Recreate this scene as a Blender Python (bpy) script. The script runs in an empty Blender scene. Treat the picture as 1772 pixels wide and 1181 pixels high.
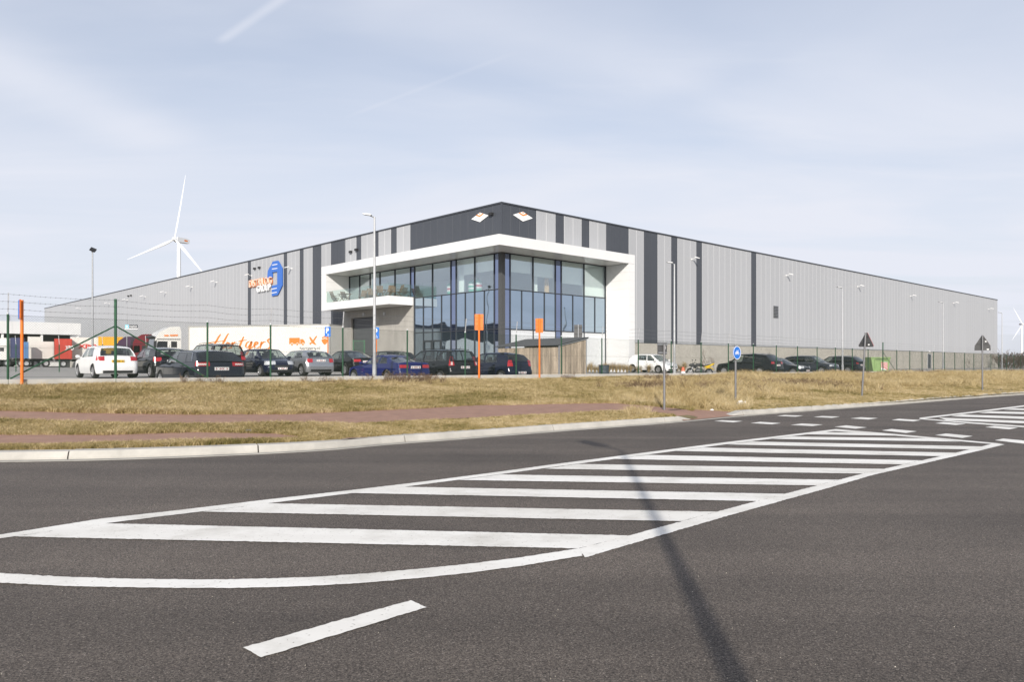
import bpy, bmesh, math, random
import numpy as np
from mathutils import Vector, Matrix, Euler

random.seed(7)
rng = np.random.default_rng(7)
scene = bpy.context.scene
COL = scene.collection

# ------------------------------------------------------------------ camera
EYE = 1.55                      # eye height above the road
FPX, CXP, HYP = 1312.0, 886.0, 630.5   # surveyed focal length / principal column / horizon row (photo 1772 px wide)
cam_d = bpy.data.cameras.new("camera")
cam = bpy.data.objects.new("camera", cam_d)
COL.objects.link(cam)
cam.location = (0, 0, EYE)
cam.rotation_euler = (math.radians(90), 0, 0)
cam_d.sensor_width = 36.0
cam_d.lens = 36.0 * FPX / 1772.0
cam_d.shift_x = 0.0
cam_d.shift_y = (HYP - 590.5) / 1772.0
cam_d.clip_end = 6000
cam_d.clip_start = 0.1
scene.camera = cam

# ------------------------------------------------------------------ sun, sky
SUN_EL = math.radians(25.3)
SUN_AZ = math.radians(5.0)      # shadows fall away from the camera, a little to the right
sdir = Vector((math.sin(SUN_AZ) * math.cos(SUN_EL), math.cos(SUN_AZ) * math.cos(SUN_EL), -math.sin(SUN_EL)))
sun_d = bpy.data.lights.new("sun", 'SUN')
sun_d.energy = 4.0
sun_d.angle = math.radians(0.53)
sun_d.color = (1.0, 0.945, 0.87)
sun = bpy.data.objects.new("sun", sun_d)
COL.objects.link(sun)
sun.rotation_euler = sdir.to_track_quat('-Z', 'Y').to_euler()
sun.location = (-10, -60, 40)

world = bpy.data.worlds.new("World")
scene.world = world
world.use_nodes = True
wn = world.node_tree
wn.nodes.clear()
def N(tree, typ, **kw):
    n = tree.nodes.new(typ)
    for k, v in kw.items():
        setattr(n, k, v)
    return n
def math_node(tree, op, a, b=None, clamp=False):
    n = N(tree, 'ShaderNodeMath', operation=op)
    n.use_clamp = clamp
    for i, v in enumerate((a, b)):
        if v is None:
            continue
        if isinstance(v, (int, float)):
            n.inputs[i].default_value = v
        else:
            tree.links.new(v, n.inputs[i])
    return n.outputs[0]
sky = N(wn, 'ShaderNodeTexSky', sky_type='NISHITA')
sky.sun_disc = False
sky.sun_elevation = SUN_EL
sky.sun_rotation = math.radians(185.0)
sky.altitude = 10
sky.air_density = 1.0
sky.dust_density = 2.2
sky.ozone_density = 2.5
tc = N(wn, 'ShaderNodeTexCoord')
sep = N(wn, 'ShaderNodeSeparateXYZ')
wn.links.new(tc.outputs['Generated'], sep.inputs[0])
zc = math_node(wn, 'MAXIMUM', sep.outputs[2], 0.03)
zc = math_node(wn, 'ADD', zc, 0.06)
pxn = math_node(wn, 'DIVIDE', sep.outputs[0], zc)
pyn = math_node(wn, 'DIVIDE', sep.outputs[1], zc)
comb = N(wn, 'ShaderNodeCombineXYZ')
wn.links.new(pxn, comb.inputs[0]); wn.links.new(pyn, comb.inputs[1])
def cloud_noise(scale, rot, sx, sy, detail, rough, lo, hi):
    mp = N(wn, 'ShaderNodeMapping')
    mp.inputs['Rotation'].default_value = (0, 0, math.radians(rot))
    mp.inputs['Scale'].default_value = (sx, sy, 1)
    wn.links.new(comb.outputs[0], mp.inputs[0])
    nz = N(wn, 'ShaderNodeTexNoise')
    nz.inputs['Scale'].default_value = scale
    nz.inputs['Detail'].default_value = detail
    nz.inputs['Roughness'].default_value = rough
    nz.inputs['Distortion'].default_value = 0.6
    wn.links.new(mp.outputs[0], nz.inputs['Vector'])
    mr = N(wn, 'ShaderNodeMapRange')
    mr.inputs[1].default_value = lo; mr.inputs[2].default_value = hi
    mr.interpolation_type = 'SMOOTHSTEP'
    wn.links.new(nz.outputs[0], mr.inputs[0])
    return mr.outputs[0]
veil = cloud_noise(0.42, 25, 1.0, 1.9, 5, 0.5, 0.25, 0.8)
fine = cloud_noise(1.5, 32, 0.8, 3.0, 7, 0.55, 0.5, 0.85)
def contrail(p0, p1, width):
    """soft line segment in the cloud plane"""
    (x0, y0), (x1, y1) = p0, p1
    L = math.hypot(x1 - x0, y1 - y0)
    dx, dy = (x1 - x0) / L, (y1 - y0) / L
    ax = math_node(wn, 'SUBTRACT', pxn, x0); ay = math_node(wn, 'SUBTRACT', pyn, y0)
    along = math_node(wn, 'ADD', math_node(wn, 'MULTIPLY', ax, dx), math_node(wn, 'MULTIPLY', ay, dy))
    acr = math_node(wn, 'ABSOLUTE', math_node(wn, 'SUBTRACT', math_node(wn, 'MULTIPLY', ax, dy), math_node(wn, 'MULTIPLY', ay, dx)))
    m1 = N(wn, 'ShaderNodeMapRange', interpolation_type='SMOOTHSTEP')
    m1.inputs[1].default_value = width; m1.inputs[2].default_value = 0.0
    wn.links.new(acr, m1.inputs[0])
    m2 = N(wn, 'ShaderNodeMapRange', interpolation_type='SMOOTHSTEP')
    m2.inputs[1].default_value = 0.0; m2.inputs[2].default_value = 0.15 * L
    wn.links.new(along, m2.inputs[0])
    m3 = N(wn, 'ShaderNodeMapRange', interpolation_type='SMOOTHSTEP')
    m3.inputs[1].default_value = L; m3.inputs[2].default_value = 0.8 * L
    wn.links.new(along, m3.inputs[0])
    return math_node(wn, 'MULTIPLY', m1.outputs[0], math_node(wn, 'MULTIPLY', m2.outputs[0], m3.outputs[0]))
def sky_pt(px, py):
    v = Vector(((px - CXP) / FPX, 1.0, (HYP - py) / FPX)).normalized()
    return (v.x / (v.z + 0.06), v.y / (v.z + 0.06))
c1 = contrail(sky_pt(372, 78), sky_pt(520, -25), 0.024)
c2 = contrail(sky_pt(590, 206), sky_pt(910, 84), 0.018)
hz = N(wn, 'ShaderNodeMapRange', interpolation_type='SMOOTHSTEP')      # haze thickens towards the horizon
hz.inputs[1].default_value = 0.10; hz.inputs[2].default_value = 0.55; hz.inputs[3].default_value = 0.97; hz.inputs[4].default_value = 0.50
wn.links.new(sep.outputs[2], hz.inputs[0])
fac = math_node(wn, 'ADD', hz.outputs[0], math_node(wn, 'MULTIPLY', math_node(wn, 'SUBTRACT', veil, 0.5), 0.36))
fac = math_node(wn, 'ADD', fac, math_node(wn, 'MULTIPLY', fine, 0.07))
fac = math_node(wn, 'ADD', fac, math_node(wn, 'MULTIPLY', c1, 0.17))
fac = math_node(wn, 'ADD', fac, math_node(wn, 'MULTIPLY', c2, 0.05))
c3 = contrail(sky_pt(-160, 40), sky_pt(330, 270), 0.30)
c4 = contrail(sky_pt(560, -40), sky_pt(1250, 160), 0.35)
fac = math_node(wn, 'ADD', fac, math_node(wn, 'MULTIPLY', math_node(wn, 'MAXIMUM', c3, c4), 0.17), clamp=True)
mixw = N(wn, 'ShaderNodeMix', data_type='RGBA')
wn.links.new(fac, mixw.inputs[0])
wn.links.new(sky.outputs[0], mixw.inputs[6])
mixw.inputs[7].default_value = (5.75, 5.95, 6.6, 1)     # thin cirrus, lit by the sun
bg = N(wn, 'ShaderNodeBackground')
bg.inputs[1].default_value = 0.11
wn.links.new(mixw.outputs[2], bg.inputs[0])
wo = N(wn, 'ShaderNodeOutputWorld')
wn.links.new(bg.outputs[0], wo.inputs[0])

scene.view_settings.view_transform = 'Standard'
scene.view_settings.look = 'None'
scene.view_settings.exposure = 0.35
scene.view_settings.gamma = 1.0
scene.view_settings.use_curve_mapping = False
scene.cycles.max_bounces = 6
scene.cycles.transparent_max_bounces = 12
scene.cycles.use_denoising = True
scene.cycles.sample_clamp_indirect = 6.0

# ------------------------------------------------------------------ survey helpers
ANG = math.atan2(1312.0, 1406.0)                 # heading of the entrance-side facade and of the fence
UR = np.array([math.cos(ANG), math.sin(ANG)])
UL = np.array([-math.sin(ANG), math.cos(ANG)])
P0 = np.array([(359 - CXP) / FPX * 25.3, 25.3])  # a fence post
CB = np.array([(868 - CXP) / FPX * 55.7, 55.7])  # corner of the warehouse
LOTZ = 0.90
def ground_pt(px, py, z=0.0):
    Y = FPX * (EYE - z) / (py - HYP)
    return ((px - CXP) / FPX * Y, Y)
def on_line(px, O, u):
    r = (px - CXP) / FPX
    t = (r * O[1] - O[0]) / (u[0] - r * u[1])
    return t, O[1] + t * u[1]
def zat(py, Y):
    return EYE - (py - HYP) / FPX * Y
def LW(t, d):
    p = P0 + t * UR + d * UL
    return float(p[0]), float(p[1])
def t_at(px, d):
    return on_line(px, P0 + d * UL, UR)[0]
def plinth_top(t):
    return 1.10 - 0.0028 * max(-20.0, min(t, 100.0))
def zlot(t, d):
    a = min(max((d - 6.0) / 5.0, 0), 1); a = a * a * (3 - 2 * a)
    b = min(max((d - 22.0) / 40.0, 0), 1) * min(max((26.0 - t) / 20.0, 0), 1)
    return 0.62 + 0.28 * a + 0.36 * b

# ------------------------------------------------------------------ materials
MATS = {}
def mat(name, rgb, rough=0.5, metal=0.0, var=0.08, scale=4.0, bump=0.0, bscale=60.0, coat=0.0, spec=0.5, emit=0.0, streak=0.0):
    if name in MATS:
        return MATS[name]
    m = bpy.data.materials.new(name)
    m.use_nodes = True
    nt = m.node_tree
    b = nt.nodes['Principled BSDF']
    b.inputs['Base Color'].default_value = (*rgb, 1)
    b.inputs['Roughness'].default_value = rough
    b.inputs['Metallic'].default_value = metal
    b.inputs['Specular IOR Level'].default_value = spec
    b.inputs['Coat Weight'].default_value = coat
    b.inputs['Coat Roughness'].default_value = 0.06
    t = N(nt, 'ShaderNodeTexCoord')
    if var > 0:
        nz = N(nt, 'ShaderNodeTexNoise')
        nz.inputs['Scale'].default_value = scale
        nz.inputs['Detail'].default_value = 6
        nz.inputs['Roughness'].default_value = 0.65
        if streak:
            mp = N(nt, 'ShaderNodeMapping')
            mp.inputs['Scale'].default_value = (1, 1, streak)
            nt.links.new(t.outputs['Object'], mp.inputs[0])
            nt.links.new(mp.outputs[0], nz.inputs['Vector'])
        else:
            nt.links.new(t.outputs['Object'], nz.inputs['Vector'])
        r = N(nt, 'ShaderNodeValToRGB')
        r.color_ramp.elements[0].position = 0.3
        r.color_ramp.elements[1].position = 0.72
        r.color_ramp.elements[0].color = tuple(max(0, c * (1 - 1.3 * var)) for c in rgb) + (1,)
        r.color_ramp.elements[1].color = tuple(min(1, c * (1 + 0.8 * var)) for c in rgb) + (1,)
        nt.links.new(nz.outputs[0], r.inputs[0])
        nt.links.new(r.outputs[0], b.inputs['Base Color'])
    if bump > 0:
        nz2 = N(nt, 'ShaderNodeTexNoise')
        nz2.inputs['Scale'].default_value = bscale
        nz2.inputs['Detail'].default_value = 4
        nt.links.new(t.outputs['Object'], nz2.inputs['Vector'])
        bp = N(nt, 'ShaderNodeBump')
        bp.inputs['Strength'].default_value = bump
        bp.inputs['Distance'].default_value = 0.02
        nt.links.new(nz2.outputs[0], bp.inputs['Height'])
        nt.links.new(bp.outputs[0], b.inputs['Normal'])
    if emit:
        b.inputs['Emission Color'].default_value = (*rgb, 1)
        b.inputs['Emission Strength'].default_value = emit
    MATS[name] = m
    return m
def glass_mat(name, tint, see, gloss_tint=(1, 1, 1), rough=0.02, f0=0.12, blend=0.35, wav=0.0):
    """pane: Fresnel reflection over a tinted see-through sheet"""
    if name in MATS:
        return MATS[name]
    m = bpy.data.materials.new(name)
    m.use_nodes = True
    nt = m.node_tree
    nt.nodes.clear()
    out = N(nt, 'ShaderNodeOutputMaterial')
    gl = N(nt, 'ShaderNodeBsdfGlossy')
    gl.inputs['Roughness'].default_value = rough
    gl.inputs['Color'].default_value = (*gloss_tint, 1)
    tr = N(nt, 'ShaderNodeBsdfTransparent')
    tr.inputs[0].default_value = (*tint, 1)
    df = N(nt, 'ShaderNodeBsdfDiffuse')
    df.inputs[0].default_value = (tint[0] * 0.25, tint[1] * 0.25, tint[2] * 0.25, 1)
    m0 = N(nt, 'ShaderNodeMixShader')
    m0.inputs[0].default_value = see
    nt.links.new(df.outputs[0], m0.inputs[1]); nt.links.new(tr.outputs[0], m0.inputs[2])
    lw = N(nt, 'ShaderNodeLayerWeight')
    lw.inputs['Blend'].default_value = 0.5
    fac = math_node(nt, 'MULTIPLY', math_node(nt, 'POWER', lw.outputs['Facing'], 4.0), 1.0 - f0)
    fac = math_node(nt, 'ADD', fac, f0, clamp=True)
    mx = N(nt, 'ShaderNodeMixShader')
    nt.links.new(fac, mx.inputs[0])
    nt.links.new(m0.outputs[0], mx.inputs[1]); nt.links.new(gl.outputs[0], mx.inputs[2])
    nt.links.new(mx.outputs[0], out.inputs[0])
    if wav:
        t = N(nt, 'ShaderNodeTexCoord')
        nz = N(nt, 'ShaderNodeTexNoise')
        nz.inputs['Scale'].default_value = 0.55
        nz.inputs['Detail'].default_value = 0.5
        nt.links.new(t.outputs['Object'], nz.inputs['Vector'])
        bp = N(nt, 'ShaderNodeBump')
        bp.inputs['Strength'].default_value = 1.0
        bp.inputs['Distance'].default_value = wav
        nt.links.new(nz.outputs[0], bp.inputs['Height'])
        nt.links.new(bp.outputs[0], gl.inputs['Normal'])
    MATS[name] = m
    return m

# ------------------------------------------------------------------ mesh helpers
class MB:
    def __init__(s):
        s.v = []; s.f = []
    def add(s, verts, faces):
        o = len(s.v)
        s.v.extend([tuple(map(float, p)) for p in verts])
        s.f.extend([tuple(i + o for i in f) for f in faces])
        return s
    def box(s, c, size, M=None):
        x, y, z = [a / 2 for a in size]
        vs = [Vector((sx * x, sy * y, sz * z)) for sz in (-1, 1) for sy in (-1, 1) for sx in (-1, 1)]
        if M is not None:
            vs = [M @ v for v in vs]
        vs = [v + Vector(c) for v in vs]
        return s.add(vs, [(0, 2, 3, 1), (4, 5, 7, 6), (0, 1, 5, 4), (2, 6, 7, 3), (0, 4, 6, 2), (1, 3, 7, 5)])
    def span(s, a, b):
        return s.box([(a[i] + b[i]) / 2 for i in range(3)], [abs(b[i] - a[i]) for i in range(3)])
    def bar(s, p0, p1, w, h=None, up=(0, 0, 1)):
        h = h or w
        p0 = Vector(p0); p1 = Vector(p1)
        d = p1 - p0
        L = d.length
        d.normalize()
        side = d.cross(Vector(up))
        if side.length < 1e-4:
            side = d.cross(Vector((0, 1, 0)))
        side.normalize()
        u = side.cross(d)
        M = Matrix((side, d, u)).transposed()
        return s.box((p0 + p1) / 2, (w, L, h), M)
    def cyl(s, p0, p1, r0, r1=None, n=12, cap=True):
        r1 = r0 if r1 is None else r1
        p0 = Vector(p0); p1 = Vector(p1)
        d = (p1 - p0).normalized()
        a = d.cross(Vector((0, 0, 1)))
        if a.length < 1e-3:
            a = Vector((1, 0, 0))
        a.normalize(); b = d.cross(a)
        vs = []
        for p, r in ((p0, r0), (p1, r1)):
            for i in range(n):
                th = 2 * math.pi * i / n
                vs.append(p + a * (r * math.cos(th)) + b * (r * math.sin(th)))
        fs = [(i, (i + 1) % n, n + (i + 1) % n, n + i) for i in range(n)]
        if cap:
            fs.append(tuple(reversed(range(n)))); fs.append(tuple(range(n, 2 * n)))
        return s.add(vs, fs)
    def tube(s, pts, r, n=6):
        for i in range(len(pts) - 1):
            s.cyl(pts[i], pts[i + 1], r if not isinstance(r, (list, tuple)) else r[i], r if not isinstance(r, (list, tuple)) else r[i + 1], n, True)
        return s
    def lathe(s, prof, n=24, axis='z'):
        """prof: list of (r, h)"""
        vs = []; fs = []
        k = len(prof)
        for i in range(n):
            th = 2 * math.pi * i / n
            for r, h in prof:
                if axis == 'z':
                    vs.append((r * math.cos(th), r * math.sin(th), h))
                else:
                    vs.append((r * math.cos(th), h, r * math.sin(th)))
        for i in range(n):
            j = (i + 1) % n
            for q in range(k - 1):
                fs.append((i * k + q, j * k + q, j * k + q + 1, i * k + q + 1))
        return s.add(vs, fs)
    def grid(s, P):
        """P: 2-D list of points"""
        R = len(P); Cn = len(P[0])
        vs = [p for row in P for p in row]
        fs = [(r * Cn + c, r * Cn + c + 1, (r + 1) * Cn + c + 1, (r + 1) * Cn + c) for r in range(R - 1) for c in range(Cn - 1)]
        return s.add(vs, fs)
    def prism(s, poly, depth, fn):
        """poly in (a,b); fn(a,b,h) -> point; extruded from h=0 to h=depth"""
        n = len(poly)
        vs = [fn(a, b, 0) for a, b in poly] + [fn(a, b, depth) for a, b in poly]
        fs = [(i, (i + 1) % n, n + (i + 1) % n, n + i) for i in range(n)]
        fs += [tuple(reversed(range(n))), tuple(range(n, 2 * n))]
        return s.add(vs, fs)
    def mesh(s, name, smooth=False, fix=True):
        me = bpy.data.meshes.new(name)
        me.from_pydata(s.v, [], s.f)
        if fix:
            bm = bmesh.new(); bm.from_mesh(me)
            bmesh.ops.recalc_face_normals(bm, faces=bm.faces)
            bm.to_mesh(me); bm.free()
        if smooth:
            me.polygons.foreach_set('use_smooth', [True] * len(me.polygons))
            if smooth == 'auto':
                me.set_sharp_from_angle(angle=math.radians(32))
        me.update()
        return me
    def build(s, name, material, parent=None, smooth=False, fix=True):
        return obj(name, s.mesh(name, smooth, fix), material, parent)

def obj(name, me, material=None, parent=None, loc=None, rotz=None):
    if material is not None and len(me.materials) == 0:
        me.materials.append(material)
    o = bpy.data.objects.new(name, me)
    COL.objects.link(o)
    if material is not None and me.materials[0] is not material:
        o.material_slots[0].link = 'OBJECT'
        o.material_slots[0].material = material
    if parent is not None:
        o.parent = parent
    if loc is not None:
        o.location = loc
    if rotz is not None:
        o.rotation_euler = (0, 0, rotz)
    return o
def tag(o, label=None, cat=None, group=None, kind=None):
    if label: o['label'] = label
    if cat: o['category'] = cat
    if group: o['group'] = group
    if kind: o['kind'] = kind
    return o
def thing(name, label, cat, loc=(0, 0, 0), rotz=0.0, group=None):
    o = bpy.data.objects.new(name, None)
    COL.objects.link(o)
    o.location = loc; o.rotation_euler = (0, 0, rotz)
    o.empty_display_size = 0.3
    return tag(o, label, cat, group)
def copy_tree(o, parent=None):
    c = o.copy(); COL.objects.link(c); c.parent = parent
    for ch in list(o.children):
        copy_tree(ch, c)
    return c
def text_mesh(body, size, extrude=0.01, shear=0.0, bold=0.0):
    cu = bpy.data.curves.new('t', 'FONT')
    cu.body = body; cu.size = size; cu.extrude = extrude; cu.shear = shear; cu.offset = bold
    cu.resolution_u = 3
    ob = bpy.data.objects.new('t', cu)
    COL.objects.link(ob)
    dg = bpy.context.evaluated_depsgraph_get()
    me = bpy.data.meshes.new_from_object(ob.evaluated_get(dg))
    bpy.data.objects.remove(ob)
    return me
def place_text(me, origin, xdir, updir, width=None, height=None):
    """lays a text mesh in the plane (xdir, updir), scaled to width x height"""
    n = len(me.vertices)
    co = np.empty(n * 3); me.vertices.foreach_get('co', co); co = co.reshape(-1, 3)
    mn = co.min(0); mx = co.max(0)
    sx = (width / (mx[0] - mn[0])) if width else 1.0
    sy = (height / (mx[1] - mn[1])) if height else sx
    xd = np.array(xdir, float); ud = np.array(updir, float); nd = np.cross(xd, ud)
    out = np.array(origin, float) + np.outer((co[:, 0] - mn[0]) * sx, xd) + np.outer((co[:, 1] - mn[1]) * sy, ud) + np.outer(co[:, 2] - mn[2], nd)
    me.vertices.foreach_set('co', out.reshape(-1)); me.update()
    return me

# ================================================================== GROUND, ROAD, VERGE
def asphalt_mat():
    m = bpy.data.materials.new('asphalt'); m.use_nodes = True
    nt = m.node_tree; b = nt.nodes['Principled BSDF']
    t = N(nt, 'ShaderNodeTexCoord')
    def noise(scale, detail, rough=0.6):
        n = N(nt, 'ShaderNodeTexNoise')
        n.inputs['Scale'].default_value = scale; n.inputs['Detail'].default_value = detail; n.inputs['Roughness'].default_value = rough
        nt.links.new(t.outputs['Object'], n.inputs['Vector']); return n
    def ramp(src, p0, c0, p1, c1):
        r = N(nt, 'ShaderNodeValToRGB')
        r.color_ramp.elements[0].position = p0; r.color_ramp.elements[1].position = p1
        r.color_ramp.elements[0].color = (*c0, 1); r.color_ramp.elements[1].color = (*c1, 1)
        nt.links.new(src, r.inputs[0]); return r.outputs[0]
    def mul(a, bb, f=1.0):
        x = N(nt, 'ShaderNodeMix', data_type='RGBA', blend_type='MULTIPLY')
        x.inputs[0].default_value = f
        nt.links.new(a, x.inputs[6]); nt.links.new(bb, x.inputs[7]); return x.outputs[2]
    agg = N(nt, 'ShaderNodeTexVoronoi'); agg.inputs['Scale'].default_value = 150.0
    nt.links.new(t.outputs['Object'], agg.inputs['Vector'])
    sepc = N(nt, 'ShaderNodeSeparateColor'); nt.links.new(agg.outputs['Color'], sepc.inputs[0])
    base = ramp(sepc.outputs[0], 0.0, (0.032, 0.0268, 0.022), 1.0, (0.180, 0.154, 0.131))
    stones = ramp(sepc.outputs[1], 0.93, (0, 0, 0), 0.99, (0.15, 0.14, 0.125))
    ad = N(nt, 'ShaderNodeMix', data_type='RGBA', blend_type='ADD'); ad.inputs[0].default_value = 1.0
    nt.links.new(base, ad.inputs[6]); nt.links.new(stones, ad.inputs[7])
    c = mul(ad.outputs[2], ramp(noise(60, 4).outputs[0], 0.35, (0.62, 0.62, 0.62), 0.68, (1.3, 1.29, 1.28)))
    c = mul(c, ramp(noise(0.45, 4).outputs[0], 0.3, (0.84, 0.83, 0.83), 0.7, (1.14, 1.13, 1.12)))
    # wheel-worn lanes: streaks along the road
    mp = N(nt, 'ShaderNodeMapping'); mp.inputs['Rotation'].default_value = (0, 0, -ANG * 0.93); mp.inputs['Scale'].default_value = (0.04, 0.9, 1)
    nt.links.new(t.outputs['Object'], mp.inputs[0])
    sn = N(nt, 'ShaderNodeTexNoise'); sn.inputs['Scale'].default_value = 1.0; sn.inputs['Detail'].default_value = 5
    nt.links.new(mp.outputs[0], sn.inputs['Vector'])
    c = mul(c, ramp(sn.outputs[0], 0.33, (0.80, 0.795, 0.79), 0.66, (1.16, 1.15, 1.14)))
    st = N(nt, 'ShaderNodeMix', data_type='RGBA')                      # a few ochre mud stains
    sm = N(nt, 'ShaderNodeMapRange'); sm.inputs[1].default_value = 0.66; sm.inputs[2].default_value = 0.80; sm.inputs[4].default_value = 0.35
    nt.links.new(noise(2.3, 7, 0.7).outputs[0], sm.inputs[0]); nt.links.new(sm.outputs[0], st.inputs[0])
    nt.links.new(c, st.inputs[6]); st.inputs[7].default_value = (0.17, 0.135, 0.085, 1)
    nt.links.new(st.outputs[2], b.inputs['Base Color'])
    b.inputs['Roughness'].default_value = 0.78
    b.inputs['Specular IOR Level'].default_value = 0.35
    bp = N(nt, 'ShaderNodeBump'); bp.inputs['Strength'].default_value = 0.55; bp.inputs['Distance'].default_value = 0.006
    nt.links.new(sepc.outputs[0], bp.inputs['Height'])
    nt.links.new(bp.outputs[0], b.inputs['Normal'])
    return m
M_ASPH = asphalt_mat()
def paint_mat():
    m = bpy.data.materials.new('road_paint'); m.use_nodes = True
    nt = m.node_tree; b = nt.nodes['Principled BSDF']
    t = N(nt, 'ShaderNodeTexCoord')
    n1 = N(nt, 'ShaderNodeTexNoise'); n1.inputs['Scale'].default_value = 1.3; n1.inputs['Detail'].default_value = 9; n1.inputs['Roughness'].default_value = 0.7
    nt.links.new(t.outputs['Object'], n1.inputs['Vector'])
    r = N(nt, 'ShaderNodeValToRGB')
    r.color_ramp.elements[0].position = 0.30; r.color_ramp.elements[0].color = (0.60, 0.575, 0.52, 1)
    r.color_ramp.elements[1].position = 0.52; r.color_ramp.elements[1].color = (0.79, 0.77, 0.72, 1)
    nt.links.new(n1.outputs[0], r.inputs[0])
    v = N(nt, 'ShaderNodeTexVoronoi'); v.inputs['Scale'].default_value = 90
    nt.links.new(t.outputs['Object'], v.inputs['Vector'])
    sc = N(nt, 'ShaderNodeSeparateColor'); nt.links.new(v.outputs['Color'], sc.inputs[0])
    r2 = N(nt, 'ShaderNodeValToRGB')
    r2.color_ramp.elements[0].position = 0.004; r2.color_ramp.elements[0].color = (0.55, 0.53, 0.5, 1)
    r2.color_ramp.elements[1].position = 0.02; r2.color_ramp.elements[1].color = (1, 1, 1, 1)
    nt.links.new(sc.outputs[0], r2.inputs[0])
    mx = N(nt, 'ShaderNodeMix', data_type='RGBA', blend_type='MULTIPLY'); mx.inputs[0].default_value = 1
    nt.links.new(r.outputs[0], mx.inputs[6]); nt.links.new(r2.outputs[0], mx.inputs[7])
    mp = N(nt, 'ShaderNodeMapping'); mp.inputs['Rotation'].default_value = (0, 0, -ANG * 0.93); mp.inputs['Scale'].default_value = (0.05, 1.1, 1)
    nt.links.new(t.outputs['Object'], mp.inputs[0])
    tn = N(nt, 'ShaderNodeTexNoise'); tn.inputs['Scale'].default_value = 1.3; tn.inputs['Detail'].default_value = 6; nt.links.new(mp.outputs[0], tn.inputs['Vector'])
    tr = N(nt, 'ShaderNodeValToRGB'); tr.color_ramp.elements[0].position = .3; tr.color_ramp.elements[0].color = (.84, .83, .81, 1); tr.color_ramp.elements[1].position = .6; tr.color_ramp.elements[1].color = (1, 1, 1, 1)
    nt.links.new(tn.outputs[0], tr.inputs[0])
    m2 = N(nt, 'ShaderNodeMix', data_type='RGBA', blend_type='MULTIPLY'); m2.inputs[0].default_value = 1        # tyre wear
    nt.links.new(mx.outputs[2], m2.inputs[6]); nt.links.new(tr.outputs[0], m2.inputs[7])
    nt.links.new(m2.outputs[2], b.inputs['Base Color'])
    b.inputs['Roughness'].default_value = 0.6
    bp = N(nt, 'ShaderNodeBump'); bp.inputs['Strength'].default_value = 0.35; bp.inputs['Distance'].default_value = 0.005
    nt.links.new(sc.outputs[1], bp.inputs['Height']); nt.links.new(bp.outputs[0], b.inputs['Normal'])
    return m
M_PAINT = paint_mat()
M_CONC = mat('concrete_pale', (0.47, 0.45, 0.41), 0.85, var=0.16, scale=2.5, bump=0.25, bscale=40)
M_KERB = mat('concrete_kerb', (0.43, 0.41, 0.37), 0.85, var=0.16, scale=1.8, bump=0.3, bscale=55)
M_GUT = mat('concrete_gutter', (0.33, 0.315, 0.28), 0.9, var=0.22, scale=2.5, bump=0.3, bscale=70)
M_SOIL = mat('field_soil', (0.13, 0.11, 0.07), 0.95, var=0.3, scale=0.05)
M_TURF = mat('turf_thatch', (0.155, 0.125, 0.06), 0.95, var=0.35, scale=3.0, bump=0.6, bscale=30)
M_PATH = mat('red_asphalt', (0.30, 0.178, 0.128), 0.88, var=0.14, scale=3.0, bump=0.35, bscale=120)
M_LOT = mat('lot_paving', (0.33, 0.315, 0.29), 0.9, var=0.14, scale=1.2, bump=0.2, bscale=40)

# wide ground sheet to the horizon
g = MB(); g.grid([[(x, y, -0.08) for x in np.linspace(-3000, 3000, 13)] for y in np.linspace(-1500, 4500, 13)])
tag(g.build('ground', M_SOIL), kind='structure')
g = MB(); g.grid([[(x, y, 0.0) for x in np.linspace(-75, 150, 10)] for y in np.linspace(-45, 130, 8)])
road = g.build('road', M_ASPH); tag(road, kind='structure')

# ---- kerb line
KPX = [(-900, 790), (-500, 798), (-200, 802), (0, 800.5), (160, 798), (300, 793.5), (450, 787), (581, 780), (673, 770), (769, 763.7), (938.6, 750),
       (1090, 738.5), (1180, 731.5), (1293, 720.5), (1400, 712.5), (1500, 705), (1580, 699), (1681, 690.5), (1772, 684), (1900, 676.5), (2060, 668.5)]
kx = np.array([p[0] for p in KPX], float)
kd = np.array([ground_pt(*p)[1] for p in KPX])
def kerb_y(px):
    """smoothed kerb distance along the sight line through image column px"""
    q = np.asarray(px, float)
    w = np.array([-45, -22, 0, 22, 45.])
    return np.mean([np.interp(q + o, kx, kd) for o in w], axis=0)
def fence_ty(px, off=-0.07):
    t, Y = on_line(px, P0 + off * UL, UR)
    return t, Y
def terr_z(px, Y):
    db = float(kerb_y(px)) + 0.62
    t, df = fence_ty(px)
    zf = plinth_top(t) - 0.24
    lo = min(max((px - 1195) / 12, 0), 1) * min(max((1299 - px) / 8, 0), 1)
    zk = 0.13 - 0.105 * lo
    s = min(max((Y - db) / (df - db), 0.0), 1.0)
    a = min(0.92, 0.045 * (df - db) / (zf - 0.13))
    return zk + (zf - zk) * (a * s + (1 - a) * s ** 3)
def terr_hit(px, py):
    lo = float(kerb_y(px)) + 0.3; hi = fence_ty(px)[1]
    for _ in range(40):
        m = (lo + hi) / 2
        yy = HYP + FPX * (EYE - terr_z(px, m)) / m
        if yy > py: lo = m
        else: hi = m
    return (lo + hi) / 2
def ray_xy(px, Y):
    return ((px - CXP) / FPX * Y, Y)
cols = np.concatenate([np.arange(-900, 2061, 12.0)])
P = []
for px in cols:
    db = float(kerb_y(px)) + 0.45; df = fence_ty(px)[1]
    row = []
    for s in np.linspace(0, 1, 56) ** 1.25:
        Y = db + (df - db) * s
        x, y = ray_xy(px, Y)
        z = terr_z(px, Y) + 0.012 * math.sin(x * 1.7 + y) * math.sin(y * 2.3 - x * .6) - (0.05 if s == 0 else 0)
        row.append((x, y, z))
    P.append(row)
g = MB(); g.grid(P)
bank = g.build('verge', M_TURF, smooth=True); tag(bank, 'dry grass verge rising from the kerb to the fence', kind='structure')

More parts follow.
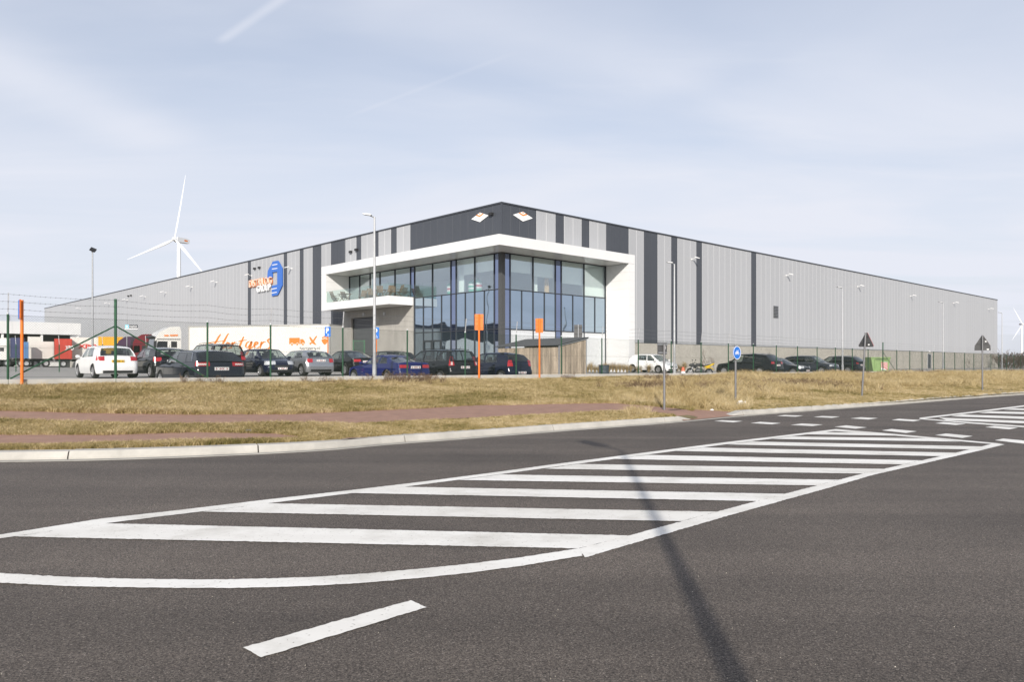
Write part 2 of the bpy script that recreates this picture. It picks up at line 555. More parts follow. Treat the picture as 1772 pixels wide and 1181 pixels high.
# ---- cycle paths on the verge
P1U = [(-900, 696), (-400, 702), (0, 712), (200, 716.3), (338.6, 718.7), (508, 717), (600, 713.5), (701.6, 708.6), (837, 702), (938.6, 700.3), (1057, 698.5), (1125, 703.8), (1189, 709.6), (1253, 713), (1292, 717)]
P1L = [(-900, 711), (-400, 716), (0, 729), (169, 734), (338.6, 735.6), (508, 734.3), (600, 732), (735, 725.8), (905, 716.7), (1006, 712.3), (1087.6, 710.5), (1140, 714), (1192, 720), (1216, 725.5)]
P2U = [(-900, 744), (-400, 749), (0, 753.6), (169, 753.6), (338.6, 750), (474, 752), (540, 759.5)]
P2L = [(-900, 764), (-400, 769), (0, 773), (203, 770.5), (330, 768), (406, 765.5), (470, 762.5), (540, 760)]
def interp_edge(E, px):
    return float(np.interp(px, [e[0] for e in E], [e[1] for e in E]))
def path_strip(U, L, n, name):
    rows = []
    for k in range(n + 1):
        f = k / n
        # walk both edges by the same fraction of their length
        def at(E, f):
            xs = np.array([e[0] for e in E]); ys = np.array([e[1] for e in E])
            x = xs[0] + (xs[-1] - xs[0]) * f
            return x, float(np.interp(x, xs, ys))
        a = at(U, f); b = at(L, f); b = (b[0], b[1] + (3.5 if name == 'cycle_path' else 0.5))
        pa = np.array(ray_xy(a[0], terr_hit(*a))); pb = np.array(ray_xy(b[0], terr_hit(*b)))
        row = []
        for q in np.linspace(0, 1, 7):
            p = pa + (pb - pa) * q
            px = CXP + FPX * p[0] / p[1]
            row.append((p[0], p[1], terr_z(px, p[1]) + 0.022 if p[1] > float(kerb_y(px)) + 0.55 or px < 1150 else 0.028 * min(1, max(0.45, (p[1] - float(kerb_y(px))) / 0.5))))
        rows.append(row)
    g = MB(); g.grid(rows)
    o = g.build(name, M_PATH, smooth=True)
    return tag(o, kind='structure')
path_strip(P1U, P1L, 130, 'cycle_path')
path_strip(P2U, P2L, 90, 'footpath')
ramp_px = [(588, 766), (603, 760.5), (640, 759), (674, 760), (668, 764), (645, 767.5), (610, 770)]
g = MB(); vs = []
for p in ramp_px:
    Y = terr_hit(*p); x, y = ray_xy(p[0], Y); vs.append((x, y, terr_z(p[0], Y) + 0.03))
g.add(vs, [tuple(range(len(vs)))])
tag(g.build('path_ramp', M_PATH), kind='structure')

# ---- kerb stones and gutter
kp = []
for px in np.arange(-880, 2050, 6.0):
    Y = float(kerb_y(px)); kp.append((*ray_xy(px, Y), px))
kp = np.array(kp)
seg = np.linalg.norm(np.diff(kp[:, :2], axis=0), axis=1)
arc = np.concatenate([[0], np.cumsum(seg)])
def kerb_at(s):
    x = np.interp(s, arc, kp[:, 0]); y = np.interp(s, arc, kp[:, 1])
    x2 = np.interp(s + 0.3, arc, kp[:, 0]); y2 = np.interp(s + 0.3, arc, kp[:, 1])
    x1 = np.interp(s - 0.3, arc, kp[:, 0]); y1 = np.interp(s - 0.3, arc, kp[:, 1])
    t = np.array([x2 - x1, y2 - y1]); t /= max(1e-6, np.linalg.norm(t))
    return np.array([x, y]), np.array([-t[1], t[0]]), float(np.interp(s, arc, kp[:, 2]))
kerb = bpy.data.objects.new('kerb', None); COL.objects.link(kerb); tag(kerb, kind='structure')
gut = MB()
s0 = 0.0
gr = []
for s in np.arange(0, arc[-1], 0.5):
    p, n, px = kerb_at(s)
    gr.append([(p[0] + n[0] * o, p[1] + n[1] * o, z) for o, z in ((-0.01, -0.01), (0.0, 0.009), (0.22, 0.006))])
gut.grid(gr)
gut.build('gutter', M_GUT, kerb)
s = 0.0
random.seed(3)
while s < arc[-1] - 1:
    Lk = 3.0 if random.random() < 0.4 else 4.0
    e = min(s + Lk, arc[-1])
    rows = []
    pj = random.uniform(-0.004, 0.004)
    for q in np.linspace(s + 0.012, e - 0.012, 7):
        p, n, px = kerb_at(q)
        lo = min(max((px - 1198) / 12, 0), 1) * min(max((1296 - px) / 8, 0), 1)
        h = 0.135 * (1 - lo) + 0.022 * lo + pj
        prof = [(0.20, -0.06), (0.205, h * 0.25), (0.235, h - 0.025), (0.255, h), (0.49, h + 0.004), (0.50, h - 0.02), (0.50, -0.06)]
        rows.append([(p[0] + n[0] * o, p[1] + n[1] * o, z) for o, z in prof])
    g = MB(); g.grid(rows)
    nR = len(rows[0])
    g.add(rows[0], [tuple(range(nR))]); g.add(rows[-1], [tuple(range(nR))])
    g.build('kerb_stone', M_KERB, kerb)
    s = e

# ---- road markings
def mark(pts, name='road_marking', z=0.006):
    g = MB()
    g.add([(*ground_pt(*p), z) for p in pts], [tuple(range(len(pts)))])
    return g
def mark_strip(U, L, z=0.006):
    """band between two pixel edges, both lists the same length"""
    g = MB()
    rows = [[(*ground_pt(*a), z), (*ground_pt(*b), z)] for a, b in zip(U, L)]
    g.grid(rows); return g
def ragged(pts, amp, step):
    out = []
    for i in range(len(pts)):
        a = np.array(pts[i]); c = np.array(pts[(i + 1) % len(pts)]); L = float(np.linalg.norm(c - a)); n = max(1, int(L / step))
        if 0.5 * (a[1] + c[1]) > 13.5: n = 1
        nn = np.array([-(c - a)[1], (c - a)[0]]) / max(L, 1e-6)
        for k in range(n):
            q = a + (c - a) * (k / n)
            if k: q = q + nn * rng.normal(0, amp)
            out.append((float(q[0]), float(q[1])))
    return out
def mark(pts, name='road_marking', z=0.006):
    g = MB(); P_ = ragged([ground_pt(*p) for p in pts], 0.0042, 0.028)
    g.add([(x, y, z) for x, y in P_], [tuple(range(len(P_)))])
    return g
def mark_strip(U, L, z=0.006):
    g = MB(); P_ = ragged([ground_pt(*p) for p in U] + [ground_pt(*p) for p in reversed(L)], 0.0038, 0.028)
    g.add([(x, y, z) for x, y in P_], [tuple(range(len(P_)))])
    return g
island = bpy.data.objects.new('hatched_island_marking', None); COL.objects.link(island); tag(island, kind='structure')
LU = [(-160, 951), (0, 927), (173, 899.5), (300, 885.5), (462.5, 866), (604.7, 850), (740, 834), (865, 817.5), (946.7, 806.3), (1077.6, 789.3), (1253, 766.7), (1448, 743.5)]
LL = [(-160, 957), (0, 933.5), (178, 908), (300, 892.8), (462.5, 872.8), (608, 855.2), (743, 838.5), (868, 821.8), (950, 810.6), (1080, 793.3), (1255, 770.2), (1446, 746.6)]
mark_strip(LU, LL).build('edge_line', M_PAINT, island)
RU = [(1719, 768.7), (1677, 779.2), (1627.7, 790.8), (1562.7, 805.2), (1492.4, 821.2), (1413.4, 841.7), (1308.4, 869), (1239.6, 887.5), (1179.8, 903.8), (1089, 928.6), (1000.9, 951.4)]
RL = [(1739, 770.2), (1697, 780.6), (1649, 791.6), (1585, 806.4), (1512, 823), (1440, 844), (1334, 873.6), (1266, 892.6), (1200, 911.7), (1120.5, 935), (1013, 966.5)]
mark_strip(RU, RL).build('edge_line', M_PAINT, island)
mark_strip([(1449, 743.8), (1540, 751.4), (1627, 759.2), (1737, 769.2)], [(1440, 746.6), (1536, 754.0), (1624, 761.6), (1716, 769.6)], 0.0068).build('edge_line', M_PAINT, island)
mark_strip([(-260, 972), (-120, 985), (0, 994), (100, 1000), (203, 1003.5), (310, 1005.2), (406, 1005), (480, 1003.2), (559, 1000), (650, 993.6), (736, 985.7), (820, 977), (900, 967), (960, 957.5), (1003, 951)],
           [(-260, 988), (-120, 1002), (0, 1011), (100, 1016), (203, 1018.7), (310, 1020.2), (406, 1020), (480, 1018.6), (559, 1015.5), (650, 1009.5), (736, 1001.8), (820, 992.8), (900, 982), (960, 972), (1008, 964)], 0.0068).build('edge_line', M_PAINT, island)
STR = [((178, 907.5), (1090, 928.9), (1000.9, 951.4), (25, 930.6)),
       ((462.5, 872.8), (1240.5, 887.5), (1179, 904), (350.8, 887.4)),
       ((696, 844), (1360, 856.4), (1308.4, 869), (608, 855)),
       ((865.5, 822.7), (1451, 831.9), (1413.4, 841.7), (794, 832.4)),
       ((1001, 804.4), (1531, 813), (1492.4, 821.2), (942.2, 812.7)),
       ((1120.5, 788.6), (1594, 798.1), (1562.7, 805.2), (1064, 795.7)),
       ((1217, 775.8), (1655, 784.9), (1627.7, 790.8), (1169.6, 781.9)),
       ((1300.5, 765.3), (1701, 774), (1677, 779.2), (1257.6, 770.4)),
       ((1370.5, 756.5), (1603.6, 759.8), (1662, 765.6), (1336.6, 760.8)),
       ((1427, 748.8), (1502, 750), (1578, 755.6), (1395, 752.8))]
for S in STR:
    mark(S, z=0.0076).build('hatch_stripe', M_PAINT, island)
def r4(u, v): return (1400 + 0.2099 * u, 690 + 0.2099 * v)
def r5(u, v): return (1180 + 0.2257 * u, 680 + 0.2257 * v)
isl2 = bpy.data.objects.new('far_hatched_island_marking', None); COL.objects.link(isl2); tag(isl2, kind='structure')
mark_strip([r4(905, 162), r4(1300, 116), r4(1772, 58), r4(2600, -42)], [r4(940, 170), r4(1330, 124), r4(1790, 67), r4(2620, -34)]).build('edge_line', M_PAINT, isl2)
mark_strip([r4(915, 166), r4(1300, 196), r4(1772, 229), r4(2300, 268)], [r4(905, 172), r4(1290, 206), r4(1762, 241), r4(2290, 282)], 0.0068).build('edge_line', M_PAINT, isl2)
for S in (((1690, 84), (2300, 92), (2300, 108), (1600, 95)), ((1500, 108), (2200, 124), (2200, 142), (1400, 122)),
          ((1260, 135), (2100, 164), (2100, 184), (1170, 150)), ((1070, 160), (1950, 196), (1950, 215), (1130, 182)), ((1980, 52), (2500, 52), (2500, 62), (1900, 60))):
    mark([r4(*p) for p in S], z=0.0076).build('hatch_stripe', M_PAINT, isl2)
cross = bpy.data.objects.new('cycle_crossing_marking', None); COL.objects.link(cross); tag(cross, kind='structure')
for S in (((245, 220), (310, 213), (468, 220), (395, 230)), ((528, 236), (600, 226), (760, 236), (690, 245)), ((832, 250), (920, 239), (1082, 247), (1000, 259)),
          ((1168, 264), (1260, 253), (1420, 269), (1330, 279)), ((728, 180), (790, 173), (932, 178), (870, 187)), ((1008, 189), (1075, 181), (1212, 186), (1150, 196)),
          ((1290, 199), (1370, 190), (1505, 197), (1430, 208))):
    mark([r5(*p) for p in S]).build('crossing_block', M_PAINT, cross)
for S in (((598, 266), (680, 254), (890, 274), (800, 288)), ((1040, 305), (1130, 292), (1352, 313), (1265, 329)), ((1530, 348), (1600, 334), (1850, 357), (1790, 379)),
          ((680, 180), (740, 170), (925, 181), (860, 192)), ((1040, 207), (1110, 197), (1295, 212), (1210, 222)), ((1450, 240), (1530, 228), (1722, 244), (1650, 258)), ((1890, 278), (1975, 264), (2190, 283), (2120, 298))):
    mark([r4(*p) for p in S]).build('crossing_block', M_PAINT, cross)
tag(mark([(420.5, 1123), (711, 1041), (738.5, 1053.5), (452, 1140.5)]).build('lane_dash_marking', M_PAINT), kind='structure')

# ---- yard behind the fence
ts = np.concatenate([np.linspace(-90, -30, 5), np.linspace(-20, 40, 25), np.linspace(50, 300, 12)])
ds = np.concatenate([np.linspace(0.06, 12, 20), np.linspace(14, 70, 20), np.linspace(90, 420, 8)])
g = MB(); g.grid([[(*LW(t, d), zlot(t, d)) for d in ds] for t in ts])
tag(g.build('yard_paving', M_LOT, smooth=True), kind='structure')

# ================================================================== GRASS
def grass_mat(name, cols, patch=0.35):
    m = bpy.data.materials.new(name); m.use_nodes = True
    nt = m.node_tree; b = nt.nodes['Principled BSDF']
    oi = N(nt, 'ShaderNodeObjectInfo'); geo = N(nt, 'ShaderNodeNewGeometry')
    nz = N(nt, 'ShaderNodeTexNoise'); nz.inputs['Scale'].default_value = patch; nz.inputs['Detail'].default_value = 6; nz.inputs['Roughness'].default_value = 0.7
    nt.links.new(geo.outputs['Position'], nz.inputs['Vector'])
    a = math_node(nt, 'MULTIPLY', oi.outputs['Random'], 0.62)
    mr = N(nt, 'ShaderNodeMapRange'); mr.inputs[1].default_value = 0.34; mr.inputs[2].default_value = 0.66; mr.inputs[3].default_value = 0.0; mr.inputs[4].default_value = 0.62
    nt.links.new(nz.outputs[0], mr.inputs[0])
    v = math_node(nt, 'ADD', a, mr.outputs[0], clamp=True)
    r = N(nt, 'ShaderNodeValToRGB')
    els = r.color_ramp.elements
    els[0].position = 0.0; els[0].color = (*cols[0], 1); els[1].position = 1.0; els[1].color = (*cols[-1], 1)
    for i, c in enumerate(cols[1:-1]):
        e = els.new((i + 1) / (len(cols) - 1)); e.color = (*c, 1)
    nt.links.new(v, r.inputs[0]); nt.links.new(r.outputs[0], b.inputs['Base Color'])
    b.inputs['Roughness'].default_value = 0.7; b.inputs['Specular IOR Level'].default_value = 0.25
    tl = N(nt, 'ShaderNodeBsdfTranslucent'); nt.links.new(r.outputs[0], tl.inputs[0])
    mx = N(nt, 'ShaderNodeMixShader'); mx.inputs[0].default_value = 0.25
    nt.links.new(b.outputs[0], mx.inputs[1]); nt.links.new(tl.outputs[0], mx.inputs[2])
    nt.links.new(mx.outputs[0], nt.nodes['Material Output'].inputs[0])
    return m
M_GRASS = grass_mat('dry_grass_blades', [(0.085, 0.09, 0.022), (0.19, 0.165, 0.05), (0.37, 0.285, 0.12), (0.53, 0.415, 0.22), (0.64, 0.52, 0.32)])
M_TALL = grass_mat('tall_straw', [(0.20, 0.145, 0.06), (0.38, 0.285, 0.13), (0.52, 0.41, 0.22), (0.62, 0.51, 0.31)], 0.6)
M_WEED = grass_mat('dead_weed_stems', [(0.08, 0.052, 0.035), (0.15, 0.10, 0.065), (0.24, 0.17, 0.11)], 0.8)
def tuft(name, n, h, spread, lean, wid, material, branch=False):
    g = MB()
    for _ in range(n):
        a = random.uniform(0, 2 * math.pi); r = spread * math.sqrt(random.random())
        x, y = r * math.cos(a), r * math.sin(a)
        la = random.uniform(0, 2 * math.pi); l = lean * random.uniform(0.2, 1.3)
        hh = h * random.uniform(0.5, 1.15)
        fa = random.uniform(0, math.pi); wx, wy = wid * math.cos(fa), wid * math.sin(fa)
        p1 = (x + math.cos(la) * l * hh * .4, y + math.sin(la) * l * hh * .4, hh * .6)
        p2 = (x + math.cos(la) * l * hh, y + math.sin(la) * l * hh, hh * random.uniform(.75, 1.0))
        g.add([(x - wx, y - wy, -0.02), (x + wx, y + wy, -0.02), (p1[0] + wx * .8, p1[1] + wy * .8, p1[2]), (p1[0] - wx * .8, p1[1] - wy * .8, p1[2]), p2], [(0, 1, 2, 3), (3, 2, 4)])
        if branch:
            for _k in range(4):
                f = random.uniform(.4, .95); b0 = [p1[i] + (p2[i] - p1[i]) * f for i in range(3)]
                aa = random.uniform(0, 6.28); bl = hh * random.uniform(.12, .3)
                e = (b0[0] + math.cos(aa) * bl, b0[1] + math.sin(aa) * bl, b0[2] + bl * random.uniform(.2, .8))
                g.add([(b0[0], b0[1], b0[2]), (b0[0] + wx, b0[1] + wy, b0[2] + wid), e], [(0, 1, 2)])
    me = g.mesh(name, fix=False); me.materials.append(material)
    return bpy.data.objects.new(name, me)
random.seed(11)
def tuft_collection(name, objs):
    c = bpy.data.collections.new(name)
    for o in objs: c.objects.link(o)
    return c
C_SHORT = tuft_collection('short_tufts', [tuft('short_tuft', 20, 0.12, 0.10, 1.2, 0.0055, M_GRASS) for _ in range(6)])
C_TALL = tuft_collection('tall_tufts', [tuft('tall_tuft', 20, 0.5, 0.17, 0.95, 0.0075, M_TALL) for _ in range(5)])
C_WEED = tuft_collection('weed_tufts', [tuft('weed_tuft', 15, 0.68, 0.20, 0.55, 0.012, M_WEED, True) for _ in range(4)])
def scatter(name, pts, scales, coll, material, label, seed):
    me = bpy.data.meshes.new(name)
    me.from_pydata([tuple(p) for p in pts], [], [])
    at = me.attributes.new('tuft_scale', 'FLOAT', 'POINT'); at.data.foreach_set('value', np.asarray(scales, dtype=np.float32))
    me.materials.append(material)
    o = bpy.data.objects.new(name, me); COL.objects.link(o)
    ng = bpy.data.node_groups.new(name + '_scatter', 'GeometryNodeTree')
    ng.interface.new_socket('Geometry', in_out='INPUT', socket_type='NodeSocketGeometry')
    ng.interface.new_socket('Geometry', in_out='OUTPUT', socket_type='NodeSocketGeometry')
    gi = ng.nodes.new('NodeGroupInput'); go = ng.nodes.new('NodeGroupOutput')
    ip = ng.nodes.new('GeometryNodeInstanceOnPoints')
    ci = ng.nodes.new('GeometryNodeCollectionInfo'); ci.inputs[0].default_value = coll; ci.inputs[1].default_value = True; ci.inputs[2].default_value = True
    rv = ng.nodes.new('FunctionNodeRandomValue'); rv.data_type = 'FLOAT_VECTOR'
    rv.inputs[0].default_value = (-0.15, -0.15, 0); rv.inputs[1].default_value = (0.15, 0.15, 6.283); rv.inputs['Seed'].default_value = seed
    na = ng.nodes.new('GeometryNodeInputNamedAttribute'); na.data_type = 'FLOAT'; na.inputs[0].default_value = 'tuft_scale'
    ng.links.new(gi.outputs[0], ip.inputs['Points']); ng.links.new(ci.outputs[0], ip.inputs['Instance'])
    ip.inputs['Pick Instance'].default_value = True
    ng.links.new(rv.outputs[0], ip.inputs['Rotation']); ng.links.new(na.outputs[0], ip.inputs['Scale'])
    ng.links.new(ip.outputs[0], go.inputs[0])
    md = o.modifiers.new('scatter', 'NODES'); md.node_group = ng
    return tag(o, label, 'grass', kind='stuff')
def sample_bank(n, px0, px1, s0, s1, power=1.0):
    out = []
    px = rng.uniform(px0, px1, n); q = s0 + (s1 - s0) * rng.uniform(0, 1, n) ** power
    kyv = kerb_y(px)
    for i in range(n):
        db = kyv[i] + 0.50; t, df = fence_ty(px[i]); Y = db + (df - db) * q[i]
        out.append((px[i], Y, q[i]))
    return out
def path_free(px, Y, z, lip=0.0):
    py = HYP + FPX * (EYE - z) / Y
    if px < 1300:
        u = interp_edge(P1U, px) if px < 1292 else 0; l = interp_edge(P1L, min(px, 1216))
        if u + lip < py < l - lip + 4.5 and px < 1292: return False
    if px < 530:
        if interp_edge(P2U, px) + lip < py < interp_edge(P2L, px) - lip + 0.5: return False
    if 592 < px < 672 and 760.5 < py < 768: return False
    if px > 1205 and px < 1296 and py > 716: return False
    return True
def wav(x, y, f=1.0):
    return math.sin(x * .37 * f + 1.3) * math.sin(y * .29 * f + .7 * x * f * .13) + .6 * math.sin(x * 1.1 * f + y * .83 * f) * math.sin(y * 1.3 * f - .4)
pts, scs = [], []
for px, Y, q in sample_bank(210000, -260, 1960, 0.0, 1.0):
    z = terr_z(px, Y)
    x, y = ray_xy(px, Y)
    if not path_free(px, Y, z, 0.9 + 0.6 * wav(x * 3, y * 3)): continue
    h = 0.62 + 0.5 * q + 0.25 * wav(x, y)
    if px > 1050: h += 0.6 * min((px - 1050) / 250, 1) * min(max((q - .08) / .25, 0), 1)
    pts.append((x, y, z)); scs.append(max(0.35, h) * random.uniform(.7, 1.25))
scatter('verge_grass', pts, scs, C_SHORT, M_GRASS, 'short dry grass covering the verge and bank along the road', 1)
pts, scs = [], []
for px, Y, q in sample_bank(26000, 1040, 1960, 0.16, 0.99):
    x, y = ray_xy(px, Y); z = terr_z(px, Y)
    w = wav(x, y)
    if q < .22 + .1 * w or not path_free(px, Y, z): continue
    rmp = min(max((px - 1040) / 220, 0), 1)
    if random.random() > (0.5 + .45 * w) * (.15 + .85 * rmp): continue
    pts.append((x, y, z)); scs.append(random.uniform(.4, 1.0) * (1 + .25 * w) * (.5 + .5 * rmp))
for px, Y, q in sample_bank(2600, -260, 1060, 0.86, 0.99):
    x, y = ray_xy(px, Y)
    if random.random() < .5 + .4 * wav(x, y):
        pts.append((x, y, terr_z(px, Y))); scs.append(random.uniform(.3, .62))
for px, Y, q in sample_bank(900, 1085, 1300, 0.03, 0.25):
    x, y = ray_xy(px, Y); z = terr_z(px, Y)
    if path_free(px, Y, z, -1.0): pts.append((x, y, z)); scs.append(random.uniform(.35, .8))
scatter('tall_dry_grass', pts, scs, C_TALL, M_TALL, 'tall straw-coloured wild grass on the bank below the fence', 2)
pts, scs = [], []
for (pxc, q, n, rad, k) in ((690, .95, 60, 1.6, .75), (735, .96, 30, 1.0, .7), (345, .97, 10, .5, .6), (385, .97, 8, .5, .55), (535, .96, 14, .6, .6), (575, .95, 8, .5, .5), (985, .97, 10, .5, .6), (1125, .55, 60, 1.3, .8), (1150, .8, 40, 1.2, .8),
                            (1215, .75, 40, 1.6, .85), (1240, .45, 70, 1.8, .95), (1285, .55, 60, 1.8, .9), (1300, .45, 40, 1.2, .7), (1345, .8, 40, 2.0, .8), (1400, .4, 110, 2.4, .9), (1440, .7, 45, 2.0, .8), (1480, .9, 40, 1.8, .8), (1535, .85, 50, 2.4, .8), (1600, .9, 60, 2.6, .8), (1660, .85, 40, 2.6, .7), (1760, .9, 60, 3, .8), (1860, .9, 60, 3, .8)):
    db = float(kerb_y(pxc)) + .5; df = fence_ty(pxc)[1]; Yc = db + (df - db) * q; xc_, yc_ = ray_xy(pxc, Yc)
    for _ in range(n):
        x = xc_ + rng.normal(0, rad * .5); y = yc_ + rng.normal(0, rad * .4); px = CXP + FPX * x / y
        if y > fence_ty(px)[1] - .1 or y < float(kerb_y(px)) + .7: continue
        z = terr_z(px, y)
        if not path_free(px, y, z, -2.0): continue
        pts.append((x, y, z)); scs.append(k * (0.72 if pxc > 1100 else 0.8) * random.uniform(.45, 1.15))
scatter('dead_weeds', pts, scs, C_WEED, M_WEED, 'brown dead weeds standing among the dry grass', 3)
# loose grit on the road
g = MB(); rs = random.Random(8)
for _ in range(650):
    y = 2.6 + 24 * rs.random() ** 1.6; x = rs.uniform(-.72, .75) * y; s_ = rs.uniform(.0018, .0042)
    if y > float(np.interp(CXP + FPX * x / y, kx, kd)) - .15: continue
    a = rs.uniform(0, 6.28); c_, n_ = math.cos(a) * s_, math.sin(a) * s_
    g.add([(x + c_, y + n_, .0), (x - n_, y + c_, .0), (x - c_, y - n_ * .7, .0), (x + n_ * .3, y - c_ * .2, s_ * 1.5)], [(0, 1, 3), (1, 2, 3), (2, 0, 3)])
tag(g.build('road_grit', mat('grit', (.55, .5, .42), .9, var=.3, scale=30), fix=False), 'pale grit scattered over the asphalt', 'grit', kind='stuff')

# ================================================================== WAREHOUSE
def clad_mat(name, rgb, rough, metal):
    m = mat(name, rgb, rough, metal, var=0.025, scale=0.6, streak=0.25)
    nt = m.node_tree; b = nt.nodes['Principled BSDF']
    src = b.inputs['Base Color'].links[0].from_socket
    oi = N(nt, 'ShaderNodeObjectInfo')
    mr = N(nt, 'ShaderNodeMapRange'); mr.inputs[3].default_value = 0.975; mr.inputs[4].default_value = 1.02
    nt.links.new(oi.outputs['Random'], mr.inputs[0])
    cm = N(nt, 'ShaderNodeCombineColor')
    for i in range(3): nt.links.new(mr.outputs[0], cm.inputs[i])
    mx = N(nt, 'ShaderNodeMix', data_type='RGBA', blend_type='MULTIPLY'); mx.inputs[0].default_value = 1
    nt.links.new(src, mx.inputs[6]); nt.links.new(cm.outputs[0], mx.inputs[7]); nt.links.new(mx.outputs[2], b.inputs['Base Color'])
    return m
M_CL = clad_mat('cladding_silver', (0.395, 0.402, 0.415), 0.45, 0.1)
M_CD = clad_mat('cladding_anthracite', (0.062, 0.068, 0.080), 0.42, 0.15)
M_COPE = mat('coping_dark', (0.055, 0.06, 0.07), 0.45, 0.3)
M_WPANEL = mat('white_composite', (0.70, 0.70, 0.695), 0.4, var=0.02, scale=0.8)
M_SOFF = mat('soffit_white', (0.74, 0.73, 0.70), 0.22, var=0.04)
M_WCONC = mat('wall_concrete', (0.44, 0.415, 0.365), 0.85, var=0.10, scale=0.7, bump=0.12, bscale=25, streak=0.5)
M_FCONC = mat('formwork_concrete', (0.37, 0.355, 0.325), 0.85, var=0.16, scale=1.0, bump=0.15, bscale=25, streak=0.25)
M_FRAME = mat('window_frame_grey', (0.045, 0.05, 0.058), 0.4, 0.3, var=0.03)
M_COL = mat('column_grey', (0.075, 0.077, 0.078), 0.5, 0.1, var=0.04)
M_GV = glass_mat('vision_glass', (0.95, 0.985, 0.97), 1.0, (0.86, 0.94, 1.0), f0=0.24, blend=0.3, wav=0.006)
M_GS = glass_mat('spandrel_glass', (0.10, 0.13, 0.18), 0.0, (0.66, 0.80, 0.93), f0=0.55, blend=0.3, wav=0.016)
M_GN = glass_mat('narrow_blue_glass', (0.07, 0.09, 0.16), 0.0, (0.62, 0.72, 1.0), f0=0.42, blend=0.3)
M_GF = mat('pale_pane', (0.62, 0.64, 0.65), 0.15, var=0.03, coat=0.5)  # pale, slightly glossy colour for the bottom row of panes
M_RAIL = glass_mat('balustrade_glass', (0.88, 0.95, 0.92), 0.97, (1, 1, 1), f0=0.04, blend=0.2)
M_ROLL = mat('roller_shutter', (0.105, 0.11, 0.115), 0.5, 0.2, var=0.08)
M_DARK = mat('dark_void', (0.03, 0.031, 0.033), 0.7)
M_INT = mat('office_wall', (0.72, 0.73, 0.71), 0.9, var=0.05)
M_BLIND = mat('roller_blind', (0.90, 0.92, 0.88), 0.8, var=0.03)
M_ORANGE = mat('orange_print', (0.78, 0.22, 0.03), 0.5, var=0.03)
M_BLUELOGO = mat('blue_logo', (0.035, 0.14, 0.50), 0.45, var=0.03)
M_WHITE = mat('white_paint', (0.80, 0.80, 0.79), 0.45, var=0.02)
M_BLACK = mat('black_plastic', (0.02, 0.02, 0.021), 0.5, var=0.05)
M_GALV = mat('galvanised_steel', (0.40, 0.41, 0.42), 0.45, 0.6, var=0.12, scale=8)
M_LAMPG = mat('lamp_grey', (0.50, 0.51, 0.52), 0.45, 0.2, var=0.06)

wh = thing('warehouse', 'long grey striped warehouse with white-framed glass corner office', 'warehouse', (float(CB[0]), float(CB[1]), LOTZ), ANG)
def Zl(z): return z - LOTZ
ROOFZ, CLADZ = 13.46, 3.43
def rxp(px, off=0.0): return on_line(px, CB - off * UL, UR)
def lyp(px, off=0.0): return on_line(px, CB - off * UR, UL)
def group_part(name, parent, label=None):
    o = bpy.data.objects.new(name, None); COL.objects.link(o); o.parent = parent
    if label: o['label'] = label
    return o
# --- cladding panels (unit panel: 1 x 1, facing -y)
prof = [(0.0, 0.008), (0.014, 0.008), (0.024, 0.0)]
for q in (0.2, 0.4, 0.6, 0.8):
    prof += [(q - 0.02, 0.0), (q - 0.008, 0.004), (q + 0.008, 0.004), (q + 0.02, 0.0)]
prof += [(0.976, 0.0), (0.986, 0.008), (1.0, 0.008)]
g = MB(); g.grid([[(x, y, 0) for x, y in prof], [(x, y, 1) for x, y in prof]])
PANEL = g.mesh('cladding_panel', fix=False); PANEL.materials.append(M_CL)
M_SEAM = mat('cladding_seam', (0.52, 0.525, 0.53), 0.4, 0.1, var=0.02)
PANEL.materials.append(M_SEAM)
for p in PANEL.polygons:
    if p.center.x < 0.03 or p.center.x > 0.97: p.material_index = 1
PANEL_D = PANEL.copy(); PANEL_D.materials[0] = M_CD; PANEL_D.materials[1] = M_COPE
fr = group_part('road_side_cladding', wh); fl = group_part('yard_side_cladding', wh)
def panels(parent, side, a, b, z0, z1, material):
    n = max(1, int(round((b - a) / 1.0))); w = (b - a) / n
    for k in range(n):
        o = obj('cladding_panel', PANEL if material is M_CL else PANEL_D, None, parent)
        if side == 'R':
            o.location = (a + k * w, -0.002, Zl(z0))
        else:
            o.location = (-0.002, a + (k + 1) * w, Zl(z0)); o.rotation_euler = (0, 0, -math.pi / 2)
        o.scale = (w, 1, z1 - z0)
SR = [0, 3.61, 5.73, 6.7, 8.8, 9.76, 11.87, 14.92, 17.07, 19.1, 21.2, 22.19, 25.31, 26.29, 35.55, 36.61, 123.76]
for i in range(len(SR) - 1):
    material = M_CD if i % 2 == 0 else M_CL
    a, b = SR[i], SR[i + 1]
    zlow = 10.4 if b < 12.0 else CLADZ
    if a < 12.6 < b:
        panels(fr, 'R', a, 12.62, 10.4, ROOFZ - .08, material); panels(fr, 'R', 12.62, b, zlow, ROOFZ - .08, material)
    else:
        panels(fr, 'R', a, b, zlow, ROOFZ - .08, material)
SL = [0, 11.5, 13.5, 14.38, 16.34, 17.2, 19.22, 20.07, 22.01, 24.72, 26.58, 28.36, 30.24, 31.08, 33.86, 34.66, 42.78, 43.64, 145.11]
for i in range(len(SL) - 1):
    material = M_CD if i % 2 == 0 else M_CL
    a, b = SL[i], SL[i + 1]
    if b <= 22.2:
        panels(fl, 'L', a, b, 10.4, ROOFZ - .08, material)
    elif a < 22.3:
        panels(fl, 'L', a, 22.30, 10.4, ROOFZ - .08, material); panels(fl, 'L', 22.30, b, CLADZ, ROOFZ - .08, material)
    else:
        panels(fl, 'L', a, b, CLADZ, ROOFZ - .08, material)
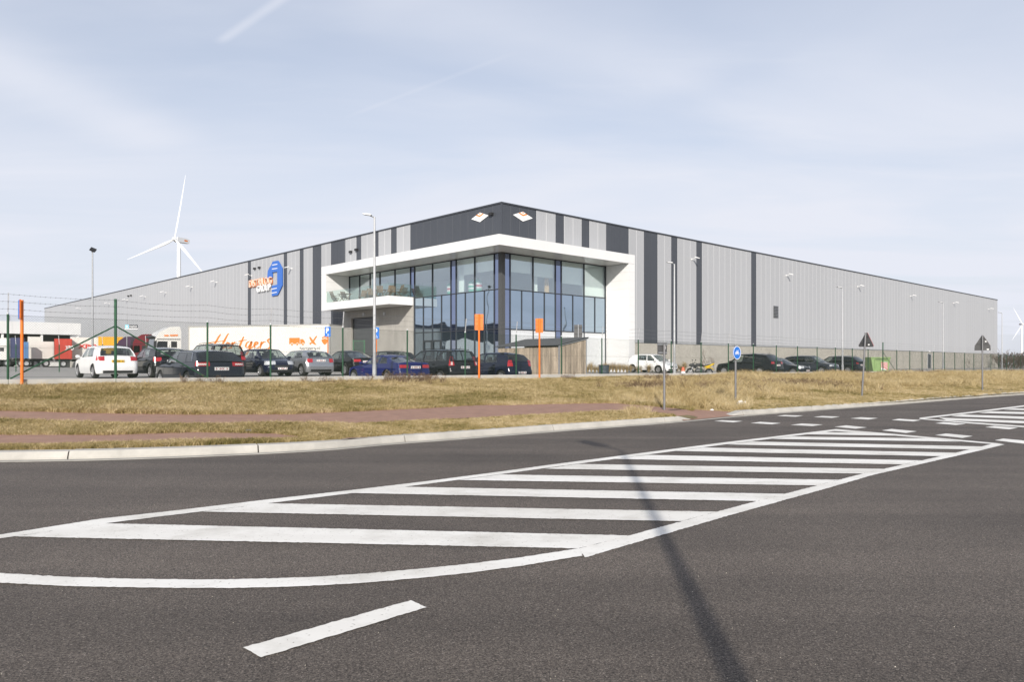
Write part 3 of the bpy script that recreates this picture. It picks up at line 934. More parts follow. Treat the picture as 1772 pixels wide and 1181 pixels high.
# --- backing walls, roof, coping
g = MB()
g.span((12.3, 0.05, -0.5), (123.7, 0.25, Zl(13.4))); g.span((0.06, 0.051, Zl(9.85)), (12.3, 0.25, Zl(13.4)))
g.span((0.05, 22.25, -0.5), (0.25, 145.0, Zl(13.4))); g.span((0.05, 0.26, Zl(9.85)), (0.25, 22.25, Zl(13.4)))
g.span((123.45, 0.25, -0.5), (123.7, 145.0, Zl(13.4))); g.span((0.25, 144.8, -0.5), (123.45, 145.0, Zl(13.4)))
g.build('structural_wall', M_COL, wh)
g = MB(); g.span((0.1, 0.1, Zl(13.0)), (123.6, 144.9, Zl(13.25))); g.build('roof', M_COL, wh)
g = MB()
g.span((-0.06, -0.06, Zl(ROOFZ - .09)), (123.8, 0.30, Zl(ROOFZ + .03))); g.span((-0.06, 0.301, Zl(ROOFZ - .09)), (0.30, 145.2, Zl(ROOFZ + .03)))
g.build('roof_coping', M_COPE, wh)
g = MB(); g.span((66, 6, Zl(13.25)), (72, 9, Zl(15.2))); g.build('rooftop_unit', M_CL, wh)
g = MB(); g.span((-0.045, -0.045, Zl(10.4)), (0.05, 0.05, Zl(ROOFZ - .1))); g.build('corner_trim', M_CD, wh)
# --- concrete plinth panels
pb = group_part('concrete_base', wh)
def conc_panel(a, b, parent=pb, material=M_WCONC):
    g = MB(); g.span(a, b); return g.build('concrete_panel', material, parent)
x = 12.63
while x < 123.7:
    e = min(x + 6.0, 123.76)
    conc_panel((x + .008, -0.06, -0.5), (e - .008, 0.045, Zl(CLADZ) - 0.03)); x = e
y = 22.32
while y < 145:
    e = min(y + 6.0, 145.1)
    conc_panel((-0.06, y + .008, -0.5), (0.045, e - .008, Zl(CLADZ) - 0.03)); y = e
g = MB(); g.span((12.63, -0.075, Zl(CLADZ) - .028), (123.76, 0.04, Zl(CLADZ) - 0.001)); g.span((-0.075, 22.32, Zl(CLADZ) - .028), (0.04, 145.1, Zl(CLADZ) - .001))
g.build('drip_flashing', M_COPE, wh)
# --- white frame round the office
OFF = 2.45
CZ0, CZ1 = 9.81, 10.54
wf = group_part('white_canopy_frame', wh)
g = MB()
g.span((-OFF + .03, -OFF + .03, Zl(CZ0)), (12.59, -0.01, Zl(CZ1) - .02)); g.span((-OFF + .03, -0.009, Zl(CZ0)), (-0.01, 22.11, Zl(CZ1) - .02))
g.build('canopy_core', M_SOFF, wf)
def wpanel(a, b, name='fascia_panel', material=M_WPANEL):
    g = MB(); g.span(a, b); return g.build(name, material, wf)
n = 7
for k in range(n):
    a = -OFF + (12.62 + OFF) * k / n; b = -OFF + (12.62 + OFF) * (k + 1) / n
    wpanel((a + .006, -OFF, Zl(CZ0) - .012), (b - .006, -OFF + .028, Zl(CZ1)))
n = 11
for k in range(n):
    a = -OFF + .03 + (22.14 + OFF - .03) * k / n; b = -OFF + .03 + (22.14 + OFF - .03) * (k + 1) / n
    wpanel((-OFF, a + .006, Zl(CZ0) - .012), (-OFF + .028, b - .006, Zl(CZ1)))
# soffit boards
for k in range(6):
    a = -.0 + 11.8 * k / 6; b = 11.8 * (k + 1) / 6
    wpanel((a + .01, -OFF + .03, Zl(CZ0) - .015), (b - .01, -.02, Zl(CZ0) - .002), 'soffit_panel', M_SOFF)
for k in range(10):
    a = 21.3 * k / 10; b = 21.3 * (k + 1) / 10
    wpanel((-OFF + .03, a + .01, Zl(CZ0) - .015), (-.02, b - .01, Zl(CZ0) - .002), 'soffit_panel', M_SOFF)
wpanel((-OFF + .03, -OFF + .03, Zl(CZ0) - .015), (-.01, -.01, Zl(CZ0) - .002), 'soffit_panel', M_SOFF)
# right leg to the ground, stacked panels
nh = 13; hz = (CZ0 - .02 - LOTZ) / nh
for k in range(nh):
    wpanel((11.85, -OFF + .002, hz * k + .005), (12.615, -.005, hz * (k + 1) - .005), 'leg_panel')
g = MB(); g.span((11.87, -OFF + .02, 0), (12.6, -.02, Zl(CZ0) - .03)); g.build('leg_core', M_SOFF, wf)
# left leg and balcony slab
BZ0, BZ1 = 6.5, 7.17
nh = 4; hz = (CZ0 - .02 - BZ1) / nh
for k in range(nh):
    wpanel((-OFF + .002, 21.33, Zl(BZ1) + hz * k + .005), (-.005, 22.135, Zl(BZ1) + hz * (k + 1) - .005), 'leg_panel')
g = MB(); g.span((-OFF + .02, 21.35, Zl(BZ1)), (-.02, 22.12, Zl(CZ0) - .03)); g.build('leg_core', M_SOFF, wf)
g = MB(); g.span((-OFF + .03, 11.03, Zl(BZ0)), (-.01, 22.11, Zl(BZ1) - .02)); g.build('balcony_slab', M_SOFF, wf)
for k in range(5):
    a = 11.0 + 11.14 * k / 5; b = 11.0 + 11.14 * (k + 1) / 5
    wpanel((-OFF, a + .005, Zl(BZ0) - .012), (-OFF + .028, b - .005, Zl(BZ1)), 'fascia_panel')
wpanel((-OFF + .03, 11.0, Zl(BZ0) - .012), (-.012, 11.028, Zl(BZ1)), 'fascia_panel')
# balustrade
bal = group_part('balustrade', wh)
for k in range(5):
    a = 11.05 + 10.25 * k / 5; b = 11.05 + 10.25 * (k + 1) / 5
    g = MB(); g.span((-OFF + .06, a + .01, Zl(BZ1)), (-OFF + .075, b - .01, Zl(8.22))); g.build('glass_panel', M_RAIL, bal)
g = MB(); g.span((-OFF + .1, 11.06, Zl(BZ1)), (-.03, 11.075, Zl(8.22))); g.build('glass_panel', M_RAIL, bal)
# --- curtain wall
Z1, Z2 = 7.09, 4.15
cw = group_part('curtain_wall', wh)
def pane(side, a, b, z0, z1, material):
    g = MB()
    if side == 'R': g.span((a + .03, 0.03, Zl(z0) + .03), (b - .03, 0.045, Zl(z1) - .03))
    else: g.span((0.03, a + .03, Zl(z0) + .03), (0.045, b - .03, Zl(z1) - .03))
    o = g.build('glass_pane', material, cw)
    return o
def mull(side, p, z0, z1, w=0.07):
    g = MB()
    if side == 'R': g.span((p - w / 2, -0.03, Zl(z0)), (p + w / 2, 0.09, Zl(z1)))
    else: g.span((-0.03, p - w / 2, Zl(z0)), (0.09, p + w / 2, Zl(z1)))
    g.build('mullion', M_FRAME, cw)
def trans(side, a, b, z, h=0.07):
    g = MB()
    if side == 'R': g.span((a, -0.026, Zl(z) - h / 2), (b, 0.088, Zl(z) + h / 2))
    else: g.span((-0.026, a, Zl(z) - h / 2), (0.088, b, Zl(z) + h / 2))
    g.build('transom', M_FRAME, cw)
RM = [0.18, 0.87, 3.26, 5.73, 6.40, 9.11, 11.80]
nar = {(0.18, 0.87), (5.73, 6.40)}
for i in range(len(RM) - 1):
    a, b = RM[i], RM[i + 1]; isn = (a, b) in nar
    pane('R', a, b, Z1, CZ0, M_GN if isn else M_GV)
    m2 = M_GN if isn else M_GS
    if isn: pane('R', a, b, Z2, Z1, m2)
    else:
        h = (a + b) / 2
        pane('R', a, h, Z2, Z1, m2); pane('R', h, b, Z2, Z1, m2); mull('R', h, Z2, Z1, 0.05)
    pane('R', a, b, LOTZ, Z2, M_GN if isn else M_GF)
for p in RM[1:]: mull('R', p, LOTZ, CZ0 - .02)
for z in (Z1, Z2, CZ0 - .06): trans('R', 0.18, 11.83, z)
LM = [0.18, 0.83, 3.09, 5.34, 6.00, 8.42, 10.90]
narl = {(0.18, 0.83), (5.34, 6.00)}
for i in range(len(LM) - 1):
    a, b = LM[i], LM[i + 1]; isn = (a, b) in narl
    pane('L', a, b, Z1, CZ0, M_GN if isn else M_GV)
    if isn:
        pane('L', a, b, Z2, Z1, M_GN); pane('L', a, b, LOTZ, Z2, M_GN)
    else:
        h = (a + b) / 2
        for (c, d) in ((a, h), (h, b)):
            pane('L', c, d, Z2, Z1, M_GS); pane('L', c, d, LOTZ, Z2, M_GS)
        mull('L', h, LOTZ, Z1, 0.05)
for p in LM[1:]: mull('L', p, LOTZ, CZ0 - .02)
for z in (Z1, Z2, CZ0 - .06): trans('L', 0.18, 10.93, z)
LU2 = [10.90, 11.48, 13.80, 16.15, 16.99, 17.76, 19.52, 21.32]
for i in range(len(LU2) - 1):
    a, b = LU2[i], LU2[i + 1]
    pane('L', a, b, BZ1, CZ0, M_GN if (b - a) < .7 else M_GV)
    mull('L', b, BZ1, CZ0 - .02)
trans('L', 10.93, 21.35, CZ0 - .06); trans('L', 10.93, 21.35, BZ1 + .04)
g = MB(); g.span((-0.06, -0.06, 0), (0.30, 0.30, Zl(CZ0) - .02)); g.build('corner_column', M_COL, wh)
# entrance doors
ent = group_part('entrance_door', wh)
for a, b in ((7.22, 8.38), (8.46, 9.62)):
    g = MB()
    for (p, q) in (((-.05, a, 0.02), (-.035, a + .12, Zl(3.5))), ((-.05, b - .12, 0.02), (-.035, b, Zl(3.5))), ((-.05, a + .12, Zl(3.36)), (-.035, b - .12, Zl(3.5))), ((-.05, a + .12, 0.02), (-.035, b - .12, 0.25))):
        g.span(p, q)
    g.build('door_leaf', M_FRAME, ent)
# office interior
inn = group_part('office_interior', wh)
g = MB(); g.span((0.1, 0.1, Zl(6.75)), (11.84, 9.0, Zl(6.98))); g.span((0.1, 9.0, Zl(6.75)), (9.0, 22.2, Zl(6.981))); g.build('floor_slab', M_INT, inn)
g = MB(); g.span((0.26, 0.26, Zl(9.86)), (11.84, 9.0, Zl(9.95))); g.span((0.26, 9.0, Zl(9.861)), (9.0, 22.2, Zl(9.95))); g.build('ceiling', M_INT, inn)
g = MB(); g.span((9.0, 9.0, 0), (12.3, 9.2, Zl(9.9))); g.span((9.0, 9.2, 0), (9.2, 22.2, Zl(9.9))); g.span((11.86, 0.3, 0), (12.0, 9.0, Zl(9.9))); g.span((0.3, 22.0, 0), (9.0, 22.2, Zl(9.9))); g.build('partition_wall', M_INT, inn)
for a, b, z in ((0.95, 3.2, 8.45), (3.35, 5.65, 8.3), (6.5, 9.05, 8.0), (9.2, 11.75, 7.2)):
    g = MB(); g.span((a, 0.22, Zl(z)), (b, 0.23, Zl(9.75))); g.build('roller_blind', M_BLIND, inn)
for a, b, z in ((0.95, 3.0, 8.55), (3.2, 5.28, 8.5), (4.6, 5.25, 7.2)):
    g = MB(); g.span((0.22, a, Zl(z)), (0.23, b, Zl(9.75))); g.build('roller_blind', M_BLIND, inn)
M_CURT = mat('amber_curtain', (0.65, 0.42, 0.18), 0.8)
g = MB()
g.grid([[(5.0 + .5 * q, 0.5 + .05 * math.sin(q * 25), Zl(z)) for q in np.linspace(0, 1, 14)] for z in (7.0, 8.6)]); g.build('curtain', M_CURT, inn)
g = MB()
g.grid([[(3.85 + .35 * q, 0.5 + .05 * math.sin(q * 25), Zl(z)) for q in np.linspace(0, 1, 14)] for z in (7.0, 8.5)]); g.build('curtain', M_BLIND, inn)
# loading bay under the balcony
lb = group_part('loading_bay', wh)
def lpan(y0, y1, z0, z1, m=M_FCONC, name='concrete_panel', x0=-0.06, x1=0.12):
    g = MB(); g.span((x0, y0 + .006, Zl(z0)), (x1, y1 - .006, Zl(z1))); return g.build(name, m, lb)
lpan(20.85, 22.28, 0.5, BZ0 - .02); lpan(17.0, 20.85, 5.83, BZ0 - .02)
for a, b in ((11.0, 14.0), (14.0, 17.0)):
    lpan(a, b, 0.5, 4.2); lpan(a, b, 4.205, BZ0 - .02)
for k in range(10):
    z0 = 0.9 + 4.9 * k / 10; z1 = 0.9 + 4.9 * (k + 1) / 10
    lpan(17.06, 20.79, z0 + .005, z1 - .005, M_ROLL, 'shutter_section', 0.14, 0.18)
g = MB(); g.span((0.2, 17.0, -0.4), (0.25, 20.9, Zl(5.9))); g.build('door_backing', M_DARK, lb)
g = MB(); g.span((-0.5, 13.2, 0.0), (-.1, 14.0, 1.6)); g.build('meter_cabinet', M_COL, lb)
for (yy, zz) in ((18.6, 6.1), (15.2, 6.0)):
    g = MB(); g.span((-0.2, yy - .12, Zl(zz) - .14), (-0.065, yy + .12, Zl(zz) + .14)); g.build('bulkhead_light', M_LAMPG, lb)
# wall floodlights
def flood_mesh():
    g = MB()
    g.cyl((0, 0, 0), (0, -0.4, 0.08), 0.025, n=6); g.box((0, -0.02, 0), (0.12, 0.04, 0.16))
    M = Matrix.Rotation(math.radians(18), 3, 'X')
    g.box((0, -0.62, 0.10), (0.2, 0.46, 0.07), M)
    return g.mesh('wall_light')
FL = flood_mesh(); FL.materials.append(M_WHITE)
for x, z in ((24.5, 11.57), (43.1, 11.51), (62.2, 11.58), (80.5, 11.46), (99.2, 11.47), (118.1, 11.42)):
    obj('wall_light', FL, M_WHITE, wh, (x, -0.02, Zl(z)))
for y, z in ((32.7, 11.59), (42.5, 11.66), (52.5, 11.7), (60.7, 11.7), (70.6, 11.65), (79.5, 11.66), (88.1, 11.67), (97.8, 11.7), (116.0, 11.8)):
    obj('wall_light', FL, M_WHITE, wh, (-0.02, y, Zl(z)), -math.pi / 2)
for y, z in ((1.05, 12.72), (20.9, 12.05), (19.9, 12.15), (41.6, 12.4), (40.4, 12.4), (87.5, 12.3), (86.2, 12.3)):
    g = MB(); g.box((-0.12, y, Zl(z)), (0.2, 0.34, 0.2)); g.cyl((-0.02, y, Zl(z)), (0.0, y, Zl(z)), .05); g.build('camera_box', M_BLACK, wh)
# louvre, service door, sign lamp
lv = group_part('louvre_vent', wh)
g = MB(); g.span((40.15, -0.05, Zl(6.65)), (41.3, -0.01, Zl(7.97))); g.build('vent_frame', M_GALV, lv)
for k in range(8):
    z = 6.74 + 1.14 * k / 7; g = MB(); g.box((40.72, -0.07, Zl(z)), (1.0, 0.02, 0.13), Matrix.Rotation(math.radians(-35), 3, 'X')); g.build('vent_slat', M_COL, lv)
sd = group_part('service_door', wh)
g = MB(); g.span((87.5, -0.08, 0.0), (88.75, -0.062, 2.15)); g.build('door_leaf', M_CD, sd)
g = MB(); g.span((87.38, -0.1, 0.0), (87.5, -0.06, 2.27)); g.span((88.75, -0.1, 0), (88.87, -0.06, 2.27)); g.span((87.5, -0.1, 2.15), (88.75, -.06, 2.27)); g.build('door_frame', M_LAMPG, sd)
g = MB(); g.box((88.1, -0.14, 2.55), (.35, .15, .14)); g.build('door_light', M_WHITE, sd)
# --- lettering and marks on the yard side
sgn = group_part('company_sign', wh)
def lf(px, py, off=0.15):
    t, Y = lyp(px, off); return (t, zat(py, Y))
def u1(u, v): return lf(425 + .0635 * u, 445 + .0635 * v)
poly = [(590, 575), (600, 390), (640, 300), (690, 230), (735, 122), (875, 97), (930, 190), (992, 310), (992, 780), (935, 900), (868, 1040), (713, 1070), (711, 785), (860, 752), (860, 400), (720, 418), (720, 558)]
g = MB(); g.prism([u1(*p) for p in poly], 0.10, lambda a, b, h: (-0.15 + h, a, Zl(b))); g.build('logo', M_BLUELOGO, sgn)
for q in (((728, 210), (865, 186), (865, 206), (728, 230)), ((722, 318), (865, 300), (865, 318), (722, 338)), ((712, 868), (850, 840), (850, 860), (712, 888)), ((712, 975), (850, 950), (850, 970), (712, 995))):
    g = MB(); g.prism([u1(*p) for p in q], 0.012, lambda a, b, h: (-0.165 + h, a, Zl(b))); g.build('logo_bar', M_WHITE, sgn)
def wall_text(body, pa, pb_, h, material, bold=0.02):
    a = lf(*pa); b = lf(*pb_)
    me = text_mesh(body, 1.0, 0.05, 0.0, bold)
    me = place_text(me, (-0.14, a[0], Zl(a[1])), (0, -1, 0), (0, 0, 1), width=a[0] - b[0], height=h)
    return obj('lettering', me, material, sgn)
M_PEACH = mat('pale_orange_letters', (0.80, 0.58, 0.46), 0.5, var=0.02)
wall_text('DISTRILOG', (431.5, 498.0), (470.2, 493.0), 0.80, M_PEACH, 0.0)
wall_text('GROUP', (445, 506.5), (469, 504.5), 0.74, M_WHITE, 0.01)
# orange outline behind the pale letters
a = lf(431.5, 498.0); b = lf(470.2, 493.0)
me = place_text(text_mesh('DISTRILOG', 1.0, 0.02, 0.0, 0.045), (-0.07, a[0] + .03, Zl(a[1]) - .05), (0, -1, 0), (0, 0, 1), width=a[0] - b[0] + .06, height=0.90)
obj('lettering_backing', me, M_ORANGE, sgn)
# diamond plates at the corner
def diamond(side, c, z, w, h):
    d = group_part('diamond_sign', wh)
    def fn(off):
        if side == 'L': return lambda a, b, hh: (-off - hh, c - a, Zl(z) + b)
        return lambda a, b, hh: (c + a, -off - hh, Zl(z) + b)
    g = MB(); g.prism([(-w, 0), (0, h), (w, 0), (0, -h)], 0.02, fn(0.03)); g.build('plate', M_WHITE, d)
    g = MB()
    for (i0, i1) in ((0.52, 0.74), (0.92, 1.0)):
        pass
    ch = [(-w * .45, h * .53), (0, h * .08), (w * .45, h * .53), (w * .30, h * .68), (0, h * .38), (-w * .30, h * .68)]
    g.prism(ch, 0.012, fn(0.051)); g.build('chevron', M_ORANGE, d)
    g = MB(); g.prism([(0, h * .9), (-w * .1, h * .8), (0, h * .62), (w * .1, h * .8)], 0.012, fn(0.051)); g.build('chevron', M_ORANGE, d)
    g = MB(); g.span_done = True
    g.prism([(-w * .3, -h * .42), (w * .3, -h * .42), (w * .3, -h * .5), (-w * .3, -h * .5)], 0.01, fn(0.051)); g.build('small_print', M_LAMPG, d)
diamond('L', 2.40, 12.68, 1.0, 0.36); diamond('R', 2.13, 12.68, 1.03, 0.37)

# ---- balcony furniture
M_TEAK = mat('weathered_teak', (0.23, 0.15, 0.10), 0.7, var=0.2, scale=6)
M_ALU = mat('aluminium', (0.55, 0.55, 0.55), 0.35, 0.7, var=0.05)
def balc(x, y): # local warehouse coordinates to world
    p = CB + x * UR + y * UL; return (float(p[0]), float(p[1]), BZ1)
def chair_proto():
    t = thing('patio_chair', 'x', 'chair', (0, 0, 0))
    for k in range(5):
        g = MB(); g.box((-.2 + .1 * k, 0, .44), (.085, .5, .025)); g.build('seat_slat', M_TEAK, t)
    g = MB()
    for k in range(5):
        g.bar((.26 + .04 * k, -.24, .55 + .11 * k), (.26 + .04 * k, .24, .55 + .11 * k), .09, .02, (1, 0, .35))
    g.bar((.22, -.25, .42), (.46, -.25, 1.05), .04); g.bar((.22, .25, .42), (.46, .25, 1.05), .04)
    g.build('backrest', M_TEAK, t)
    for sx, sy in ((-1, -1), (-1, 1), (1, -1), (1, 1)):
        g = MB(); g.bar((sx * .22, sy * .25, .44), (-sx * .2, sy * .25, 0), .035); g.build('leg', M_TEAK, t)
    for sy in (-1, 1):
        g = MB(); g.bar((-.25, sy * .27, .64), (.3, sy * .27, .64), .05, .025); g.build('armrest', M_TEAK, t)
    return t
ch0 = chair_proto()
spots = [(-1.7, 20.9, 180, 'slatted wooden chair at the far end of the balcony'), (-1.2, 19.9, 100, 'slatted wooden chair turned side-on beside the far balcony table'),
         (-0.7, 16.2, 200, 'slatted wooden chair just beyond the tall lamp post on the balcony'), (-0.9, 17.6, 30, 'low wooden chair in the middle of the balcony by the glass'),
         (-1.9, 13.2, 60, 'slatted wooden chair nearest the front balustrade beside the near table'), (-1.6, 12.4, 20, 'wooden chair with raised back near the balcony corner'),
         (-1.1, 11.7, 350, 'tallest wooden chair at the near corner of the balcony'), (-0.5, 13.6, 250, 'wooden chair close to the office glass behind the near table')]
for i, (x, y, a, lab) in enumerate(spots):
    c = ch0 if i == 0 else copy_tree(ch0)
    c.location = balc(x, y); c.rotation_euler = (0, 0, ANG + math.radians(a)); tag(c, lab, 'chair', 'balcony chairs')
def table(x, y, lab):
    t = thing('patio_table', lab, 'table', balc(x, y), ANG, 'balcony tables')
    for k in range(7):
        g = MB(); g.box((-.36 + .12 * k, 0, .73), (.105, 1.3, .03)); g.build('tabletop_slat', M_TEAK, t)
    for sx in (-1, 1):
        for sy in (-1, 1):
            g = MB(); g.bar((sx * .34, sy * .5, .72), (-sx * .34, sy * .5, 0), .045); g.build('leg', M_TEAK, t)
table(-1.6, 19.4, 'wooden folding table at the far end of the balcony'); table(-1.3, 14.2, 'wooden folding table among the chairs near the balcony corner')
# ---- green drums seen through the office glass
M_GREEN = mat('drum_green', (0.05, 0.40, 0.25), 0.5, var=0.05); M_REDP = mat('red_print', (0.6, 0.03, 0.05), 0.5, var=.03)
for (y, x, lab) in ((7.1, 0.9, 'green drum with white and red band behind the office glass'), (4.4, 0.9, 'plain-topped green drum behind the glass, left of the banded pair'), (3.6, 0.8, 'green and white drum nearest the glass corner')):
    p = CB + x * UR + y * UL
    t = thing('drum', lab, 'drum', (float(p[0]), float(p[1]), 6.985), 0, 'drums behind the office glass')
    g = MB(); g.lathe([(0, 0), (.3, 0), (.32, .04), (.32, .42)], 20); g.build('body', M_GREEN, t, smooth='auto')
    g = MB(); g.lathe([(.322, .42), (.325, .43), (.325, .85), (.322, .86)], 20); g.build('band', M_WHITE, t, smooth='auto')
    g = MB(); g.lathe([(.327, .56), (.328, .57), (.328, .70), (.327, .71)], 20); g.build('stripe', M_REDP if y != 4.4 else M_GREEN, t, smooth='auto')
    g = MB(); g.lathe([(.32, .86), (.31, 1.0), (.22, 1.1), (.06, 1.18), (.05, 1.26), (0, 1.26)], 20); g.build('lid', M_GREEN, t, smooth='auto')

# ================================================================== LOADING ANNEX (far left)
O = np.array([(139.5 - CXP) / FPX * 118.0, 118.0])
an = thing('loading_annex', 'low white loading canopy building at the far left behind trailers', 'building', (float(O[0]), float(O[1]), 1.2), ANG)
for k in range(16):
    g = MB(); g.span((-3.0 * (k + 1) + .01, -0.05, 4.85), (-3.0 * k - .01, 0.1, 6.68)); g.build('fascia_panel', M_WPANEL, an)
g = MB(); g.span((-0.07, -0.04, 4.86), (0.02, 22, 6.67)); g.build('side_fascia', M_WPANEL, an)
g = MB(); g.span((-48, 0.1, 6.3), (-.1, 22, 6.5)); g.build('roof', M_COL, an)
g = MB(); g.span((-48, 6.0, -.4), (-.1, 6.3, 6.3)); g.span((-.5, 6.3, -.4), (-.2, 22, 6.3)); g.build('wall', M_COL, an)
for x in (-0.4, -5.2, -10.2, -15.2, -20.2, -25.2, -30.2, -35.2, -40.2):
    g = MB(); g.span((x - .15, .15, -.4), (x + .15, .45, 4.85)); g.build('column', M_WHITE, an)
for k in range(9):
    g = MB(); g.span((-5.0 * k - 4.0, 5.9, 0), (-5.0 * k - 1.0, 5.98, 3.4)); g.build('dock_door', M_WPANEL, an)
g = MB(); g.cyl((-9.0, 2, 6.5), (-9.0, 2, 7.6), .06, n=6); g.build('roof_pole', M_GALV, an)
# ---- dark hall across the yard (seen mirrored in the office glass)
db = thing('dark_hall', 'dark grey hall across the yard, seen mirrored in the office glass', 'building', (-112.0, 62.0, 0.9), 0.15)
for k in range(26):
    g = MB(); g.span((-.2, -42 + 3.3 * k + .02, 0), (0, -42 + 3.3 * (k + 1) - .02, 9.6)); g.build('wall_panel', (M_CD, M_COL, M_COPE, M_CD)[k % 4] if k > 4 else M_BLUELOGO, db)
g = MB(); g.span((-30, -41.9, 0), (-.21, 43.7, 9.5)); g.build('hall_block', M_COL, db)

# ================================================================== CARS
M_TYRE = mat('tyre_rubber', (0.018, 0.018, 0.018), 0.8, var=0.15, scale=10)
M_RIM = mat('alloy_rim', (0.48, 0.48, 0.49), 0.35, 0.7, var=0.08)
M_TRIM = mat('car_trim_black', (0.018, 0.018, 0.02), 0.55, var=0.1)
M_CGLASS = glass_mat('car_glass', (0.62, 0.68, 0.66), 0.97, (1, 1, 1), f0=0.085, blend=0.28)
M_CGDARK = glass_mat('car_privacy_glass', (0.10, 0.11, 0.12), 0.93, (1, 1, 1), f0=0.06, blend=0.28)
M_HEAD = mat('headlamp_clear', (0.55, 0.57, 0.58), 0.12, 0.2, var=0.1, scale=20, coat=1.0)
M_TAIL = mat('taillamp_red', (0.42, 0.012, 0.018), 0.15, var=0.15, scale=15, coat=1.0)
M_TAILW = mat('taillamp_white', (0.62, 0.50, 0.47), 0.15, var=0.1, scale=15, coat=1.0)
M_PLATE = mat('plate_white', (0.75, 0.74, 0.72), 0.5, var=0.03); M_PLATEY = mat('plate_yellow', (0.72, 0.45, 0.03), 0.5, var=0.03)
M_PCHAR = mat('plate_print', (0.30, 0.05, 0.06), 0.6, var=0.0); M_SEAT = mat('car_seat', (0.07, 0.07, 0.075), 0.85, var=0.1)
M_CHROME = mat('chrome', (0.72, 0.73, 0.74), 0.12, 1.0, var=0.03)
def paint(name, rgb, metal=0.0, rough=0.38):
    dark = max(rgb) < 0.2
    return mat('paint_' + name, rgb, 0.6 if dark else rough, 0.0 if dark else metal, var=0.05, scale=1.5, coat=1.0 if dark else 0.7, spec=0.0 if dark else 0.3)
def lerp(a, b, t): return a + (b - a) * t
def interp(pts, x):
    return float(np.interp(x, [p[0] for p in pts], [p[1] for p in pts]))

def wheel_parts(parent, xc, yc, r, w, side):
    wl = bpy.data.objects.new('wheel', None); COL.objects.link(wl); wl.parent = parent; wl.location = (xc, yc, r)
    key = (round(r, 3), round(w, 3))
    if key not in WCACHE:
        g = MB(); g.lathe([(r * .64, -w / 2), (r * .9, -w / 2), (r * .985, -w * .36), (r, -w * .2), (r, w * .2), (r * .985, w * .36), (r * .9, w / 2), (r * .64, w / 2)], 26, 'y')
        ty = g.mesh('tyre', 'auto'); ty.materials.append(M_TYRE)
        g = MB(); g.lathe([(r * .66, w / 2 - .015), (r * .645, w / 2 + .004), (r * .6, w / 2 - .012), (r * .56, w / 2 - .06), (r * .25, w / 2 - .065)], 26, 'y')
        for k in range(5):
            a = 2 * math.pi * k / 5
            for o in (-.17, .17):
                p = (r * .2 * math.cos(a + o * .6), w / 2 - .02, r * .2 * math.sin(a + o * .6)); q = (r * .62 * math.cos(a + o), w / 2 - .008, r * .62 * math.sin(a + o))
                g.bar(p, q, .045, .03, (0, 1, 0))
        g.cyl((0, w / 2 - .05, 0), (0, w / 2 - .005, 0), r * .24, r * .2, 12)
        ri = g.mesh('rim', 'auto'); ri.materials.append(M_RIM)
        g = MB(); g.cyl((0, w / 2 - .09, 0), (0, w / 2 - .075, 0), r * .6, n=20); di = g.mesh('brake_disc'); di.materials.append(M_TRIM)
        WCACHE[key] = (ty, ri, di)
    ty, ri, di = WCACHE[key]
    for nm, me in (('tyre', ty), ('rim', ri), ('brake_disc', di)):
        o = obj(nm, me, None, wl)
        if side < 0: o.rotation_euler = (0, 0, math.pi)
WCACHE = {}

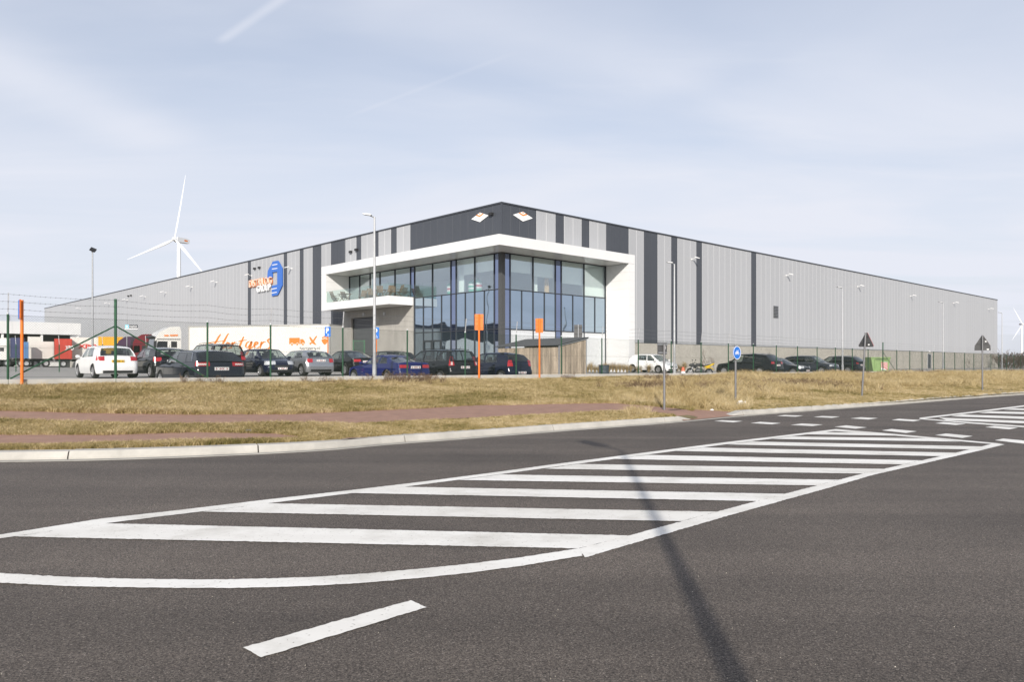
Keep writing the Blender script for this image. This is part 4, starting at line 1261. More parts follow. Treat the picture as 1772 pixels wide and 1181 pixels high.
def car(name, label, c, paint_m, loc, heading, group='parked cars', plate='white', lamps='red', glass=None, rim=True):
    """c: dict of proportions; local x forward, y left, z up, origin on the ground under the centre"""
    root = thing(name, label, 'car', loc, heading, group)
    L, W, H = c['L'], c['W'], c['H']
    hl, hw = L / 2, W / 2
    wr = c.get('wr', 0.315)
    xf = hl - c['fo']; xr = xf - c['wb']
    deck = sorted(c['deck'])                       # (x, z) of the shoulder / bonnet line
    def zdeck(x): return interp(deck, x)
    sill = c.get('sill', 0.22)
    # plan outline, rear centre -> front centre along the left side
    rrx, rry, rb = c.get('rc', (0.22, 0.26, 0.07)); frx, fry, fb = c.get('fc', (0.42, 0.42, 0.12))
    out = []
    for f in np.linspace(0, 1, 6)[:-1]:
        y = (hw - rry) * f; out.append((-hl + rb * (y / hw) ** 2, y))
    x0 = -hl + rb * ((hw - rry) / hw) ** 2
    for th in np.linspace(0, math.pi / 2, 7)[:-1]:
        out.append((x0 + rrx * (1 - math.cos(th)), hw - rry + rry * math.sin(th)))
    x1 = x0 + rrx
    x3 = hl - fb * ((hw - fry) / hw) ** 2; x2 = x3 - frx
    xs = set(np.round(np.linspace(x1, x2, 26), 4))
    ra = wr + 0.055
    for xc in (xr, xf):
        for a in np.linspace(0, math.pi, 15): xs.add(round(xc + ra * math.cos(a), 4))
        xs.add(round(xc + ra + .006, 4)); xs.add(round(xc - ra - .006, 4))
    for x in sorted(xs):
        if x1 <= x <= x2:
            out.append((x, hw * (1 - 0.035 * max(0, (x - 0.2 * hl) / (x2 - .2 * hl)) ** 2 - 0.02 * max(0, (-x - .3 * hl) / hl) ** 2)))
    yf = out[-1][1]
    for th in np.linspace(math.pi / 2, 0, 8)[1:]:
        out.append((x3 - frx * (1 - math.cos(th)), yf - fry + fry * math.sin(th)))
    for f in np.linspace(1, 0, 6)[1:]:
        y = (yf - fry) * f; out.append((hl - fb * (y / hw) ** 2, y))
    out = np.array(out)
    tang = np.gradient(out, axis=0); tang /= np.maximum(1e-9, np.linalg.norm(tang, axis=1))[:, None]
    nrm = np.stack([-tang[:, 1], tang[:, 0]], 1)
    nrm[:, 0] *= 1
    # outward: left side normal must be +y
    flip = np.where(nrm[:, 1] + np.sign(out[:, 0]) * nrm[:, 0] < 0, -1, 1); nrm *= flip[:, None]
    arc_c = np.concatenate([[0], np.cumsum(np.linalg.norm(np.diff(out, axis=0), axis=1))])
    nose_sl = c.get('nose', 0.35); tail_sl = c.get('tail', 0.12)
    def ins(z, x, nx):
        s = 0.055 * max(0, (0.5 - z) / .3) ** 2 + 0.05 * max(0, (z - .62) / .4) ** 2
        s += 0.012 * (1 / (1 + math.exp(-(z - 0.60) * 60)))  * (1 - abs(nx))          # shoulder crease
        if nx > .2: s += nx * (nose_sl * max(0, z - .5) + .12 * max(0, .3 - z))
        if nx < -.2: s += -nx * (tail_sl * max(0, z - .62) + .045 * (1 / (1 + math.exp(-(z - .64) * 50))) + .15 * max(0, .34 - z))
        return s
    def zbot(x, y):
        z = sill
        if y > hw * .55:
            for xc in (xr, xf):
                d = abs(x - xc)
                if d <= ra + .003: z = max(z, wr + math.sqrt(max(0, ra * ra - d * d)))
        return z
    def surf(i, z, off=0.0):
        x, y = out[i]; nx, ny = nrm[i]; k = ins(z, x, nx) - off
        return (x - nx * k, y - ny * k)
    def surf_s(s, z, off=0.0):
        x = np.interp(s, arc_c, out[:, 0]); y = np.interp(s, arc_c, out[:, 1]); nx = np.interp(s, arc_c, nrm[:, 0]); ny = np.interp(s, arc_c, nrm[:, 1])
        k = ins(z, x, nx) - off
        return (x - nx * k, y - ny * k, z)
    nR = 12
    n = len(out)
    body = MB()
    for sgn in (1, -1):
        P = []
        for i in range(n):
            x, y = out[i]; zb = zbot(x, y); zd = zdeck(x)
            col = []
            for r in np.linspace(0, 1, nR):
                z = lerp(zb, zd, r); p = surf(i, z); col.append((p[0], sgn * p[1], z))
            P.append(col)
        body.grid(P)
    crown = c.get('crown', 0.05)
    P = []
    for i in range(n):
        zd = zdeck(out[i][0]); p = surf(i, zd)
        P.append([(p[0], p[1] * u, zd + crown * (1 - u * u) * min(1, p[1] / (hw * .7))) for u in (1, .93, .8, .5, 0, -.5, -.8, -.93, -1)])
    body.grid(P)
    body.v = [tuple(v) for v in body.v]
    bo = body.build('body', paint_m, root, smooth='auto')
    # underside and wheel wells
    g = MB(); g.span((-hl + .15, -hw + .12, sill - .02), (hl - .2, hw - .12, min(z for _, z in deck) - .12)); g.build('underbody', M_TRIM, root)
    # cabin
    cols_ = c['cols']                               # list of (x bottom, x top, kind of the strip that follows)
    wb0 = hw - 0.055 - .05; wt0 = c.get('wt', hw - 0.24)
    xt0, xt1 = cols_[0][1], cols_[-1][1]
    def zr(x):                                      # roof edge height
        f = (x - xt1) / (xt0 - xt1); return H - .045 - c.get('rdrop', .07) * max(0, .55 - f) ** 2 / .3 - .035 * max(0, f - .6) ** 2 / .16
    def cab(xb, xt, v, sg):
        zb = zdeck(xb) - .01; bul = .03 * math.sin(math.pi * v)
        return (lerp(xb, xt, v), sg * (lerp(wb0, wt0, v) + bul), lerp(zb, zr(xt), v))
    vv = [0, .07, .3, .6, .88, 1.0]
    frame = MB(); wins = []
    for sg in (1, -1):
        for k in range(len(cols_) - 1):
            a, b = cols_[k], cols_[k + 1]
            for q in range(len(vv) - 1):
                quad = [cab(a[0], a[1], vv[q], sg), cab(b[0], b[1], vv[q], sg), cab(b[0], b[1], vv[q + 1], sg), cab(a[0], a[1], vv[q + 1], sg)]
                if a[2] == 'g' and 1 <= q <= 3: continue
                frame.add(quad, [(0, 1, 2, 3)])
            if a[2] == 'g':
                m = MB(); rows = []
                for v in (.07, .3, .6, .88):
                    pa = cab(a[0], a[1], v, sg); pb2 = cab(b[0], b[1], v, sg)
                    rows.append([(lerp(pa[0], pb2[0], t), lerp(pa[1], pb2[1], t) - sg * .006, lerp(pa[2], pb2[2], t)) for t in (0, .5, 1)])
                m.grid(rows); wins.append(('side_window', m, k))
    rc = c.get('rcrown', .045)
    def screen(xb, xt, bowb, bowt, front):
        us = [1, .9, .5, 0, -.5, -.9, -1]; vs = [0, .05, .35, .7, .93, 1.0]
        G = [[None] * len(us) for _ in vs]
        for i, v in enumerate(vs):
            for j, u in enumerate(us):
                e = cab(xb, xt, v, 1)
                G[i][j] = (e[0] + lerp(bowb, bowt, v) * (1 - u * u), e[1] * u, e[2] + (lerp(crown * .7, rc, v)) * (1 - u * u))
        for i in range(len(vs) - 1):
            for j in range(len(us) - 1):
                if 1 <= i <= 3 and 1 <= j <= 4: continue
                frame.add([G[i][j], G[i][j + 1], G[i + 1][j + 1], G[i + 1][j]], [(0, 1, 2, 3)])
        m = MB(); m.grid([[(p[0], p[1], p[2]) for p in row[1:-1]] for row in G[1:5]])
        wins.append(('windscreen' if front else 'rear_window', m, -1))
    screen(cols_[0][0], cols_[0][1], c.get('bow', .16), .05, True)
    screen(cols_[-1][0], cols_[-1][1], -c.get('rbow', .05), -.03, False)
    P = []
    for x in np.linspace(xt0, xt1, 12):
        f = (x - xt1) / (xt0 - xt1)
        P.append([(x + (.05 * f - .03 * (1 - f)) * (1 - u * u), wt0 * u, zr(x) + rc * (1 - u * u)) for u in (1, .9, .5, 0, -.5, -.9, -1)])
    frame.grid(P)
    frame.build('roof', paint_m, root, smooth='auto')
    priv = c.get('privacy', ())
    for nm, m, k in wins:
        gm = M_CGDARK if (k in priv or (nm == 'rear_window' and 'rear' in priv)) else M_CGLASS
        m.build(nm, glass or gm, root, smooth=True)
    # interior
    g = MB(); xm = (cols_[0][0] + cols_[-1][0]) / 2; zi = zdeck(xm)
    for xx in ((cols_[0][0] - 1.15), (cols_[0][0] - 2.0)):
        for sy in (-.36, .36):
            g.box((xx, sy, zi + .02), (.16, .44, .28), Matrix.Rotation(-.2, 3, 'Y')); g.box((xx - .05, sy, zi + .24), (.1, .24, .15))
    g.box((cols_[0][0] - .3, 0, zi - .02), (.3, W * .7, .12))
    g.build('seats', M_SEAT, root)
    # wheels
    for xc in (xr, xf):
        for sg in (1, -1): wheel_parts(root, xc, sg * (hw - .125), wr, .22, sg)
    # patches on the body surface
    S = arc_c[-1]
    def patch(s0, s1, z0, z1, material, name_, off=.012, both=True, sk=0.0, nz=3):
        for sg in ((1, -1) if both else (1,)):
            m = MB(); rows = []
            for s in np.linspace(s0, s1, 9):
                f = (s - s0) / (s1 - s0)
                rows.append([(lambda p: (p[0], sg * p[1], p[2]))(surf_s(s, lerp(z0 + sk * f, z1 + sk * .3 * f, r), off)) for r in np.linspace(0, 1, nz)])
            m.grid(rows)
            # rim down to the body so that the lamp is a body of its own
            e0 = [rows[0][0]] + [r[0] for r in rows]; m.build(name_, material, root, smooth=True)
    tl = c.get('tl', (.52, .95, .72, .95)); hd = c.get('hd', (.45, 1.0, .58, .76))
    patch(tl[0], tl[1], tl[2], tl[3], M_TAIL, 'taillight')
    if lamps == 'white': patch(tl[0] + .1, tl[1] - .12, tl[2] + .03, tl[2] + (tl[3] - tl[2]) * .55, M_TAILW, 'reverse_lamp', .018)
    patch(S - hd[1], S - hd[0], hd[2], hd[3], M_HEAD, 'headlight', sk=c.get('hsk', .03))
    patch(S - .42, S - .0, .46, .60, M_TRIM, 'grille', .008)
    patch(S - .6, S - .0, .24, .36, M_TRIM, 'air_intake', .008)
    patch(0.0, .62, .24, .36, M_TRIM, 'rear_valance', .008)
    # door seams and handles
    m = MB()
    sx = lambda x: float(np.interp(x, out[6:-6, 0], arc_c[6:-6]))
    for xq in c.get('doors', ()):
        for sg in (1, -1):
            ps = [surf_s(sx(xq), z, .003) for z in np.linspace(sill + .1, zdeck(xq) - .02, 6)]
            pe = [surf_s(sx(xq) + .016, z, .003) for z in np.linspace(sill + .1, zdeck(xq) - .02, 6)]
            m.grid([[(p[0], sg * p[1], p[2]) for p in ps], [(p[0], sg * p[1], p[2]) for p in pe]])
    if m.v: m.build('door_seam', M_TRIM, root)
    for xq in c.get('handles', ()):
        for sg in (1, -1):
            p = surf_s(sx(xq), zdeck(xq) - .12, .02); g = MB(); g.box((p[0], sg * p[1], p[2]), (.18, .03, .035)); g.build('door_handle', paint_m, root)
    # mirrors
    for sg in (1, -1):
        xm = cols_[0][0] - .22; g = MB()
        g.lathe([(0, -.09), (.06, -.085), (.085, -.04), (.085, .04), (.06, .085), (0, .09)], 10, 'y')
        g.v = [(xm + v[0] * .8, sg * (hw + .06) + v[1], zdeck(xm) + .08 + v[2] * .9) for v in g.v]
        g.bar((xm, sg * (hw - .1), zdeck(xm) + .02), (xm, sg * (hw + .02), zdeck(xm) + .06), .06)
        g.build('door_mirror', paint_m, root, smooth='auto')
    # number plates
    zp = c.get('zp', .80)
    for rear in (True, False):
        z = zp if rear else .42
        p = surf_s(0, z, .015) if rear else surf_s(S, z, .02)
        pl = bpy.data.objects.new('number_plate', None); COL.objects.link(pl); pl.parent = root; pl.location = (p[0], 0, z)
        g = MB(); g.box((0, 0, 0), (.02, .52, .115)); g.build('plate', M_PLATEY if plate == 'yellow' else M_PLATE, pl)
        g = MB()
        for k in range(7):
            if k in (1, 5): continue
            g.box(((-.012 if rear else .012), -.19 + .064 * k, 0), (.004, .034, .065))
        g.build('plate_print', M_PCHAR if plate != 'yellow' else M_TRIM, pl)
    if rear and c.get('badge', True):
        p = surf_s(0, c.get('zbadge', .93), .01); g = MB(); g.cyl((p[0] - .012, 0, p[2]), (p[0] + .01, 0, p[2]), .05, n=12); g.build('badge', M_CHROME, root)
    # aerial
    g = MB(); g.cyl((xt1 + .15, 0, H - .04), (xt1 + .02, 0, H + .1), .008, n=5); g.build('aerial', M_TRIM, root)
    if c.get('rails'):
        for sg in (1, -1):
            g = MB(); pts = [(x, sg * (wt0 - .02), zr(x) + .06) for x in np.linspace(xt0 - .25, xt1 + .2, 8)]
            g.tube(pts, .016, 6); g.build('roof_rail', M_CHROME if c['rails'] == 'chrome' else M_TRIM, root)
    if c.get('chrome'):
        for sg in (1, -1):
            g = MB(); pts = [cab(a, b, .9, sg) for a, b, _ in cols_[1:-1]]
            a, b, _ = cols_[-2]; pts += [cab(a + .02, b - .02, v, sg) for v in (.6, .3, .07)]
            pts = [(p[0], p[1] + sg * .01, p[2]) for p in pts]; g.tube(pts, .012, 5); g.build('window_trim', M_CHROME, root)
    return root

HATCH = dict(L=4.22, W=1.76, H=1.51, wb=2.6, fo=.88, deck=[(-2.2, 1.0), (-1.5, .99), (.6, .93), (1.0, .92), (1.75, .78), (2.15, .66)],
             cols=[(1.05, .28, 'p'), (.86, .16, 'g'), (-.02, -.12, 'p'), (-.12, -.2, 'g'), (-1.05, -.95, 'p'), (-1.95, -1.62, 'p')], tl=(.55, 1.0, .80, 1.02), doors=(.98, -.07, -.95), handles=(.12, -.88), zp=.78, rdrop=.09)
HATCH2 = dict(HATCH, L=4.1, H=1.46, deck=[(-2.2, 1.0), (-1.5, .98), (.6, .91), (1.0, .9), (1.7, .76), (2.1, .64)], tl=(.5, .95, .78, .98))
AUDI3 = dict(HATCH, L=4.18, W=1.74, H=1.43, cols=[(1.0, .28, 'p'), (.82, .14, 'g'), (-.35, -.45, 'p'), (-.46, -.54, 'g'), (-1.35, -1.2, 'p'), (-1.98, -1.5, 'p')], tl=(.5, .86, .74, .94), doors=(.95, -.4), handles=(-.25,), zp=.84)
WAGON = dict(L=4.81, W=1.85, H=1.48, wb=2.82, fo=.98, wr=.33, deck=[(-2.45, 1.02), (-1.6, 1.0), (.7, .93), (1.15, .93), (1.95, .8), (2.42, .66)],
             cols=[(1.1, .3, 'p'), (.9, .16, 'g'), (0, -.12, 'p'), (-.1, -.2, 'g'), (-1.0, -.95, 'p'), (-1.06, -1.02, 'g'), (-1.75, -1.5, 'p'), (-2.28, -1.72, 'p')], tl=(.42, 1.02, .86, 1.03), doors=(1.05, -.05, -1.0), handles=(.1, -.9), zp=.76, chrome=True, privacy=('rear', 3, 5), zbadge=.9)
MPV = dict(L=4.47, W=1.8, H=1.64, wb=2.7, fo=.9, wr=.32, deck=[(-2.3, 1.08), (-1.6, 1.06), (.8, 1.0), (1.3, .98), (1.9, .84), (2.25, .7)],
           cols=[(1.42, .42, 'p'), (1.18, .26, 'g'), (.12, .02, 'p'), (.02, -.08, 'g'), (-.98, -.92, 'p'), (-1.06, -1.0, 'g'), (-1.78, -1.6, 'p'), (-2.1, -1.85, 'p')], tl=(.62, .98, .86, 1.28), doors=(1.2, .05, -.98), handles=(.2, -.85), zp=.78, rails='black', zbadge=1.0)
NOTE = dict(L=4.08, W=1.69, H=1.53, wb=2.6, fo=.8, wr=.31, deck=[(-2.1, 1.05), (-1.4, 1.02), (.7, .95), (1.1, .93), (1.7, .8), (2.05, .68)],
            cols=[(1.2, .4, 'p'), (1.0, .26, 'g'), (.08, .0, 'p'), (-.02, -.1, 'g'), (-.95, -.85, 'p'), (-1.86, -1.5, 'p')], tl=(.55, .92, .82, 1.12), doors=(1.0, .02, -.9), handles=(.18, -.78), zp=.5, rdrop=.1, zbadge=.92, privacy=('rear',))
COUPE = dict(L=4.58, W=1.78, H=1.375, wb=2.76, fo=.78, wr=.33, deck=[(-2.3, .96), (-1.75, 1.0), (-1.2, .95), (.5, .9), (.95, .89), (1.7, .79), (2.25, .64)],
             cols=[(.95, .05, 'p'), (.75, -.08, 'g'), (-.42, -.48, 'p'), (-.5, -.56, 'g'), (-1.15, -.92, 'p'), (-1.72, -1.0, 'p')], tl=(.38, .86, .76, .9), doors=(.85, -.5), handles=(-.35,), zp=.79, rdrop=.13, zbadge=.93, nose=.3, rbow=.12, wt=.60)
SUV = dict(L=5.0, W=1.95, H=1.72, wb=2.98, fo=.92, wr=.37, sill=.3, deck=[(-2.55, 1.12), (-1.7, 1.1), (.8, 1.04), (1.25, 1.04), (2.0, .95), (2.45, .8)],
           cols=[(1.22, .38, 'p'), (1.02, .24, 'g'), (.08, 0, 'p'), (-.02, -.1, 'g'), (-.95, -.95, 'p'), (-1.03, -1.03, 'g'), (-1.75, -1.5, 'p'), (-2.32, -1.75, 'p')], tl=(.5, .98, .95, 1.12), doors=(1.1, .02, -1.0), handles=(.15, -.88), zp=.84, rails='chrome', zbadge=1.02, privacy=(3, 5, 'rear'), hd=(.4, .95, .72, .88))
SUV2 = dict(SUV, L=4.69, W=1.9, H=1.65, wb=2.86, deck=[(-2.4, 1.12), (-1.6, 1.1), (.8, 1.03), (1.2, 1.03), (1.9, .94), (2.3, .8)])
CITY = dict(L=3.99, W=1.72, H=1.49, wb=2.47, fo=.86, wr=.30, deck=[(-2.0, 1.0), (-1.3, .97), (.75, .92), (1.15, .9), (1.65, .78), (1.95, .68)],
            cols=[(1.12, .35, 'p'), (.92, .2, 'g'), (.05, -.04, 'p'), (-.05, -.12, 'g'), (-.95, -.85, 'p'), (-1.8, -1.45, 'p')], tl=(.52, .9, .82, 1.05), doors=(1.0, 0, -.9), handles=(.12, -.82), rdrop=.1, hd=(.35, 1.0, .6, .80), nose=.42)
SEDAN = dict(COUPE, H=1.45, tl=(.38, .86, .78, .92))
P_WHITE = paint('white', (0.80, 0.80, 0.79)); P_BLACK = paint('black', (0.007, 0.007, 0.008)); P_GREYB = paint('blue_grey', (0.014, 0.017, 0.026), .4)
P_NAVY = paint('navy', (0.008, 0.011, 0.03), .3); P_SILVER = paint('silver', (0.40, 0.41, 0.43), .75, .33); P_BLUE = paint('royal_blue', (0.010, 0.016, 0.10), .3)
P_ANTH = paint('anthracite', (0.012, 0.013, 0.016), .5); P_BROWN = paint('dark_brown', (0.016, 0.013, 0.013), .4); P_GRAPH = paint('graphite', (0.028, 0.032, 0.042), .6)
H_UL = ANG + math.pi / 2
def at_rear(t, d, c, fwd=True):
    """ground position and heading for a car whose end nearest the fence sits at (t, d)"""
    dd = d + c['L'] / 2
    x, y = LW(t, dd)
    zf = 0.5 * (zlot(t, dd - 1.3) + zlot(t, dd + 1.3))
    return (x, y, zf), (H_UL if fwd else H_UL + math.pi)
def add_car(name, label, c, pm, t, d, fwd=True, **k):
    loc, h = at_rear(t, d, c, fwd)
    r = car(name, label, c, pm, loc, h + k.pop('turn', 0.0), **k)
    za, zb = zlot(t, d + c['L'] / 2 - 1.3), zlot(t, d + c['L'] / 2 + 1.3)
    pitch = math.atan2(zb - za, 2.6) * (1 if fwd else -1)
    r.rotation_euler = (Matrix.Rotation(r.rotation_euler.z, 3, 'Z') @ Matrix.Rotation(-pitch, 3, 'Y')).to_euler()
    return r
D1, D2 = 1.8, 11.5
add_car('hatchback_car', 'white hatchback with yellow number plate at the left end of the parking', HATCH, P_WHITE, t_at(205, D2), D2, plate='yellow')
add_car('hatchback_car', 'black hatchback parked right beside the white hatchback', HATCH2, P_BLACK, t_at(300, D2), D2)
add_car('estate_car', 'dark blue-grey estate car behind the fence, rear towards the road', WAGON, P_GREYB, t_at(385, D1), D1, lamps='white')
add_car('people_carrier', 'dark brown people carrier showing above the blue-grey estate car', dict(MPV, H=1.69), P_BROWN, t_at(399, D2), D2)
add_car('city_car', 'navy hatchback with its front to the road beside the silver car', CITY, P_NAVY, t_at(489, D2), D2, fwd=False)
add_car('hatchback_car', 'silver three-door hatchback with its rear to the road', AUDI3, P_SILVER, t_at(557, D2), D2)
add_car('saloon_car', 'black car behind the royal blue coupe, left of the lamp post', SEDAN, P_BLACK, t_at(636, D2), D2)
add_car('coupe_car', 'royal blue coupe behind the fence at the tall lamp post', COUPE, P_BLUE, t_at(721, D1), D1)
add_car('saloon_car', 'dark car mostly hidden between the blue coupe and the black people carrier', HATCH2, P_ANTH, t_at(704, D2), D2)
add_car('people_carrier', 'black people carrier with large red and clear tail lamps', MPV, P_ANTH, t_at(807, D1), D1, lamps='white')
add_car('hatchback_car', 'dark navy hatchback parked nearest the wooden shed', NOTE, P_NAVY, t_at(904, D1), D1)
add_car('city_car', 'small white hatchback seen side-on by the white wall', CITY, P_WHITE, t_at(1166, 8.6), 8.6, fwd=False)
add_car('suv_car', 'large black sport utility car behind the blue cycle sign', SUV, P_BLACK, t_at(1349, 2.2), 2.2)
add_car('saloon_car', 'low dark saloon with its front to the road, between two big dark cars', SEDAN, P_GRAPH, t_at(1398, 2.0), 2.0, fwd=False)
add_car('suv_car', 'graphite sport utility car with its headlamps towards the road', SUV2, P_GRAPH, t_at(1449, 2.2), 2.2, fwd=False)
add_car('suv_car', 'dark sport utility car parked next to the green skip', SUV2, P_ANTH, t_at(1493, 2.2), 2.2)

# ================================================================== LORRIES
P_CREAM = mat('paint_truck_white', (0.66, 0.65, 0.61), 0.4, var=0.04, scale=0.8, coat=.5)
P_RED = mat('paint_dark_red', (0.14, 0.012, 0.018), 0.4, var=0.08, coat=.6); P_PURP = mat('paint_plum', (0.06, 0.03, 0.06), 0.4, var=0.08, coat=.6)
M_CHAS = mat('chassis_black', (0.02, 0.02, 0.021), 0.7, var=0.15)
M_BOXW = mat('trailer_white', (0.68, 0.66, 0.61), 0.45, var=0.05, scale=0.5); M_BOXR = mat('container_red', (0.48, 0.05, 0.03), 0.5, var=0.12, scale=1.0)
M_YEL = mat('container_yellow', (0.70, 0.36, 0.02), 0.5, var=0.08); M_REDTXT = mat('red_lettering', (0.62, 0.03, 0.02), 0.5, var=0.02); M_DBLUE = mat('tarpaulin_navy', (0.02, 0.03, 0.10), 0.6, var=0.15); M_LBLUE = mat('panel_blue', (0.10, 0.22, 0.42), 0.5, var=0.08)
def truck_wheel(parent, x, y, r=.5, out=-1):
    if parent.name.startswith('tractor_cab'):
        wl = None
    else:
        wl = bpy.data.objects.new('wheel', None); COL.objects.link(wl); wl.parent = parent; wl.location = (x, y, r)
    if 'truck' not in WCACHE:
        g = MB(); g.lathe([(r * .56, -.15), (r * .9, -.15), (r, -.1), (r, .1), (r * .9, .15), (r * .56, .15)], 22, 'y'); a = g.mesh('tyre', 'auto'); a.materials.append(M_TYRE)
        g = MB(); g.lathe([(0, .10), (.12, .10), (.14, .02), (r * .45, .0), (r * .5, .12), (r * .58, .14)], 22, 'y'); b = g.mesh('rim', 'auto'); b.materials.append(M_LAMPG)
        WCACHE['truck'] = (a, b)
    for nm, me in zip(('tyre', 'rim'), WCACHE['truck']):
        o = obj(nm, me, None, wl or parent, None if wl else (x, y, r))
        if out < 0: o.rotation_euler = (0, 0, math.pi)
def cab(root, xb, pm, name_parts=''):
    """cab-over tractor, front towards -x; xb = x of the cab's rear wall; near side y=0, far side y=2.5"""
    pr = [(xb, .95), (xb, 3.55), (xb - .1, 3.92), (xb - .9, 3.88), (xb - 1.75, 3.42), (xb - 2.05, 2.95), (xb - 2.28, 1.75), (xb - 2.36, 1.35), (xb - 2.36, .55), (xb - 2.2, .38), (xb - 1.75, .38), (xb - 1.72, .95)]
    m = MB(); m.prism(pr, 2.44, lambda a, b, h: (a, .03 + h, b)); cb = m.build('cab', pm, root)
    def side(poly, mt, nm, off=.022):
        g = MB(); g.prism(poly, .02, lambda a, b, h: (a, .03 - off + h, b)); g.build(nm, mt, root)
    side([(xb - 2.0, 1.9), (xb - 1.88, 2.62), (xb - 1.12, 2.62), (xb - 1.12, 1.85), (xb - 1.9, 1.82)], M_CGDARK, 'side_window')
    side([(xb - .82, 2.1), (xb - .82, 2.62), (xb - .35, 2.62), (xb - .35, 2.1)], M_TRIM, 'sleeper_window')
    side([(xb - 1.95, 2.76), (xb - .06, 2.78), (xb - .06, 2.84), (xb - 1.95, 2.82)], M_TRIM, 'roof_seam')
    g = MB(); g.add([(xb - 2.10, .2, 2.86), (xb - 2.10, 2.3, 2.86), (xb - 2.30, 2.38, 1.78), (xb - 2.30, .12, 1.78)], [(0, 1, 2, 3)]); g.build('windscreen', M_CGDARK, root)
    g = MB(); g.box((xb - 2.22, 1.25, 2.98), (.35, 2.4, .14), Matrix.Rotation(.35, 3, 'Y')); g.build('sun_visor', M_TRIM, root)
    g = MB(); g.box((xb - 2.4, 1.25, .62), (.12, 2.46, .44)); g.build('bumper', pm, root)
    g = MB(); g.box((xb - 2.39, 1.25, 1.2), (.06, 1.7, .5)); g.build('grille', M_TRIM, root)
    for yy in (.35, 2.15):
        g = MB(); g.box((xb - 2.45, yy, .66), (.06, .42, .2)); g.build('headlight', M_HEAD, root)
    for yy, s in ((-.12, 1), (2.62, -1)):
        g = MB(); g.box((xb - 2.15, yy, 2.25), (.14, .22, .75)); g.bar((xb - 2.1, yy, 2.6), (xb - 1.95, yy + .2 * s, 2.7), .04); g.build('mirror', M_TRIM, root)
    truck_wheel(root, xb - 1.25, .17); truck_wheel(root, xb - 1.25, 2.33, out=1)
    g = MB(); g.lathe([(.56, -.2), (.6, -.18), (.6, .12), (.56, .14)], 20, 'y'); g.v = [(xb - 1.25 + v[0], .2 + v[1], max(.5, .5 + v[2])) for v in g.v]; g.build('mudguard', M_CHAS, root)
def chassis(root, x0, x1, axles):
    g = MB()
    for yy in (.8, 1.7): g.span((x0, yy - .06, .8), (x1, yy + .06, 1.12))
    for x in axles: g.cyl((x, .3, .5), (x, 2.2, .5), .07, n=8)
    g.build('chassis', M_CHAS, root)
    for x in axles:
        truck_wheel(root, x, .17); truck_wheel(root, x, 2.33, out=1)
def hull(pA, pB):
    A = np.array(pA); B = np.array(pB); L = float(np.linalg.norm(B - A)); e = (B - A) / L
    return A, e, L, math.atan2(e[1], e[0])
def lot_z(p):
    v = np.array(p) - P0; return zlot(float(v @ UR), float(v @ UL))
# --- white articulated lorry with orange script
pB = ((570 - CXP) / FPX * 62.6, 62.6); pA = (pB[0] - 13.6 * math.cos(math.radians(15)), pB[1] + 13.6 * math.sin(math.radians(15)))
A, e, TL, th = hull(pA, pB)
zl = LOTZ
lor = thing('articulated_lorry', 'white articulated lorry with orange script lettering parked behind the cars', 'lorry', (float(A[0]), float(A[1]), zl), th)
def tx(px): return on_line(px, A, e)[0]
def tz(px, py): return zat(py, on_line(px, A, e)[1]) - zl
HT = 3.97
g = MB(); g.span((0, 0, 1.22), (TL, 2.5, HT - .06)); box = g.build('box_body', M_BOXW, lor)
g = MB()
g.span((-.03, -.03, HT - .12), (TL + .03, .05, HT)); g.span((-.03, 2.45, HT - .12), (TL + .03, 2.53, HT)); g.span((-.02, .05, HT - .1), (TL + .02, 2.45, HT - .02))
g.build('roof_rail', mat('rail_grey', (.5, .49, .46), .4, .4), lor)
g = MB(); g.span((-.03, -.03, 1.12), (TL + .03, .04, 1.30)); g.build('side_rail', mat('rail_grey', (.5, .49, .46), .4, .4), lor)
for x in (-.03, TL - .09):
    g = MB(); g.span((x, -.035, 1.1), (x + .12, .03, HT)); g.build('corner_post', mat('rail_grey', (.5, .49, .46), .4, .4), lor)
chassis(lor, .5, TL - .2, (TL - 1.8, TL - 3.15, TL - 4.5))
truck_wheel(lor, .9, .17); truck_wheel(lor, .9, 2.33, out=1)
g = MB(); g.span((4.5, .05, .5), (9.0, .1, 1.05)); g.build('side_guard', M_CHAS, lor)
g = MB(); g.span((TL - .15, .1, .45), (TL - .05, 2.4, .62)); g.build('underrun_bar', M_CHAS, lor)
g = MB(); g.span((-3.2, .7, .7), (1.8, 1.8, 1.0)); g.span((-1.0, .1, .45), (.1, .75, 1.0)); tfr = g.build('tractor_frame', M_CHAS, lor)
g = MB(); g.span((-.75, .15, 1.6), (-.7, 2.35, 3.7)); pass
TH = math.radians(52)
trc = bpy.data.objects.new('tractor_cab', None); COL.objects.link(trc); trc.parent = lor
pv = Vector((0.1, 1.25, 0)); trc.rotation_euler = (0, 0, TH); trc.location = pv - Matrix.Rotation(TH, 3, 'Z') @ pv + Vector((-1.25, .2, 0))
cab(trc, -.8, P_CREAM)
